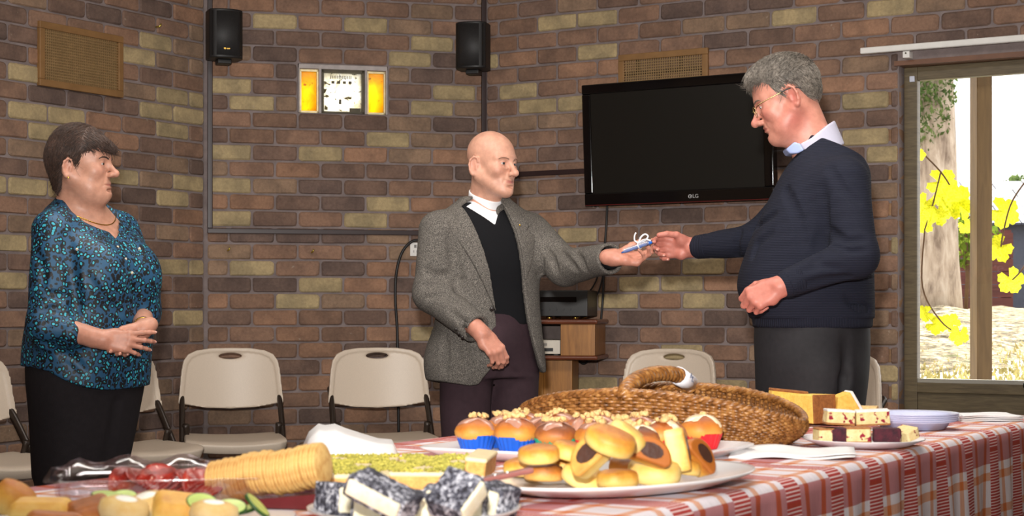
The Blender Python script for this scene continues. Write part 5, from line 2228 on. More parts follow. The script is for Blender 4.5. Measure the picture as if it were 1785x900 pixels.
spots = [(228, 846), (250, 845), (272, 846), (292, 845), (314, 845), (336, 846), (354, 848), (240, 857), (285, 856), (328, 858)]
names_m = ['first', 'second', 'third', 'fourth', 'fifth', 'sixth', 'last']
for i, (px, py) in enumerate(spots):
    rr = random.Random(i)
    q = tp(px, py, TZC + 0.020 + (0.010 if i < 7 else 0))
    lb = ('%s slice from the left of red cured meat along the clear tray back' % names_m[i]) if i < 7 else \
        ['left', 'middle', 'right'][i - 7] + ' slice of red cured meat in the front row of the clear tray'
    o = meat_mesh(i).build('meat_slice', MEAT, None, smooth=True)
    o.location = q
    o.rotation_euler = (rr.uniform(0.15, 0.6), rr.uniform(-0.4, 0.4), rr.uniform(-0.9, 0.9))
    o.scale = (1.08, 1.05, 1.0)
    s_ = o.modifiers.new('thick', 'SOLIDIFY')
    s_.thickness = 0.0022
    tag(o, lb, 'meat', 'red cured meat slices in the clear tray')
CUCS, CUCF = simple('cucumber_skin', (44, 82, 28), 0.4, var=0.25, nscale=60), simple('cucumber_flesh', (186, 206, 110), 0.3, var=0.1, nscale=60)
for i, (px, py, z, rot, lb) in enumerate([(186, 868, 0.030, (0.15, 0.1, 0.2), 'cucumber slice at the left end of the clear tray'), (213, 872, 0.026, (0.35, -0.2, 0.5), 'cucumber slice right of the leftmost one'),
                                          (352, 880, 0.030, (0.45, 0.2, 0.1), 'cucumber slice lying under the left end of the cracker roll'), (402, 888, 0.026, (0.35, 0.1, 0.0), 'pale cucumber slice in front of the cracker roll'),
                                          (420, 893, 0.018, (0.1, -0.15, 0.0), 'cucumber slice below the pale one in front of the crackers'), (446, 884, 0.028, (0.3, 0.75, 0.4), 'cucumber slice on edge with dark skin, rightmost in front of the crackers')]):
    o = thing('cucumber_slice', lb, 'cucumber', tp(px, py, TZC + z), 0, 'cucumber slices in the clear tray')
    o.rotation_euler = rot
    MB().lathe([(0.0, 0.0), (0.0205, 0.0), (0.0205, 0.005), (0.0, 0.0055)], 24).build('flesh', CUCF, o)
    MB().lathe([(0.0200, 0.0), (0.0222, 0.0003), (0.0222, 0.0047), (0.0200, 0.005)], 24).build('skin', CUCS, o, smooth=True)

# cracker roll: every cracker is a thing
CRK = NT('cracker')
nz = CRK.noise(60, 4, 0.65)
CRK.color(CRK.ramp(nz.outputs[0], [(0.3, lin((184, 128, 62))), (0.6, lin((218, 182, 112)))]))
CRK.set(Roughness=0.75)
CRK.bump(nz.outputs[0], 0.4, 0.0015)
CRK = CRK.m
ca = P(376, 842, 2.555)
cb = P(562, 812, 2.50)
axis = (cb - ca).normalized()
ORD = 'first second third fourth fifth sixth seventh eighth ninth tenth eleventh twelfth thirteenth fourteenth fifteenth sixteenth seventeenth eighteenth nineteenth twentieth'.split()
ORD += ['twenty-' + x for x in ORD[:9]] + ['thirtieth'] + ['thirty-' + x for x in ORD[:4]]
NC = 34
crk_me = []
for k in range(4):
    rr = random.Random(k)
    p = rr.uniform(0, 6)
    crk_me.append(MB().lathe([(0.0, -0.0022), (0.0310, -0.0022), (0.0338, -0.0008), (0.0336, 0.0008), (0.0308, 0.0020), (0.0, 0.0022)], 26, None, 1, 1, lambda a, i: 1 + 0.018 * math.sin(13 * a) + 0.012 * math.sin(2 * a + p)).mesh('cracker', CRK, True))
for i in range(NC):
    t_ = i / (NC - 1)
    rr = random.Random(100 + i)
    o = bpy.data.objects.new('cracker', crk_me[i % 4])
    jit = Vector((0, rr.uniform(-0.002, 0.002), rr.uniform(-0.0015, 0.0015) + (0.0035 if 9 < i < 19 else 0.0) + (0.002 if i > 26 else 0.0)))
    o.location = ca.lerp(cb, t_) + jit
    q_ = axis.to_track_quat('Z', 'Y').to_euler()
    o.rotation_euler = (q_.x + rr.uniform(-0.03, 0.03), q_.y + rr.uniform(-0.03, 0.03), q_.z + rr.uniform(-0.03, 0.03))
    link(o)
    lb = 'round pale cracker, %s from the left end of the cracker roll' % ORD[i] if i else 'round pale cracker closing the left end of the cracker roll'
    tag(o, lb, 'cracker', 'round crackers packed in one long roll')
# the tray that carries the crackers
crk = (ca + cb) / 2
ctray = thing('cracker_tray', 'low dark red sloping plastic tray under the cracker roll', 'tray', (crk.x, crk.y, TZC), math.atan2(axis.y, axis.x))
MB().prism([(-0.11, 0.0), (0.115, 0.0), (0.115, 0.026), (-0.11, 0.0015)], -0.03, 0.03, Matrix.Rotation(PI / 2, 4, 'X')).build('tray_body', simple('dark_red_plastic', (96, 34, 38), 0.25, var=0.1), ctray, bevel=0.003)

# pastries in the left corner, on a white board
pb = tp(190, 915, TZC)
board = thing('white_platter', 'white platter under the pastries at the near left corner', 'platter', (pb.x + 0.02, pb.y, TZC), D2(4))
MB().prism(rrect(0.235, 0.085, 0.03), 0.0, 0.008).build('platter_body', CHINA, board, bevel=0.003)
PAST = [baked('quiche_golden', (238, 206, 120), (226, 172, 76), (184, 108, 36), 0.006, 0.044), baked('quiche_brown', (214, 150, 80), (178, 104, 44), (108, 58, 26), 0.004, 0.036), baked('creamy_pastry', (236, 214, 160), (224, 184, 108), (178, 112, 50), 0.012, 0.050)]
for i, (px, py, z, mi, rot, sc, kind, lb) in enumerate([
    (12, 880, 0.028, 0, (0.3, 0.55, 0.2), (0.030, 0.030, 0.030), 'roll', 'pale pastry roll cut by the left edge of the table front'),
    (72, 893, 0.022, 0, (0.05, 0.02, 0.1), (0.043, 0.034, 0.026), 'box', 'golden flat-topped pastry, second from the left'),
    (95, 912, 0.016, 1, (0.0, 0.1, 0.3), (0.040, 0.028, 0.022), 'box', 'brown-edged pastry at the very front, below the golden one'),
    (160, 895, 0.020, 1, (0.2, -0.25, 0.4), (0.033, 0.030, 0.027), 'box', 'toasted brown pastry in the middle of the near left corner'),
    (215, 898, 0.022, 2, (0.1, 0.2, -0.2), (0.036, 0.032, 0.028), 'round', 'creamy white-topped pastry right of the toasted brown one'),
    (262, 890, 0.024, 2, (0.25, -0.2, 0.2), (0.034, 0.030, 0.028), 'round', 'creamy pastry with browned edge, second from the right'),
    (312, 893, 0.026, 0, (0.35, 0.15, 0.3), (0.040, 0.032, 0.030), 'box', 'golden pastry wedge at the right, below the cucumber'),
    (370, 905, 0.018, 2, (0.1, 0.1, 0.0), (0.034, 0.03, 0.028), 'round', 'pale pastry at the right end in front of the cucumber'),
]):
    o = thing('pastry', lb, 'pastry', tp(px, py + 10, TZC + z * 0.42), 0, 'small baked pastries in the near left corner')
    o.rotation_euler = rot
    a, b, h = sc
    if kind == 'round':
        MB().lathe([(0.0, 0.0), (0.85, 0.0), (1.0, h * 0.45), (0.92, h * 0.9), (0.6, h * 1.1), (0.0, h * 1.16)], 24, None, a, b, lambda q, j: 1 + 0.05 * math.sin(3 * q + i)).build('crust', PAST[mi], o, smooth=True)
    elif kind == 'roll':
        MB().lathe([(0.0, 0.0), (0.80, 0.0), (0.95, h * 0.2), (1.0, h * 0.9), (0.9, h * 1.25), (0.55, h * 1.4), (0.0, h * 1.42)], 24, None, a, b * 0.9).build('crust', PAST[mi], o, smooth=True)
    else:
        MB().prism(rrect(a, b, 0.012, 4), 0.0, h, None, 0.88).build('crust', PAST[mi], o, bevel=0.010, seg=3)
    if kind == 'round':
        MB().lathe([(0.0, h * 1.19), (0.38, h * 1.155), (0.46, h * 1.10)], 16, None, a, b).build('filling', simple('white_cheese', (250, 246, 236), 0.5, var=0.05), o, smooth=True)

# ================= the packet of pens passed from hand to hand
pa, pb_ = Q(1083, 441, 5.815), Q(1149, 418, 5.765)
pen = thing('pen_packet', 'blue pens in a clear wrapper tied with white ribbon, held between two hands', 'pen', Vector((pa + pb_) / 2))
ax = Vector(pb_ - pa).normalized()
Mx = frame((0, 0, 0), ax, Vector((0, 0, 1)).cross(ax).normalized(), ax.cross(Vector((0, 0, 1)).cross(ax).normalized()))
Lh = Vector(pb_ - pa).length / 2
BLUEP = simple('blue_pen_barrel', (40, 108, 206), 0.25, var=0.05)
for dy, dz in ((0, 0), (0.011, 0.002)):
    MB().tube([(-Lh, dy, dz), (-Lh * 0.86, dy, dz), (-Lh * 0.8, dy, dz), (Lh * 0.92, dy, dz), (Lh, dy, dz)], [0.0015, 0.0040, 0.0050, 0.0050, 0.0034], 12, M=Mx).build('pen_barrel', BLUEP, pen, smooth=True)
    MB().tube([(Lh * 0.35, dy, dz), (Lh * 0.42, dy, dz)], 0.0056, 12, M=Mx).box((Lh * 0.4, dy - 0.0015, dz + 0.0055), (Lh * 0.98, dy + 0.0015, dz + 0.0075), Mx).build('pen_clip', simple('dark_blue_clip', (24, 60, 140), 0.3), pen)
WRAP = NT('clear_wrapper')
tr = WRAP.n('ShaderNodeBsdfTransparent')
g1 = WRAP.n('ShaderNodeBsdfGlossy')
g1.inputs['Roughness'].default_value = 0.1
df = WRAP.n('ShaderNodeBsdfDiffuse')
df.inputs[0].default_value = lin((240, 242, 250))
m1 = WRAP.n('ShaderNodeMixShader')
m1.inputs[0].default_value = 0.55
WRAP.link(g1.outputs[0], m1.inputs[1])
WRAP.link(df.outputs[0], m1.inputs[2])
m2 = WRAP.n('ShaderNodeMixShader')
m2.inputs[0].default_value = 0.45
WRAP.link(tr.outputs[0], m2.inputs[1])
WRAP.link(m1.outputs[0], m2.inputs[2])
WRAP.link(m2.outputs[0], WRAP.out.inputs[0])
WRAP = WRAP.m
rows = []
for j in range(9):
    x = -Lh * 0.85 + Lh * 1.35 * j / 8
    rows.append([(x, 0.006 + (0.017 + 0.002 * math.sin(j * 2.1)) * math.cos(2 * PI * i / 14), 0.003 + (0.0085 + 0.001 * math.sin(j * 1.7 + i)) * math.sin(2 * PI * i / 14)) for i in range(14)])
MB().grid(rows, True, Mx).build('wrapper', WRAP, pen, smooth=True)
RIB = simple('white_ribbon', (240, 240, 244), 0.4, var=0.02)
x0 = -Lh * 0.05
bow = MB()
bow.tube([(x0, 0.006 + 0.019 * math.cos(2 * PI * i / 16), 0.003 + 0.0105 * math.sin(2 * PI * i / 16)) for i in range(16)], 0.0022, 6, closed=True, M=Mx)
bow.build('ribbon', RIB, pen, smooth=True)
for pts in ([(x0, 0.006, 0.013), (x0 + 0.016, 0.002, 0.030), (x0 + 0.034, 0.0, 0.034), (x0 + 0.040, 0.004, 0.024), (x0 + 0.022, 0.008, 0.014), (x0, 0.006, 0.013)],
            [(x0, 0.006, 0.013), (x0 - 0.010, 0.004, 0.026), (x0 - 0.004, 0.0, 0.042), (x0 + 0.004, 0.0, 0.050)],
            [(x0, 0.006, 0.013), (x0 + 0.03, -0.008, 0.016), (x0 + 0.050, -0.016, 0.004)]):
    MB().tube(bez(pts, 5), 0.0040, 6, M=Mx, flat=0.75).build('bow_loop', RIB, pen, smooth=True)


# ------------------------------------------------------------------ people
def onplane(px, py, o, n):
    """point of the pixel's ray on the plane through o with normal n"""
    d = A((px - CX) / F, 1.0, -(py - HY) / F)
    c = A(0, 0, CAMZ)
    return c + d * (((np.asarray(o) - c) @ np.asarray(n)) / (d @ np.asarray(n)))


def skin_mat(name):
    m = NT(name)
    at = m.n('ShaderNodeAttribute')
    at.attribute_name = 'tint'
    nz = m.noise(45, 4, 0.6)
    n2 = m.noise(260, 3, 0.6)
    c = m.mix(at.outputs[0], m.ramp(nz.outputs[0], [(0.3, (0.86, 0.80, 0.78)), (0.7, (1.10, 1.06, 1.04))]), 1.0, 'MULTIPLY')
    m.color(c)
    m.set(Roughness=0.46)
    m.bsdf.inputs['Specular IOR Level'].default_value = 0.42
    m.bsdf.inputs['Subsurface Weight'].default_value = 0.12
    m.bsdf.inputs['Subsurface Radius'].default_value = (1.0, 0.35, 0.2)
    m.bsdf.inputs['Subsurface Scale'].default_value = 0.006
    m.bump(n2.outputs[0], 0.12, 0.0012)
    return m.m


SKIN = skin_mat('skin')


def head_ops(R, t, s, pr):
    """local frame: x forward, y left, z up; origin between the ears at eye height"""
    g = dict(cl=0.098, cw=0.077, ch=0.086, cz=0.042, jw=0.056, jz=-0.045, chin=(0.080, -0.098), nose=(0.117, -0.030), nr=0.0115, cheek=0.022,
             lw=0.054, lid=0.0036, earz=-0.012, ear=1.0, jowl=0.0, brow=0.010, smile=0.0, lip=1.0, dbl=0.0)
    g.update(pr)
    L = []

    def u(f, k):
        L.append(('u', xf(f, R, t, s), k * s))

    def sb(f, k):
        L.append(('s', xf(f, R, t, s), k * s))
    u(ell((-0.012, 0, g['cz']), (g['cl'], g['cw'], g['ch'])), 0.0)
    u(ell((0.030, 0, 0.015), (0.062, 0.064, 0.075)), 0.03)
    u(ell((0.036, 0, -0.045), (0.052, g['lw'], 0.062)), 0.03)
    for y in (-1, 1):
        u(cone((-0.008, y * g['jw'], g['jz']), (g['chin'][0] - 0.012, y * 0.016, g['chin'][1] + 0.002), 0.022, 0.019), 0.03)
        if g['jowl']:
            u(ell((0.035, y * 0.045, -0.078), (0.034, 0.020, 0.024 + g['jowl'])), 0.025)
    u(ball((g['chin'][0], 0, g['chin'][1]), 0.020), 0.022)
    if g['dbl']:
        u(ell((0.040, 0, -0.108), (0.045, 0.042, 0.018 + g['dbl'])), 0.03)
    for y in (-1, 1):
        u(cone((0.083, y * 0.010, 0.022), (0.068, y * 0.048, 0.021), g['brow'], g['brow'] * 0.9), 0.016)
        u(ell((0.060, y * 0.042, -0.024), (0.026, 0.022, g['cheek'])), 0.022)
        sb(ell((0.098, y * 0.031, 0.001), (0.018, 0.017, 0.0125)), 0.014)
    nx, nz_ = g['nose']
    u(cone((0.089, 0, 0.010), (nx - 0.004, 0, nz_ + 0.004), 0.0072, g['nr'] - 0.001), 0.012)
    u(ball((nx, 0, nz_), g['nr']), 0.008)
    u(ell((0.073, 0, -0.063), (0.025, 0.034, 0.028)), 0.018)
    for y in (-1, 1):
        u(ell((nx - 0.015, y * 0.0115, nz_ - 0.004), (0.012, 0.0075, 0.0085)), 0.006)
        sb(ball((nx - 0.009, y * 0.0068, nz_ - 0.0125), 0.0036), 0.003)
        # nasolabial crease
        sb(cone((nx - 0.020, y * 0.021, nz_ - 0.002), (0.090, y * 0.034, -0.070), 0.0028, 0.0022), 0.008)
        u(cone((0.0905, y * 0.019, -0.0155), (0.0815, y * 0.043, -0.013), 0.0040, 0.0035), 0.007)
    sm = g['smile']
    for y in (-1, 1):
        u(cone((0.0965, 0, -0.0605), (0.0850, y * 0.024, -0.0660 + sm), 0.0052 * g['lip'], 0.0026), 0.004)
        u(cone((0.0955, 0, -0.0705), (0.0850, y * 0.023, -0.0685 + sm), 0.0062 * g['lip'], 0.0028), 0.004)
    for y in (-1, 1):
        sb(cone((0.1030, 0, -0.0655), (0.0905, y * 0.028, -0.0670 + sm * 1.3), 0.0022, 0.0018), 0.003)
    sb(ell((0.100, 0, -0.083), (0.010, 0.018, 0.0042)), 0.008)
    for y in (-1, 1):
        c = A(0.0772, y * 0.0312, 0.002)
        lidf = compose([('u', ball(c, 0.0136), 0), ('s', ell(c + A(0.011, 0, -0.0008), (0.013, 0.0130, g['lid'])), 0.001)])
        u(lidf, 0.004)
        # ear
        e = A(-0.014, y * 0.078, g['earz'])
        a = -math.radians(28) * y
        cs, sn = math.cos(a), math.sin(a)
        Re = np.array([[cs, -sn * 1.0, 0], [sn, cs, 0], [0, 0, 1]]) @ np.array([[math.cos(0.18), 0, math.sin(0.18)], [0, 1, 0], [-math.sin(0.18), 0, math.cos(0.18)]])
        k = g['ear']
        # ear flares backwards: local -x is its free edge
        u(xf(ell((-0.004, 0, 0), (0.0175 * k, 0.0058, 0.031 * k)), Re * A(1, 1, 1), e), 0.010)
        ring = [(0.008, 0.004 * y, 0.016), (0.003, 0.006 * y, 0.028), (-0.009, 0.0065 * y, 0.029), (-0.0185, 0.006 * y, 0.016), (-0.0185, 0.005 * y, 0.0), (-0.012, 0.004 * y, -0.016), (-0.004, 0.003 * y, -0.027)]
        for i in range(len(ring) - 1):
            u(xf(cone(A(*ring[i]) * k, A(*ring[i + 1]) * k, 0.0037, 0.0037), Re, e), 0.003)
        u(xf(ball(A(0.0, 0.002 * y, -0.027) * k, 0.0070), Re, e), 0.006)
        sb(xf(ell(A(-0.004, 0.009 * y, -0.002) * k, (0.0085, 0.0065, 0.014)), Re, e), 0.004)
        u(xf(cone(A(0.006, 0.003 * y, 0.002) * k, A(0.007, 0.003 * y, -0.008) * k, 0.004, 0.004), Re, e), 0.004)
    return L


def head_tint(V, R, t, s, base, red, lips, redness):
    """natural skin colouring: lips, ruddy cheeks, nose and ears"""
    q = ((V - t) @ R) / s
    c = np.tile(np.asarray(base, float), (len(V), 1))

    def blend(w, col):
        nonlocal c
        w = np.clip(w, 0, 1)[:, None]
        c = c * (1 - w) + np.asarray(col) * w
    d = lambda cx, cy, cz, rx, ry, rz: np.sqrt(((q[:, 0] - cx) / rx) ** 2 + ((np.abs(q[:, 1]) - cy) / ry) ** 2 + ((q[:, 2] - cz) / rz) ** 2)
    blend(1.15 * redness * (1 - d(0.07, 0.042, -0.025, 0.04, 0.03, 0.035)), red)
    blend(1.3 * redness * (1 - d(0.115, 0, -0.03, 0.022, 0.02, 0.022)), red)
    blend(0.9 * redness * (1 - d(-0.015, 0.085, -0.01, 0.035, 0.02, 0.045)), red)
    blend(2.0 * (1 - d(0.094, 0.0, -0.0655, 0.014, 0.026, 0.0095)), lips)
    blend(0.45 * (1 - d(0.083, 0.031, 0.0, 0.02, 0.022, 0.016)), np.asarray(red) * 0.75)
    return c


FINGERS = [(0.0285, 0.090, (0.041, 0.025, 0.021), 0.0088), (0.0095, 0.094, (0.046, 0.029, 0.022), 0.0090),
           (-0.0095, 0.090, (0.042, 0.027, 0.022), 0.0085), (-0.0275, 0.082, (0.033, 0.020, 0.019), 0.0075)]


def hand_ops(W, D, N, Tt, curls, thumb, s=1.0, spread=4.0, k=0.004, tips=None):
    """W wrist, D wrist->knuckles, N palm normal, Tt thumb side; curls: 4 x 3 degrees; thumb: three (d, t, n) directions"""
    D = nrm(D)
    N = nrm(np.asarray(N, float) - D * (np.asarray(N, float) @ D))
    Tv = np.cross(D, N)
    if Tv @ np.asarray(Tt, float) < 0:
        Tv = -Tv
    L = []
    pt = lambda d, t, n=0: W + (D * d + Tv * t + N * n) * s
    L.append(('u', cone(pt(-0.03, 0), pt(0.012, 0), 0.026 * s, 0.024 * s), 0.02))
    for (t, d, seg, r) in FINGERS:
        L.append(('u', cone(pt(0.008, t * 0.55), pt(d - 0.006, t * 0.96), 0.0165 * s, 0.0120 * s), 0.010))
    L.append(('u', ell(pt(0.040, 0.024, 0.010), A(0.018, 0.018, 0.018) * s), 0.014))
    L.append(('u', ell(pt(0.038, -0.022, 0.008), A(0.016, 0.016, 0.018) * s), 0.014))
    ends = []
    for i, (t, d, seg, r) in enumerate(FINGERS):
        sp = math.radians(spread) * (1.5 - i)
        b = pt(d, t)
        side = D * math.cos(sp) + Tv * math.sin(sp)
        a = 0.0
        rr = r * s
        for j in range(3):
            a += math.radians(curls[i][j])
            e = b + (side * math.cos(a) + N * math.sin(a)) * seg[j] * s
            L.append(('u', cone(b, e, rr, rr * 0.90), 0.010 if j == 0 else 0.002))
            if j < 2:
                L.append(('u', ball(e - N * 0.0008, rr * 0.98), 0.003))
            b = e
            rr *= 0.92
        ends.append((b, side * math.cos(a) + N * math.sin(a), -side * math.sin(a) + N * math.cos(a), rr))
    b = pt(0.022, 0.020, 0.004)
    for j, (ln, r0, r1) in enumerate(((0.046, 0.0150, 0.0115), (0.033, 0.0112, 0.0098), (0.026, 0.0100, 0.0085))):
        dv = nrm(D * thumb[j][0] + Tv * thumb[j][1] + N * thumb[j][2])
        e = b + dv * ln * s
        L.append(('u', cone(b, e, r0 * s, r1 * s), 0.012 if j == 0 else 0.003))
        b = e
    if tips is not None:
        tips.extend(ends)
    return L


def nails(name, ends, mat, parent, org, sc=1.0):
    mb = MB()
    for (b, d, n, r) in ends:
        d, up = Vector(d), -Vector(n)
        sd = d.cross(up)
        M = frame(Vector(b) - Vector(org) + d * r * 0.25 + up * r * 0.80, d, sd, up)
        mb.lathe([(0.0, 0.0012), (r * 0.45, 0.0010), (r * 0.60, -0.0006)], 10, M, 1.15, 0.85)
    return tag(mb.build(name, mat, parent, smooth=True), kind='stuff')


NAIL = simple('finger_nail', (226, 176, 160), 0.3, var=0.04)


def brow(fn, R, t, s, org, pts, out):
    """lay a brow line on the face surface"""
    d = R @ nrm(A(1, out, 0.1))
    res = []
    for p in pts:
        q = t + R @ (A(*p) * s) + d * 0.03
        for _ in range(60):
            v = float(fn(q[None])[0])
            if v < 0.0006:
                break
            q = q - d * v * 0.7
        res.append(Vector(q - org))
    return bez(res, 4)


def eyes(R, t, s, parent, org, iris, gaze=(1, 0, 0)):
    for y in (-1, 1):
        c = t + R @ (A(0.0772, y * 0.0312, 0.002) * s)
        V, Fc = [], []
        n, k = 20, 14
        mb = MB()
        gz_ = Vector(R @ nrm(gaze))
        a = gz_.orthogonal().normalized()
        b = gz_.cross(a)
        rows = []
        for i in range(k + 1):
            th = PI * (i / k) ** 1.25 if i else 0.0001
            rows.append([Vector(c - org) + (gz_ * math.cos(th) + (a * math.cos(2 * PI * j / n) + b * math.sin(2 * PI * j / n)) * math.sin(th)) * 0.0118 * s for j in range(n)])
        mb.grid(rows, True)
        o = mb.build('eye', EYEM, parent, smooth=True)
        col = []
        for i in range(k + 1):
            th = PI * (i / k) ** 1.25
            cc = (0.01, 0.01, 0.01) if th < 0.22 else (lin(iris)[:3] if th < 0.56 else (0.52, 0.48, 0.45))
            col += [cc + (1,)] * n
        at = o.data.attributes.new('tint', 'FLOAT_COLOR', 'POINT')
        at.data.foreach_set('color', np.array(col, np.float32).ravel())


_e = NT('eye')
_a = _e.n('ShaderNodeAttribute')
_a.attribute_name = 'tint'
_e.color(_a.outputs[0])
_e.set(Roughness=0.08)
EYEM = _e.m


def hair_mat(name, c1, c2, sheen=0.4):
    m = NT(name)
    v = m.mapping((1, 1, 1))
    nz = m.noise(120, 4, 0.7, v)
    n2 = m.noise(22, 3, 0.6)
    c = m.ramp(nz.outputs[0], [(0.30, lin(c1)), (0.68, lin(c2))])
    c = m.mix(c, m.ramp(n2.outputs[0], [(0.35, (0.7, 0.7, 0.7)), (0.65, (1.15, 1.15, 1.15))]), 1.0, 'MULTIPLY')
    m.color(c)
    m.set(Roughness=sheen)
    m.bump(nz.outputs[0], 0.5, 0.003)
    return m.m


def strands(name, V, Nn, R, t, s, comb, n, length, width, mat, parent, org, seed, lift=0.25, keep=None):
    """thin locks lying along the comb direction, rooted on the hair surface"""
    rr = np.random.RandomState(seed)
    idx = rr.randint(0, len(V), n)
    vs, fs = [], []
    for i in idx:
        p, nn = V[i], Nn[i]
        q = ((p - t) @ R) / s
        if keep is not None and not keep(q):
            continue
        d = R @ np.asarray(comb(q), float) + rr.normal(0, 0.18, 3)
        d = d - nn * (d @ nn)
        d = d / (np.linalg.norm(d) + 1e-9)
        sd = np.cross(nn, d)
        L = length * rr.uniform(0.5, 1.25) * s
        w = width * rr.uniform(0.6, 1.3)
        b0 = len(vs)
        lf = lift * rr.uniform(0.2, 1.3)
        for j in range(5):
            f = j / 4
            c = p + d * L * f + nn * (0.0015 + L * lf * f * (1 - 0.75 * f)) - nn * (L * L * f * f * 3.2)
            ww = w * (1 - f) ** 0.6 + 0.0002
            vs += [c - sd * ww - org, c + sd * ww - org, c + nn * ww * 0.8 - org]
        for j in range(4):
            a = b0 + j * 3
            fs += [(a, a + 1, a + 4, a + 3), (a + 1, a + 2, a + 5, a + 4), (a + 2, a, a + 3, a + 5)]
    me = bpy.data.meshes.new(name)
    me.from_pydata([tuple(v) for v in vs], [], fs)
    me.materials.append(mat)
    me.polygons.foreach_set('use_smooth', [True] * len(fs))
    o = bpy.data.objects.new(name, me)
    link(o, parent)
    return tag(o, kind='stuff')


def normals(V, Qd):
    a = V[Qd[:, 2]] - V[Qd[:, 0]]
    b = V[Qd[:, 3]] - V[Qd[:, 1]]
    fn = np.cross(a, b)
    N = np.zeros_like(V)
    for i in range(4):
        np.add.at(N, Qd[:, i], fn)
    return N / (np.linalg.norm(N, axis=1)[:, None] + 1e-12)


def shoe_ops(ankle, d, ln=0.27):
    d = nrm(A(d[0], d[1], 0))
    sd = A(-d[1], d[0], 0)
    a = A(ankle[0], ankle[1], 0)
    R_ = np.stack([d, sd, A(0, 0, 1)], 1)
    L = [('u', ell(a + d * 0.10 + A(0, 0, 0.035), (0.11, 0.045, 0.045), R_), 0), ('u', ell(a + d * -0.02 + A(0, 0, 0.05), (0.07, 0.042, 0.06), R_), 0.03),
         ('i', plane(a + A(0, 0, 0.004), (0, 0, -1)), 0.004)]
    return L


SHOE = simple('black_leather', (28, 26, 26), 0.35, var=0.1)


def join_body(parent, org, parts, col):
    """several fields at their own resolution, one body mesh"""
    Vs, Qs, b = [], [], 0
    for ops, lo, hi, h in parts:
        V, Qd = sdf_mesh(ops, lo, hi, h)
        Vs.append(V)
        Qs.append(Qd + b)
        b += len(V)
    V, Qd = np.concatenate(Vs), np.concatenate(Qs)
    o = bpy.data.objects.new('body', np_mesh('body', V, Qd, SKIN, org, col(V)))
    return link(o, parent)


def head_frame(yaw_f, pitch, roll=0.0):
    """yaw of the facing direction in the ground plane, pitch down positive"""
    M = (Matrix.Rotation(yaw_f, 3, 'Z') @ Matrix.Rotation(pitch, 3, 'Y') @ Matrix.Rotation(roll, 3, 'X'))
    return np.array(M)


def folds(seed, amp, freq, axis=(0, 0, 1), squash=0.35):
    """cloth creases: smooth 3-d ripple field"""
    rr = np.random.RandomState(seed)
    ds = rr.normal(size=(6, 3))
    ax = nrm(axis)
    ds = ds - np.outer(ds @ ax, ax) * (1 - squash)
    ds /= np.linalg.norm(ds, axis=1)[:, None]
    fr = freq * rr.uniform(0.6, 1.5, 6)
    ph = rr.uniform(0, 6.28, 6)

    def f(p):
        w = 0
        for i in range(6):
            w = w + np.sin((p @ ds[i]) * fr[i] + ph[i] + 0.8 * np.sin((p @ ds[(i + 1) % 6]) * fr[i] * 0.5))
        return amp * w / 3
    return f


def crease(pts, r, k):
    """a soft valley along a polyline"""
    L = []
    pts = [np.asarray(p, float) for p in pts]
    for i in range(len(pts) - 1):
        L.append(('s', cone(pts[i], pts[i + 1], r, r), k))
    return L


def hit(fn, px, py, near, far):
    """first point of a surface along a pixel's ray"""
    d = nrm(A((px - CX) / F, 1.0, -(py - HY) / F))
    q0, tt = A(0, 0, CAMZ), near
    for _ in range(120):
        v = float(fn((q0 + d * tt)[None])[0])
        if v < 0.0006 or tt > far:
            break
        tt += max(v * 0.8, 0.0004)
    return q0 + d * tt, d


def creases(ops, lines, near, far):
    """soft cloth valleys; lines: (pixel polyline, radius, depth)"""
    fn = compose(ops)
    out = []
    for px, r, dep in lines:
        pts = []
        for a, b in zip(px[:-1], px[1:]):
            for i in range(4):
                pts.append((a[0] + (b[0] - a[0]) * i / 4, a[1] + (b[1] - a[1]) * i / 4))
        pts.append(px[-1])
        n = len(pts)
        w = []
        for i, (x, y) in enumerate(pts):
            q, d = hit(fn, x, y, near, far)
            if (q - A(0, 0, CAMZ)) @ d > far - 0.05:
                continue
            fade = math.sin(PI * (i + 0.5) / n)
            w.append(q - d * (r - dep * fade))
        for a, b in zip(w[:-1], w[1:]):
            if np.linalg.norm(a - b) > 0.045:
                continue
            out.append(('s', cone(a, b, r, r), 0.012))
    return out


# ---- cloth materials
def leopard():
    m = NT('leopard_print')
    v = m.mapping((1, 1, 0.85))
    wob = m.noise(38, 2, 0.5, v)
    ad = m.n('ShaderNodeVectorMath', operation='MULTIPLY_ADD')
    m.link(wob.outputs['Color'], ad.inputs[0])
    ad.inputs[1].default_value = (0.016, 0.016, 0.016)
    m.link(v, ad.inputs[2])
    vo = m.n('ShaderNodeTexVoronoi')
    vo.inputs['Scale'].default_value = 72
    vo.inputs['Randomness'].default_value = 0.95
    m.link(ad.outputs[0], vo.inputs['Vector'])
    gap = m.noise(75, 2, 0.5, v)
    d = m.math('ADD', vo.outputs['Distance'], m.math('MULTIPLY', m.math('SUBTRACT', gap.outputs[0], 0.5), 0.34))
    blue, teal, blk = lin((30, 78, 112)), lin((52, 166, 188)), lin((11, 13, 19))
    c = m.ramp(d, [(0.0, teal), (0.27, teal), (0.30, blk), (0.55, blk), (0.59, blue), (1.0, blue)])
    m.color(c)
    m.set(Roughness=0.55)
    fine = m.noise(500, 2)
    m.bump(fine.outputs[0], 0.1, 0.0005)
    return m.m


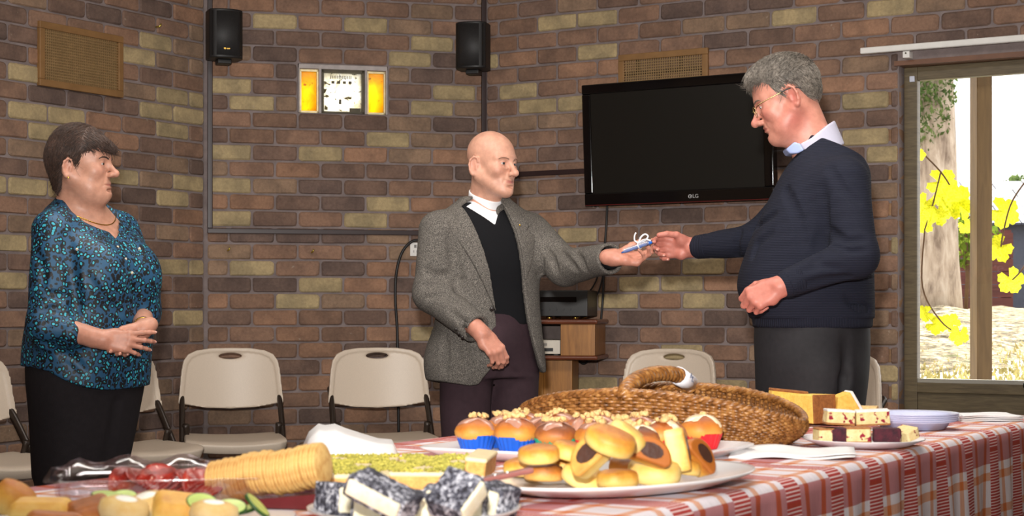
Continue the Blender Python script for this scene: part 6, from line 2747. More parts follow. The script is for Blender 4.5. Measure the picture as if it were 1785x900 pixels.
def tweed():
    m = NT('grey_tweed')
    n1 = m.noise(420, 2, 0.8)
    n2 = m.noise(150, 3, 0.7)
    c = m.ramp(n1.outputs[0], [(0.34, lin((46, 44, 44))), (0.5, lin((92, 88, 84))), (0.68, lin((150, 144, 136)))])
    c = m.mix(c, m.ramp(n2.outputs[0], [(0.3, (0.78, 0.77, 0.76)), (0.7, (1.12, 1.1, 1.08))]), 1.0, 'MULTIPLY')
    m.color(c)
    m.set(Roughness=0.95)
    m.bsdf.inputs['Specular IOR Level'].default_value = 0.2
    m.bump(n1.outputs[0], 0.35, 0.0015)
    return m.m


def knit(name, c1, c2, scale, strength=0.5, axis='Z'):
    m = NT(name)
    w = m.n('ShaderNodeTexWave', wave_type='BANDS', bands_direction=axis)
    w.inputs['Scale'].default_value = scale
    w.inputs['Distortion'].default_value = 0.6
    w.inputs['Detail'].default_value = 1
    m.link(m.coord(), w.inputs['Vector'])
    nz = m.noise(300, 3, 0.7)
    m.color(m.ramp(w.outputs['Fac'], [(0.2, lin(c1)), (0.8, lin(c2))]))
    m.set(Roughness=0.9)
    m.bsdf.inputs['Specular IOR Level'].default_value = 0.2
    h = m.math('ADD', w.outputs['Fac'], m.math('MULTIPLY', nz.outputs[0], 0.6))
    m.bump(h, strength, 0.003)
    return m.m


LEOPARD, TWEED = leopard(), tweed()
NAVY = knit('navy_knit', (25, 27, 38), (35, 37, 50), 62, 0.4)
NAVYRIB = knit('navy_rib', (24, 26, 37), (34, 36, 49), 62, 0.5, 'X')
BLACKK = simple('black_fine_knit', (18, 18, 21), 0.9, var=0.15, nscale=300, bump=0.2, bscale=500, spec=0.2)
BLACKT = simple('black_trouser_cloth', (30, 26, 29), 0.85, var=0.12, nscale=60, bump=0.2, bscale=350, spec=0.25)
GREYT = simple('charcoal_trouser_cloth', (36, 35, 38), 0.7, var=0.12, nscale=60, bump=0.15, bscale=350, spec=0.3)
MAROONT = simple('dark_maroon_cloth', (54, 38, 44), 0.85, var=0.1, nscale=50, bump=0.15, bscale=350, spec=0.25)
SHIRTW = simple('white_shirt', (236, 234, 236), 0.7, var=0.02)
SHIRTB = simple('pale_blue_shirt', (166, 182, 226), 0.7, var=0.04, nscale=60)
COLLARG = simple('pale_grey_collar', (190, 188, 206), 0.7, var=0.03)


def person(name, label, loc):
    return thing(name, label, 'person', loc)


def LS(*c):
    return np.array(lin(c)[:3])


# =========================================================== woman in the leopard blouse
def build_woman():
    Yc = 5.55
    psi = math.radians(58)
    yaw = psi - PI / 2
    f = A(math.sin(psi), -math.cos(psi), 0)
    l = A(math.cos(psi), math.sin(psi), 0)
    c = Q(150, 540, Yc)
    org = A(c[0], c[1], 0)
    root = person('person', 'standing woman with short brown hair, blue leopard print blouse and clasped hands', org)
    sk = lambda x, y, z: org + f * x + l * y + A(0, 0, z)
    R = head_frame(math.radians(-6), math.radians(2))
    t = Q(142, 287, 5.5)
    s = 1.0
    secs = [(0.74, 0.0, 0, 0.165, 0.205), (0.84, 0.0, 0, 0.178, 0.215), (0.95, 0.012, 0, 0.180, 0.212), (1.05, 0.028, 0, 0.178, 0.200), (1.14, 0.040, 0, 0.172, 0.190),
            (1.21, 0.036, 0, 0.158, 0.185), (1.28, 0.012, 0, 0.128, 0.180), (1.34, -0.012, 0, 0.096, 0.165), (1.385, -0.024, 0, 0.074, 0.125), (1.42, -0.028, 0, 0.060, 0.080), (1.45, -0.028, 0, 0.052, 0.056)]
    # arms
    shR, elR, wrR = Q(90, 404, 5.39), Q(82, 566, 5.33), Q(178, 592, 5.30)
    shL, elL, wrL = Q(210, 404, 5.70), Q(246, 540, 5.62), Q(250, 574, 5.385)
    neck = [('u', cone(t + R @ A(-0.020, 0, -0.055), sk(-0.03, 0, 1.37), 0.054, 0.062), 0.03), ('u', cone(t + R @ A(0.03, 0, -0.10), sk(0.02, 0, 1.35), 0.035, 0.04), 0.04)]
    H = head_ops(R, t, s, dict(jowl=0.004, dbl=0.006, cw=0.078, lw=0.056, nose=(0.119, -0.028), nr=0.0112, chin=(0.083, -0.094), cheek=0.026, lip=0.95, earz=-0.018))
    chest = [('u', loft(secs, org, yaw, off=-0.012), 0.05)]
    armR = [('u', cone(shR, elR, 0.055, 0.045), 0.02), ('u', cone(elR, wrR, 0.046, 0.0285), 0.01)]
    armL = [('u', cone(shL, elL, 0.055, 0.045), 0.02), ('u', cone(elL, wrL, 0.042, 0.028), 0.01)]
    tipsR, tipsL = [], []
    hR = hand_ops(wrR, (1, 0.10, -0.10), (0.1, 1, -0.15), (0, 0, 1), [(14, 16, 10), (20, 30, 14), (26, 26, 14), (30, 34, 16)], [(0.75, 0.25, 0.5), (0.9, 0.05, 0.4), (0.9, -0.1, 0.3)], 0.95, 8, tips=tipsR)
    hL = hand_ops(wrL, (-0.74, -0.30, -0.52), (0.42, -0.86, -0.10), (0.25, -0.3, 0.9), [(18, 36, 24), (26, 42, 26), (34, 46, 28), (40, 48, 28)], [(0.85, 0.5, 0.15), (0.95, 0.15, 0.40), (0.98, -0.1, 0.35)], 0.92, 7, tips=tipsL)
    base, red, lips = LS(194, 146, 124), LS(190, 122, 106), LS(172, 112, 100)

    def col(V):
        c_ = head_tint(V, R, t, s, base, red, lips, 0.35)
        w = np.clip((1.05 - V[:, 2]) / 0.1, 0, 1)[:, None] * 0.35
        return c_ * (1 - w) + red * w
    join_body(root, org, [(H + neck + chest, t - A(0.13, 0.13, 0.30), t + A(0.14, 0.13, 0.15), 0.0026),
                          (armR + hR, np.minimum(elR, wrR) - A(0.06, 0.06, 0.11), wrR + A(0.22, 0.09, 0.10), 0.0022),
                          (armL + hL, np.minimum(elL, wrL) - A(0.16, 0.16, 0.15), np.maximum(elL, wrL) + A(0.06, 0.06, 0.07), 0.0022),
                          ([('u', loft([z for z in secs if z[0] > 0.94], org, yaw, off=-0.03), 0), ('u', cone(sk(0, -0.085, 0.85), sk(-0.04, -0.085, 0.08), 0.075, 0.04), 0.03), ('u', cone(sk(0, 0.085, 0.85), sk(-0.04, 0.085, 0.08), 0.075, 0.04), 0.03)],
                           sk(0, 0, 0) - A(0.4, 0.4, 0.0), sk(0, 0, 1.42) + A(0.4, 0.4, 0), 0.016)], col)
    eyes(R, t, s, root, org, (64, 48, 36), (1, -0.12, -0.04))
    nails('finger_nails', tipsR + tipsL, NAIL, root, org)
    # blouse
    shell = [('u', loft(secs, org, yaw, off=0.006), 0),
             ('u', cone(shR, elR, 0.064, 0.068), 0.06),
             ('u', cone(elR, elR + (wrR - elR) * 0.44, 0.064, 0.056), 0.03),
             ('u', cone(shL, elL, 0.062, 0.056), 0.06), ('u', cone(elL, elL + (wrL - elL) * 0.30, 0.054, 0.050), 0.03),
             # bust
             ('u', ell(sk(0.135, -0.085, 1.17), (0.085, 0.085, 0.095)), 0.07), ('u', ell(sk(0.135, 0.085, 1.17), (0.085, 0.085, 0.095)), 0.07)]
    shell += creases(shell, [([(118, 410), (122, 470), (132, 530), (140, 560)], 0.02, 0.012), ([(62, 548), (92, 538), (122, 548)], 0.012, 0.007), ([(55, 520), (92, 512), (118, 520)], 0.012, 0.006),
                             ([(75, 570), (104, 552), (132, 556)], 0.012, 0.006), ([(150, 480), (185, 530), (215, 545)], 0.016, 0.006), ([(90, 610), (130, 630), (150, 650)], 0.016, 0.006),
                             ([(235, 500), (250, 530), (256, 560)], 0.014, 0.006), ([(60, 440), (75, 470), (72, 500)], 0.014, 0.004), ([(60, 600), (85, 606), (105, 600)], 0.014, 0.006)], 4.9, 6.2)
    shell += [('d', folds(3, 0.0035, 26, (0.2, 0, 1)), 0)]
    cutR = elR + (wrR - elR) * 0.40
    e = nrm(wrR - elR)
    # sleeve ends are cut square to the forearms, only near the cuffs
    shell += [('s', compose([('u', plane(cutR, -e), 0), ('i', ball(cutR + e * 0.09, 0.105), 0)]), 0.003)] if False else []
    hem = [(20, 560), (30, 640), (60, 640), (95, 647), (120, 661), (150, 674), (190, 681), (230, 678), (262, 668), (300, 655), (300, 900), (-20, 900), (-20, 560)]
    hp = [(Q(a, b, 5.4)[0], Q(a, b, 5.4)[2]) for a, b in hem]
    shell += [('s', prismf(hp, A(0, 0, 0), A(1, 0, 0), A(0, 0, 1), A(0, 1, 0), 4.9, 6.2), 0.004)]
    vn = [(96, 346), (112, 366), (135, 385), (158, 396), (172, 401), (187, 416), (187, 404), (181, 385), (174, 362), (160, 320), (100, 320)]
    vp = [(Q(a, b, 5.36)[0], Q(a, b, 5.36)[2]) for a, b in vn]
    shell += [('s', prismf(vp, A(0, 0, 0), A(1, 0, 0), A(0, 0, 1), A(0, 1, 0), 4.9, 5.62), 0.004)]
    bl = sdf_obj('blouse', shell, org + A(-0.42, -0.42, 0.72), org + A(0.42, 0.42, 1.47), 0.0055, LEOPARD, root, org)
    # pearl buttons on the blouse
    PEARL = simple('pearl_button', (226, 214, 190), 0.2, 0.3, 0.05)
    for (a, b, y) in ((205, 431, 5.30), (219, 452, 5.27), (230, 476, 5.26), (134, 435, 5.19), (243, 434, 5.38)):
        d = nrm(Q(a, b, y) - A(0, 0, CAMZ))
        fcomp = compose(shell[:7])
        q0 = A(0, 0, CAMZ)
        tt = 4.95
        for _ in range(60):
            v_ = float(fcomp((q0 + d * tt)[None])[0])
            tt += max(v_ * 0.7, 0.0005)
            if v_ < 0.001 or tt > 6.5:
                break
        q = q0 + d * (tt - 0.002)
        MB().lathe([(0.0, 0.0028), (0.004, 0.0022), (0.0052, 0.0), (0.004, -0.002)], 12, T(*(q - org)) @ Vector(-d).to_track_quat('Z', 'Y').to_matrix().to_4x4()).build('button', PEARL, bl, smooth=True)
    # trousers
    tsec = [(0.36, -0.03, 0, 0.11, 0.14), (0.5, -0.030, 0, 0.122, 0.152), (0.7, -0.012, 0, 0.150, 0.182), (0.85, 0, 0, 0.166, 0.202), (0.98, 0.005, 0, 0.16, 0.19)]
    tro = [('u', loft([z for z in tsec if z[0] >= 0.5], org, yaw), 0)]
    for y in (-1, 1):
        tro += [('u', cone(sk(0.0, y * 0.085, 0.80), sk(-0.03, y * 0.072, 0.46), 0.100, 0.086), 0.04), ('u', cone(sk(-0.03, y * 0.072, 0.46), sk(-0.04, y * 0.085, 0.05), 0.086, 0.078), 0.02)]
    tro += crease([sk(0.158, 0.0, 0.74), sk(0.108, 0.0, 0.5), sk(0.09, 0, 0.3)], 0.018, 0.025)
    tro += [('d', folds(8, 0.004, 22), 0), ('i', plane(A(0, 0, 0.03), (0, 0, -1)), 0.005)]
    sdf_obj('trousers', tro, org + A(-0.4, -0.4, 0.0), org + A(0.4, 0.4, 1.0), 0.008, BLACKT, root, org)
    for y in (-1, 1):
        a = sk(-0.04, y * 0.085, 0)
        sdf_obj('shoe', shoe_ops(a, f), a - A(0.25, 0.25, 0.02), a + A(0.25, 0.25, 0.15), 0.008, SHOE, root, org)
    # hair
    hp_ = [(0.100, 0.052), (0.088, 0.045), (0.068, 0.056), (0.052, 0.040), (0.030, 0.030), (0.020, -0.004), (0.006, -0.014), (-0.004, 0.016), (-0.020, 0.020), (-0.034, 0.006),
           (-0.040, -0.030), (-0.046, -0.066), (-0.064, -0.096), (-0.090, -0.085), (-0.125, -0.02), (-0.13, 0.15), (0.11, 0.15)]
    ho = [('u', xf(ell((-0.016, 0, 0.042), (0.093, 0.086, 0.090)), R, t), 0), ('u', xf(ell((-0.054, 0, 0.008), (0.058, 0.072, 0.078)), R, t), 0.04), ('u', xf(ell((-0.052, 0, -0.055), (0.040, 0.055, 0.05)), R, t), 0.03),
          ('u', xf(cone((0.078, -0.030, 0.062), (0.078, 0.030, 0.062), 0.018, 0.018), R, t), 0.03), ('u', xf(ell((-0.01, 0, 0.085), (0.065, 0.06, 0.042)), R, t), 0.03), ('u', xf(ell((0.030, 0, 0.058), (0.060, 0.075, 0.044)), R, t), 0.02),
          ('i', xf(prismf(hp_, A(0, 0, 0), A(1, 0, 0), A(0, 0, 1), A(0, 1, 0), -0.2, 0.2), R, t), 0.006)]
    HB = hair_mat('brown_hair', (36, 26, 22), (84, 60, 48), 0.6)
    V, Qd = sdf_mesh(ho, t - A(0.16, 0.13, 0.13), t + A(0.14, 0.13, 0.17), 0.0032)
    o = link(bpy.data.objects.new('hair', np_mesh('hair', V, Qd, HB, org)), root)

    def comb(q):
        if q[0] > 0.03 and q[2] > 0.05:
            return (1.0, 0.3 * np.sign(q[1]) * 0.4, -0.45)
        if q[2] > 0.06:
            return (-0.5, np.sign(q[1]) * 0.4, -0.5)
        return (-0.45, 0, -1.0)
    strands('hair_locks', V, normals(V, Qd), R, t, s, comb, 6000, 0.048, 0.0009, HB, o, org, 3, 0.05, keep=lambda q: q[2] > -0.075)
    BROW = simple('dark_brow', (52, 36, 30), 0.7)
    mb = MB()
    for y in (-1, 1):
        pts = brow(compose(H), R, t, s, org, [(x, y * yy, z) for x, yy, z in ((0.0905, 0.013, 0.0185), (0.0885, 0.027, 0.0235), (0.0790, 0.041, 0.0225), (0.068, 0.050, 0.016))], 0.35 * y)
        mb = MB().tube(pts, [0.0026] * 5 + [0.0028] * 4 + [0.0016] * 4, 6)
        mb.build('eyebrow', BROW, root, smooth=True)
    # necklace, ear stud, bracelet
    pts = []
    fbody = compose(neck + chest)
    for i in range(33):
        a = -2.4 + 4.8 * i / 32
        dirv = f * math.cos(a) + l * math.sin(a)
        zc = 1.405 - 0.075 * (0.5 + 0.5 * math.cos(a)) ** 1.5
        q = sk(0.0, 0, zc) + dirv * 0.25
        for _ in range(40):
            d = float(fbody(q[None])[0])
            if d < 0.0015:
                break
            q = q - dirv * d * 0.8
        pts.append(q - org + dirv * 0.0012)
    MB().tube(pts, 0.0020, 6).build('necklace', GOLD, root, smooth=True)
    ear = t + R @ A(-0.010, -0.088, -0.050)
    MB().lathe([(0, -0.004), (0.004, 0), (0, 0.004)], 8, T(*(ear - org))).build('earring', GOLD, root, smooth=True)
    bc = wrL + (elL - wrL) * 0.12
    ax = Vector(nrm(elL - wrL))
    M = T(*(bc - org)) @ ax.to_track_quat('Z', 'Y').to_matrix().to_4x4()
    br = MB()
    for i in range(26):
        a = 2 * PI * i / 26
        br.cbox((0, 0, 0), (0.0075, 0.003, 0.009), M @ Matrix.Rotation(a, 4, 'Z') @ T(0, 0.0315, 0))
    tag(br.build('bracelet', GOLD, root, bevel=0.001), 'gold link bracelet')
    return root


# =========================================================== man in the navy jumper
def build_jumper_man():
    Yc = 5.3
    f = nrm(A(-1, 0.06, 0))
    yaw = math.atan2(f[1], f[0])
    l = A(-f[1], f[0], 0)
    c = Q(1415, 540, Yc)
    org = A(c[0], c[1], 0)
    root = person('person', 'tall grey-haired man with glasses in a navy jumper, reaching out to the left', org)
    sk = lambda x, y, z: org + f * x + l * y + A(0, 0, z)
    R = head_frame(math.radians(180 - 8), math.radians(22))
    s = 1.02
    t = Q(1371, 172, 5.3)
    secs = [(0.96, 0.0, 0, 0.184, 0.195), (1.02, 0.0, 0, 0.188, 0.20), (1.123, 0.022, 0, 0.208, 0.21), (1.25, 0.008, 0, 0.192, 0.21), (1.34, -0.012, 0, 0.170, 0.205), (1.416, -0.028, 0, 0.150, 0.195),
            (1.49, -0.044, 0, 0.130, 0.165), (1.545, -0.048, 0, 0.100, 0.115), (1.59, -0.046, 0, 0.078, 0.085), (1.62, -0.046, 0, 0.07, 0.075)]
    shN, elN, wrN = Q(1468, 322, 5.12), Q(1492, 446, 5.03), Q(1362, 499, 4.98)
    shF, elF, wrF = Q(1408, 335, 5.50), Q(1322, 418, 5.58), Q(1208, 432, 5.74)
    neck = [('u', cone(t + R @ A(-0.030, 0, -0.035), sk(-0.020, 0, 1.55), 0.057, 0.062), 0.03), ('u', cone(t + R @ A(0.02, 0, -0.09), sk(0.0, 0, 1.53), 0.034, 0.05), 0.035)]
    H = head_ops(R, t, s, dict(jowl=0.006, dbl=0.004, cl=0.100, cw=0.078, nose=(0.119, -0.036), nr=0.0125, chin=(0.076, -0.100), cheek=0.026, jw=0.058, lip=0.8, lid=0.0036, ear=1.12, earz=-0.008, brow=0.011))
    chest = [('u', loft([z for z in secs if z[0] < 1.57], org, yaw, off=-0.025), 0.04)]
    tN, tF = [], []
    armN = [('u', cone(elN + (wrN - elN) * 0.5, wrN, 0.034, 0.030), 0.01)]
    armF = [('u', cone(elF, wrF, 0.045, 0.030), 0.01)]
    hN = hand_ops(wrN, (-0.90, -0.02, -0.42), (0.05, 0.90, -0.42), (-0.4, 0, 0.9), [(58, 70, 40), (62, 74, 40), (66, 76, 40), (68, 76, 40)], [(0.75, 0.50, 0.35), (0.8, 0.1, 0.6), (0.75, -0.2, 0.6)], 1.05, 3, tips=tN)
    hF = hand_ops(wrF, (-0.97, 0.06, 0.02), (-0.05, -0.95, -0.25), (0, 0, 1), [(38, 34, 22), (46, 44, 26), (52, 50, 30), (52, 54, 32)], [(0.74, 0.58, 0.35), (0.94, 0.12, 0.25), (0.98, -0.12, 0.18)], 1.05, 4, tips=tF)
    base, red, lips = LS(196, 138, 120), LS(186, 100, 92), LS(160, 88, 82)

    def col(V):
        c_ = head_tint(V, R, t, s, base, red, lips, 0.85)
        q = ((V - t) @ R) / s
        # ruddy neck and jaw
        w = np.clip(1.1 - np.sqrt(((q[:, 0] - 0.01) / 0.07) ** 2 + ((q[:, 2] + 0.075) / 0.06) ** 2), 0, 1)[:, None] * 0.6
        c_ = c_ * (1 - w) + red * w
        w = np.clip((1.40 - V[:, 2]) / 0.1, 0, 1)[:, None] * 0.45
        return c_ * (1 - w) + red * w
    join_body(root, org, [(H + neck + chest, t - A(0.15, 0.13, 0.24), t + A(0.16, 0.13, 0.16), 0.0026),
                          (armN + hN, np.minimum(elN, wrN) - A(0.20, 0.07, 0.16), np.maximum(wrN, elN) + A(0.05, 0.09, 0.09), 0.0024),
                          (armF + hF, wrF - A(0.24, 0.11, 0.11), np.maximum(elF, wrF) + A(0.05, 0.08, 0.09), 0.0024),
                          ([('u', loft(secs, org, yaw, off=-0.035), 0), ('u', cone(sk(0, -0.1, 0.95), sk(0.0, -0.1, 0.08), 0.10, 0.045), 0.03), ('u', cone(sk(0, 0.1, 0.95), sk(0, 0.1, 0.08), 0.10, 0.045), 0.03)],
                           sk(0, 0, 0) - A(0.4, 0.4, 0.0), sk(0, 0, 1.6) + A(0.4, 0.4, 0), 0.016)], col)
    eyes(R, t, s, root, org, (70, 76, 84), (1, 0, -0.25))
    nails('finger_nails', tF + tN, NAIL, root, org)
    # jumper
    jp = [('u', loft(secs, org, yaw, off=0.004), 0),
          ('u', cone(shN, elN, 0.082, 0.062), 0.05), ('u', cone(elN, wrN + (elN - wrN) * 0.10, 0.062, 0.042), 0.03),
          ('u', cone(shF, elF, 0.080, 0.060), 0.05), ('u', cone(elF, wrF + (elF - wrF) * 0.06, 0.058, 0.037), 0.03)]
    jp += creases(jp, [([(1440, 400), (1475, 420), (1510, 416)], 0.014, 0.009), ([(1442, 424), (1480, 438), (1512, 436)], 0.012, 0.007), ([(1430, 330), (1434, 400), (1420, 462)], 0.02, 0.010),
                       ([(1395, 470), (1430, 462), (1470, 468)], 0.012, 0.005), ([(1400, 500), (1440, 490), (1480, 485)], 0.014, 0.005), ([(1346, 372), (1322, 392), (1312, 402)], 0.012, 0.006),
                       ([(1340, 404), (1318, 424), (1310, 445)], 0.012, 0.006), ([(1288, 402), (1280, 425), (1284, 448)], 0.012, 0.004), ([(1445, 290), (1470, 330), (1500, 350)], 0.016, 0.004),
                       ([(1365, 330), (1390, 380), (1400, 430)], 0.02, 0.005), ([(1480, 520), (1500, 535), (1516, 540)], 0.014, 0.006)], 4.6, 6.4)
    jp += [('d', folds(12, 0.003, 20, (0, 0, 1)), 0)]
    # round the neck opening: cut above a tilted plane
    jp += [('s', compose([('u', plane(Q(1420, 240, 5.3) - A(0, 0, 0.004), nrm(A(-0.40, 0, -0.92))), 0), ('i', cone(sk(-0.045, 0, 1.40), sk(-0.04, 0, 1.75), 0.20, 0.20), 0)]), 0.006)]
    jp += [('i', plane(A(0, 0, 1.02), (0, 0, -1)), 0.008)]
    jo = sdf_obj('jumper', jp, org + A(-0.60, -0.42, 0.98), org + A(0.34, 0.62, 1.66), 0.0055, NAVY, root, org)
    # ribbed hem and cuffs
    hem = [('u', loft(secs, org, yaw, off=0.001), 0), ('i', plane(A(0, 0, 1.068), (0, 0, 1)), 0.004), ('i', plane(A(0, 0, 0.992), (0, 0, -1)), 0.006)]
    sdf_obj('hem_rib', hem, org + A(-0.3, -0.3, 0.95), org + A(0.3, 0.3, 1.08), 0.007, NAVYRIB, jo, A(0, 0, 0) + org)
    for (a, b, r) in ((wrN, elN, 0.0415), (wrF, elF, 0.0405)):
        e = nrm(b - a)
        cf = [('u', cone(a + e * 0.012, a + e * 0.065, r, r + 0.003), 0), ('i', plane(a + e * 0.012, -e), 0.004), ('i', plane(a + e * 0.065, e), 0.006)]
        sdf_obj('cuff', cf, a - A(0.12, 0.12, 0.12), a + A(0.12, 0.12, 0.12), 0.004, NAVYRIB, jo, org)
    # shirt collar standing round the neck and folded over
    ax = nrm(t + R @ A(-0.02, 0, -0.06) - sk(-0.02, 0, 1.52))
    nb = Q(1414, 243, 5.3)
    nn = nrm(A(-0.42, 0, -0.91)) * -1.0

    def collar(poly, depth, name, mat):
        pp = [(Q(a, b, 5.25)[0], Q(a, b, 5.25)[2]) for a, b in poly]
        tube_ = [('u', cone(sk(-0.055, 0, 1.46), t + R @ A(-0.036, 0, -0.02), 0.089, 0.077), 0),
                 ('u', cone(sk(0.02, 0, 1.46), t + R @ A(0.016, 0, -0.085), 0.062, 0.052), 0.03),
                 ('i', prismf(pp, A(0, 0, 0), A(1, 0, 0), A(0, 0, 1), A(0, 1, 0), 4.9, 5.7), 0.003)]
        sdf_obj(name, tube_, t - A(0.2, 0.2, 0.3), t + A(0.25, 0.2, 0.1), 0.0035, mat, root, org)
    collar([(1393, 252), (1412, 242), (1436, 222), (1456, 209), (1475, 212), (1475, 250), (1420, 272), (1399, 262)], 0, 'shirt_collar', COLLARG)
    collar([(1371, 260), (1384, 248), (1393, 251), (1400, 263), (1390, 268), (1378, 268)], 0, 'shirt_collar_front', SHIRTB)
    # trousers
    tsec = [(0.5, 0.0, 0, 0.150, 0.185), (0.7, 0.005, 0, 0.165, 0.195), (0.85, 0.0, 0, 0.178, 0.198), (0.95, 0.0, 0, 0.182, 0.195), (1.02, 0.0, 0, 0.178, 0.19)]
    tro = [('u', loft(tsec, org, yaw), 0)]
    for y in (-1, 1):
        tro += [('u', cone(sk(0.0, y * 0.10, 0.85), sk(0.02, y * 0.10, 0.5), 0.125, 0.108), 0.05), ('u', cone(sk(0.02, y * 0.10, 0.5), sk(0.0, y * 0.11, 0.05), 0.108, 0.09), 0.02)]
    tro += crease([Q(1348, 590, 5.08), Q(1352, 650, 5.07), Q(1356, 720, 5.07)], 0.008, 0.03)
    tro += crease([Q(1480, 590, 5.1), Q(1470, 660, 5.1), Q(1462, 720, 5.1)], 0.010, 0.03)
    tro += [('d', folds(18, 0.004, 20), 0), ('i', plane(A(0, 0, 0.03), (0, 0, -1)), 0.005)]
    sdf_obj('trousers', tro, org + A(-0.4, -0.4, 0.0), org + A(0.4, 0.4, 1.05), 0.008, GREYT, root, org)
    for y in (-1, 1):
        a = sk(0.0, y * 0.11, 0)
        sdf_obj('shoe', shoe_ops(a, f), a - A(0.25, 0.25, 0.02), a + A(0.25, 0.25, 0.15), 0.008, SHOE, root, org)
    # hair
    hp_ = [(0.104, 0.060), (0.094, 0.078), (0.062, 0.074), (0.040, 0.058), (0.030, 0.022), (0.016, 0.010), (0.008, 0.030), (-0.016, 0.040), (-0.036, 0.024), (-0.052, -0.010), (-0.075, -0.045),
           (-0.105, -0.050), (-0.13, 0.02), (-0.13, 0.16), (0.115, 0.16), (0.115, 0.07)]
    ho = [('u', xf(ell((-0.014, 0, 0.044), (0.107, 0.0835, 0.094)), R, t, s), 0), ('u', xf(cone((0.072, -0.032, 0.092), (0.072, 0.032, 0.092), 0.016, 0.016), R, t, s), 0.03),
          ('u', xf(ell((0.02, 0, 0.095), (0.07, 0.055, 0.042)), R, t, s), 0.03), ('u', xf(ell((-0.055, 0, 0.005), (0.055, 0.062, 0.055)), R, t, s), 0.02),
          ('i', xf(prismf(hp_, A(0, 0, 0), A(1, 0, 0), A(0, 0, 1), A(0, 1, 0), -0.2, 0.2), R, t, s), 0.006)]
    HG = hair_mat('grey_hair', (54, 46, 40), (142, 133, 122), 0.55)
    V, Qd = sdf_mesh(ho, t - A(0.17, 0.13, 0.14), t + A(0.17, 0.13, 0.18), 0.0032)
    o = link(bpy.data.objects.new('hair', np_mesh('hair', V, Qd, HG, org)), root)

    def comb(q):
        if q[2] > 0.07:
            return (0.7, 0.5 * np.sign(q[1] + 0.02), -0.35)
        return (-0.55, 0, -0.9)
    strands('hair_locks', V, normals(V, Qd), R, t, s, comb, 5200, 0.038, 0.0009, HG, o, org, 4, 0.10, keep=lambda q: q[2] > -0.02)
    BROW = simple('grey_brow', (104, 90, 78), 0.7)
    for y in (-1, 1):
        pts = brow(compose(H), R, t, s, org, [(x, y * yy, z) for x, yy, z in ((0.0945, 0.014, 0.0205), (0.0915, 0.028, 0.0250), (0.0800, 0.044, 0.0235), (0.070, 0.050, 0.018))], 0.35 * y)
        MB().tube(pts, [0.0024] * 9 + [0.0014] * 4, 6).build('eyebrow', BROW, root, smooth=True)
    # glasses
    GLM = simple('thin_gold_frame', (176, 156, 104), 0.25, 0.9, 0.05)
    gl = MB().tube([(0, 0, 0), (0.0001, 0, 0)], 0.0001, 3).build('glasses', GLM, root)
    gl.data.clear_geometry()
    gm = MB()
    loc = lambda x, y, z: Vector(t - org + R @ (A(x, y, z) * s))
    lens_pts = {}
    for y in (-1, 1):
        ring = []
        for i in range(28):
            a = 2 * PI * i / 28
            ca, sa_ = math.cos(a), math.sin(a)
            yy = 0.0335 + 0.0235 * (abs(ca) ** 0.75) * (1 if ca > 0 else -1)
            zz = -0.006 + 0.0175 * (abs(sa_) ** 0.8) * (1 if sa_ > 0 else -1)
            ring.append(loc(0.108 - 0.12 * max(0, yy - 0.02) * 0.8, y * yy, zz))
        lens_pts[y] = ring
        gm.tube(ring, 0.0011, 6, closed=True)
        gm.tube(bez([loc(0.1015, y * 0.0575, 0.002), loc(0.092, y * 0.069, 0.008), loc(0.06, y * 0.077, 0.012), loc(0.01, y * 0.082, 0.016)], 5), 0.0012, 6)
    gm.tube(bez([loc(0.109, -0.011, -0.002), loc(0.1125, 0, 0.002), loc(0.109, 0.011, -0.002)], 4), 0.0012, 6)
    me = gm.mesh('glasses', GLM, True)
    gl.data = me
    for y in (-1, 1):
        mb = MB()
        n_ = len(lens_pts[y])
        mb.add(lens_pts[y], [tuple(range(n_))])
        mb.build('lens', GLASS, gl)
        MB().tube(bez([loc(0.014, y * 0.082, 0.016), loc(-0.012, y * 0.084, 0.017), loc(-0.034, y * 0.083, 0.012), loc(-0.048, y * 0.082, 0.004)], 5), 0.0021, 6).build('temple_tip', BLACKP, gl, smooth=True)
    return root


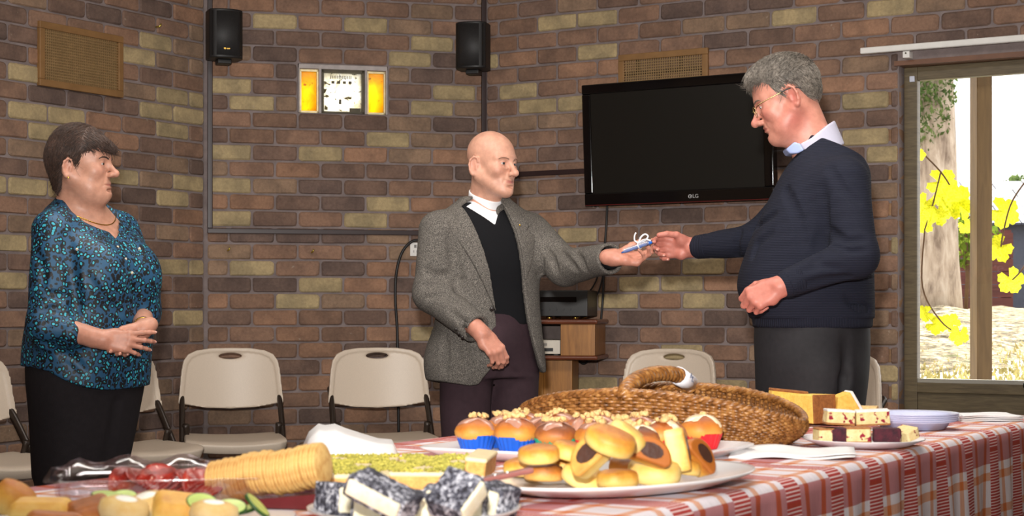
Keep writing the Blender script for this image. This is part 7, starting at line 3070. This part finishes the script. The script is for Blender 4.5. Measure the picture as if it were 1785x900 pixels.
# =========================================================== bald man in the grey jacket
def build_jacket_man():
    Yc = 6.25
    psi = math.radians(28)
    yaw = psi - PI / 2
    f = A(math.sin(psi), -math.cos(psi), 0)
    l = A(math.cos(psi), math.sin(psi), 0)
    c = Q(850, 540, Yc)
    org = A(c[0], c[1], 0)
    root = person('person', 'bald man in a grey tweed jacket over a black jumper and white collar', org)
    sk = lambda x, y, z: org + f * x + l * y + A(0, 0, z)
    R = head_frame(math.radians(50 - 90), math.radians(3), math.radians(-1))
    s = 1.0
    t = Q(857, 287, 6.2)
    secs = [(0.76, 0.0, 0, 0.150, 0.212), (0.85, 0.0, 0, 0.148, 0.208), (0.98, 0.0, 0, 0.140, 0.192), (1.10, 0.006, 0, 0.134, 0.182), (1.22, 0.010, 0, 0.136, 0.186), (1.32, 0.004, 0, 0.126, 0.190),
            (1.385, -0.008, 0, 0.106, 0.178), (1.43, -0.016, 0, 0.086, 0.135), (1.465, -0.022, 0, 0.068, 0.088), (1.50, -0.024, 0, 0.056, 0.062)]
    shR, elR, wrR = Q(764, 402, 6.14), Q(752, 512, 6.12), Q(838, 580, 5.93)
    shL, elL, wrL = Q(926, 402, 6.36), Q(985, 466, 6.18), Q(1072, 449, 5.90)
    neck = [('u', cone(t + R @ A(-0.025, 0, -0.05), sk(-0.02, 0, 1.44), 0.053, 0.060), 0.03), ('u', cone(t + R @ A(0.02, 0, -0.09), sk(0.018, 0, 1.43), 0.030, 0.032), 0.03)]
    H = head_ops(R, t, s, dict(cl=0.092, cw=0.076, ch=0.083, cz=0.042, nose=(0.118, -0.033), nr=0.0128, chin=(0.080, -0.099), cheek=0.022, smile=0.0068, lip=0.72, ear=1.12, earz=-0.012, lid=0.0040, brow=0.0105))
    chest = [('u', loft(secs, org, yaw, off=-0.03), 0.04)]
    tR, tL = [], []
    armR = [('u', cone(elR, wrR, 0.042, 0.029), 0.01)]
    armL = [('u', cone(elL, wrL, 0.042, 0.029), 0.01)]
    hR = hand_ops(wrR, (0.52, -0.10, -0.62), (-0.30, 0.82, -0.45), (0.8, 0.1, 0.4), [(32, 34, 22), (38, 40, 24), (40, 42, 26), (40, 42, 26)], [(0.72, 0.45, 0.45), (0.88, 0.15, 0.45), (0.9, -0.05, 0.4)], 1.0, 2, tips=tR)
    hL = hand_ops(wrL, (0.985, -0.06, -0.06), (0.05, -0.62, 0.78), (-0.05, 0.75, 0.65), [(30, 34, 22), (38, 44, 28), (46, 52, 30), (52, 54, 30)], [(0.75, 0.45, 0.55), (0.92, 0.10, 0.45), (0.98, -0.1, 0.25)], 1.0, 3, tips=tL)
    base, red, lips = LS(204, 156, 134), LS(194, 126, 108), LS(164, 100, 92)

    def col(V):
        c_ = head_tint(V, R, t, s, base, red, lips, 0.5)
        w = np.clip((1.35 - V[:, 2]) / 0.1, 0, 1)[:, None] * 0.6
        return c_ * (1 - w) + red * w
    join_body(root, org, [(H + neck + chest, t - A(0.14, 0.14, 0.24), t + A(0.14, 0.14, 0.15), 0.0026),
                          (armR + hR, np.minimum(elR, wrR) - A(0.07, 0.10, 0.16), np.maximum(wrR, elR) + A(0.15, 0.09, 0.08), 0.0024),
                          (armL + hL, np.minimum(elL, wrL) - A(0.06, 0.12, 0.11), np.maximum(elL, wrL) + A(0.24, 0.09, 0.11), 0.0024),
                          ([('u', loft([z for z in secs if z[0] > 0.94], org, yaw, off=-0.045), 0), ('u', cone(sk(0, -0.1, 0.85), sk(0.0, -0.1, 0.08), 0.066, 0.04), 0.0), ('u', cone(sk(0, 0.1, 0.85), sk(0, 0.1, 0.08), 0.066, 0.04), 0.03)],
                           sk(0, 0, 0) - A(0.4, 0.4, 0.0), sk(0, 0, 1.47) + A(0.4, 0.4, 0), 0.016)], col)
    eyes(R, t, s, root, org, (58, 58, 62), (1, -0.10, -0.06))
    nails('finger_nails', tR + tL, NAIL, root, org)
    for y in (-1, 1):
        pts = brow(compose(H), R, t, s, org, [(x, y * yy, z) for x, yy, z in ((0.0925, 0.014, 0.0180), (0.0895, 0.028, 0.0220), (0.0790, 0.043, 0.0205), (0.070, 0.050, 0.015))], 0.35 * y)
        MB().tube(pts, [0.0020] * 13, 6).build('eyebrow', simple('thin_brow', (128, 92, 74), 0.8), root, smooth=True)
    po = org + f * 0.14
    pl2 = lambda lst: [((onplane(a, b, po, f) - org) @ l, onplane(a, b, po, f)[2]) for a, b in lst]
    fr = lambda lst, n0=0.02, n1=0.6: prismf(pl2(lst), org, l, A(0, 0, 1), f, n0, n1)
    # white shirt and clerical collar
    sh = [('u', loft(secs, org, yaw, off=-0.018), 0), ('i', plane(A(0, 0, 1.20), (0, 0, -1)), 0.01), ('i', plane(A(0, 0, 1.462), (0, 0, 1)), 0.004)]
    so_ = sdf_obj('shirt', sh, org + A(-0.26, -0.26, 1.16), org + A(0.26, 0.26, 1.52), 0.006, SHIRTW, root, org)
    cb, ct = sk(-0.020, 0, 1.425), sk(-0.010, 0, 1.535)
    ca = nrm(ct - cb)
    nf = compose(neck)
    cl = [('u', lambda p: nf(p) - 0.0065, 0), ('i', plane(sk(0, 0, 1.486), nrm(A(0.48 * f[0], 0.48 * f[1], 1))), 0.003), ('i', plane(A(0, 0, 1.41), (0, 0, -1)), 0.003)]
    sdf_obj('collar', cl, cb - A(0.13, 0.13, 0.06), ct + A(0.13, 0.13, 0.06), 0.0035, SHIRTW, so_, org)
    # black V-neck jumper
    vj = [('u', loft(secs, org, yaw, off=-0.008), 0), ('d', folds(21, 0.0015, 30), 0), ('i', plane(sk(0.1, 0, 0.985), nrm(A(0.1, 0, -1))), 0.006),
          ('i', plane(A(0, 0, 1.45), (0, 0, 1)), 0.004), ('s', fr([(826, 345), (846, 367), (873, 392), (888, 364), (893, 338), (868, 300), (832, 300)]), 0.003)]
    sdf_obj('jumper', vj, org + A(-0.28, -0.28, 0.94), org + A(0.28, 0.28, 1.5), 0.0055, BLACKK, root, org)
    for (a, b) in ((wrL, elL),):
        e = nrm(b - a)
        sdf_obj('jumper_cuff', [('u', cone(a + e * 0.014, a + e * 0.09, 0.038, 0.042), 0), ('i', plane(a + e * (0.014 if a is wrL else 0.034), -e), 0.004)], a - A(0.13, 0.13, 0.13), a + A(0.13, 0.13, 0.13), 0.005, BLACKK, root, org)
    # trousers
    tsec = [(0.80, 0.0, 0, 0.132, 0.184), (0.85, 0.0, 0, 0.136, 0.186), (0.98, 0.0, 0, 0.130, 0.176), (1.03, 0.0, 0, 0.126, 0.17)]
    tro = [('u', loft(tsec, org, yaw), 0), ('u', ell(sk(0.05, 0, 0.93), (0.08, 0.12, 0.10)), 0.05)]
    for y in (-1, 1):
        tro += [('u', cone(sk(0.012, y * 0.098, 0.80), sk(0.02, y * 0.10, 0.48), 0.099, 0.092), 0.022), ('u', cone(sk(0.02, y * 0.10, 0.48), sk(0.0, y * 0.11, 0.05), 0.092, 0.082), 0.02)]
    tro += crease([sk(0.150, 0.0, 0.84), sk(0.148, 0.0, 0.7), sk(0.136, 0, 0.45)], 0.018, 0.025)
    tro += crease([sk(0.141, 0.01, 0.83), sk(0.134, 0.07, 0.81)], 0.007, 0.014) + crease([sk(0.141, -0.01, 0.81), sk(0.134, -0.08, 0.77)], 0.007, 0.014)
    tro += [('d', folds(28, 0.004, 20), 0), ('i', plane(A(0, 0, 0.03), (0, 0, -1)), 0.005)]
    sdf_obj('trousers', tro, org + A(-0.36, -0.36, 0.0), org + A(0.36, 0.36, 1.06), 0.008, MAROONT, root, org)
    for y in (-1, 1):
        a = sk(0.0, y * 0.11, 0)
        sdf_obj('shoe', shoe_ops(a, f), a - A(0.25, 0.25, 0.02), a + A(0.25, 0.25, 0.15), 0.008, SHOE, root, org)
    # jacket
    torso = loft(secs, org, yaw, off=0.014)
    sleeves = [('u', cone(shR, elR, 0.068, 0.066), 0.06), ('u', cone(elR, wrR, 0.066, 0.054), 0.03),
               ('u', cone(shL, elL, 0.066, 0.064), 0.06), ('u', cone(elL, wrL, 0.064, 0.057), 0.03)]
    opening = [(818, 320), (832, 400), (848, 470), (862, 548), (867, 590), (858, 632), (838, 660), (815, 700), (975, 700), (958, 655), (946, 640), (934, 605), (922, 560), (912, 500), (905, 440), (897, 385), (886, 320)]
    jk = [('u', torso, 0), ('u', ell(sk(0.02, -0.10, 0.86), (0.15, 0.13, 0.14)), 0.05)] + sleeves
    jk += creases(jk, [([(738, 470), (762, 482), (786, 478)], 0.014, 0.009), ([(736, 496), (765, 498), (790, 506)], 0.012, 0.008), ([(742, 520), (765, 512), (790, 522)], 0.012, 0.006), ([(786, 405), (792, 450), (804, 525)], 0.02, 0.012),
                       ([(946, 430), (962, 450), (968, 474)], 0.014, 0.008), ([(970, 425), (982, 445), (1000, 470)], 0.012, 0.007), ([(1000, 440), (1010, 455), (1016, 472)], 0.012, 0.004), ([(930, 420), (940, 450), (945, 490)], 0.016, 0.008),
                       ([(800, 560), (812, 610), (815, 650)], 0.018, 0.008), ([(772, 590), (776, 625), (770, 650)], 0.018, 0.006), ([(780, 540), (800, 556), (815, 560)], 0.012, 0.004)], 5.4, 7.0)
    jk += [('d', folds(33, 0.0035, 22), 0)]
    jk += [('s', fr(opening), 0.006)]
    for w_, e_, r_ in ((wrR, elR, 0.040), (wrL, elL, 0.0435)):
        e = nrm(e_ - w_)
        jk += [('s', compose([('u', plane(w_ + e * 0.028, e), 0), ('i', cone(w_ + e * 0.03, w_ - e * 0.20, 0.068, 0.068), 0)]), 0.002), ('s', cone(w_ - e * 0.05, w_ + e * 0.055, r_, r_), 0.002)]
    hemj = [(730, 655), (755, 662), (790, 668), (820, 673), (845, 668), (870, 655), (905, 652), (940, 652), (975, 650), (975, 780), (720, 780)]
    jk += [('s', prismf(pl2(hemj), org, l, A(0, 0, 1), f, -0.5, 0.6), 0.004)]
    jk += [('s', loft(secs, org, yaw, off=-0.006), 0.0), ('s', cone(sk(-0.02, 0, 1.40), sk(-0.01, 0, 1.6), 0.075, 0.078), 0.004), ('i', plane(A(0, 0, 1.474), (0, 0, 1)), 0.004)]
    ja = sdf_obj('jacket', jk, org + A(-0.42, -0.48, 0.74), org + A(0.62, 0.34, 1.54), 0.0055, TWEED, root, org)
    # lapels and collar lie on the jacket front
    lp1 = [(806, 334), (796, 352), (789, 388), (806, 391), (800, 402), (830, 470), (855, 528), (862, 546), (849, 470), (833, 400), (820, 336)]
    lp2 = [(884, 330), (898, 385), (906, 440), (912, 492), (926, 455), (937, 410), (921, 402), (930, 392), (908, 352), (896, 340)]
    for poly in (lp1, lp2):
        lpo = [('u', loft(secs, org, yaw, off=0.022), 0), ('d', folds(33, 0.0035, 22), 0), ('i', fr(poly, 0.0), 0.002), ('s', loft(secs, org, yaw, off=0.010), 0)]
        sdf_obj('lapel', lpo, org + A(-0.3, -0.3, 0.98), org + A(0.3, 0.3, 1.52), 0.004, TWEED, ja, org)
    co = [('u', cone(sk(-0.03, 0, 1.425), sk(-0.022, 0, 1.478), 0.103, 0.088), 0), ('s', cone(sk(-0.03, 0, 1.40), sk(-0.018, 0, 1.52), 0.080, 0.0745), 0), ('s', fr([(820, 280), (830, 420), (878, 420), (888, 280)], -0.03), 0.004),
          ('i', plane(A(0, 0, 1.474), (0, 0, 1)), 0.004), ('i', plane(A(0, 0, 1.40), (0, 0, -1)), 0.004)]
    sdf_obj('collar', co, sk(0, 0, 1.38) - A(0.16, 0.16, 0), sk(0, 0, 1.52) + A(0.16, 0.16, 0), 0.003, TWEED, ja, org)
    fl_ = [('u', loft(secs, org, yaw, off=0.021), 0), ('i', fr([(752, 566), (790, 575), (838, 580), (836, 604), (790, 598), (752, 590)], -0.1), 0.002), ('s', loft(secs, org, yaw, off=0.010), 0)]
    sdf_obj('pocket_flap', fl_, org + A(-0.3, -0.3, 0.85), org + A(0.3, 0.3, 1.1), 0.005, TWEED, ja, org)
    # buttons, lapel pin
    BUT = simple('dark_button', (40, 34, 32), 0.3, var=0.1)
    fj = compose(jk[:6])
    fc_ = compose([('u', loft(secs, org, yaw, off=0.022), 0)])

    def stick(px, py, fn, r, name, mat):
        d = nrm(Q(px, py, 6.0) - A(0, 0, CAMZ))
        q0, tt = A(0, 0, CAMZ), 5.4
        for _ in range(80):
            v_ = float(fn((q0 + d * tt)[None])[0])
            tt += max(v_ * 0.7, 0.0004)
            if v_ < 0.0008 or tt > 7.2:
                break
        q = q0 + d * (tt - 0.001)
        MB().lathe([(0.0, 0.003), (r * 0.6, 0.0032), (r, 0.001), (r * 0.9, -0.003)], 14, T(*(q - org)) @ Vector(-d).to_track_quat('Z', 'Y').to_matrix().to_4x4()).build(name, mat, ja, smooth=True)
    stick(857, 539, fj, 0.0095, 'button', BUT)
    for (a, b) in ((800, 582), (806, 588), (795, 575)):
        stick(a, b, fj, 0.0065, 'button', BUT)
    d = nrm(Q(907, 395, 6.1) - A(0, 0, CAMZ))
    stick(906, 393, fc_, 0.004, 'lapel_pin', GOLD)
    return root


import time as _t
_t0 = _t.time()
build_woman()
build_jumper_man()
build_jacket_man()
print('people', _t.time() - _t0)
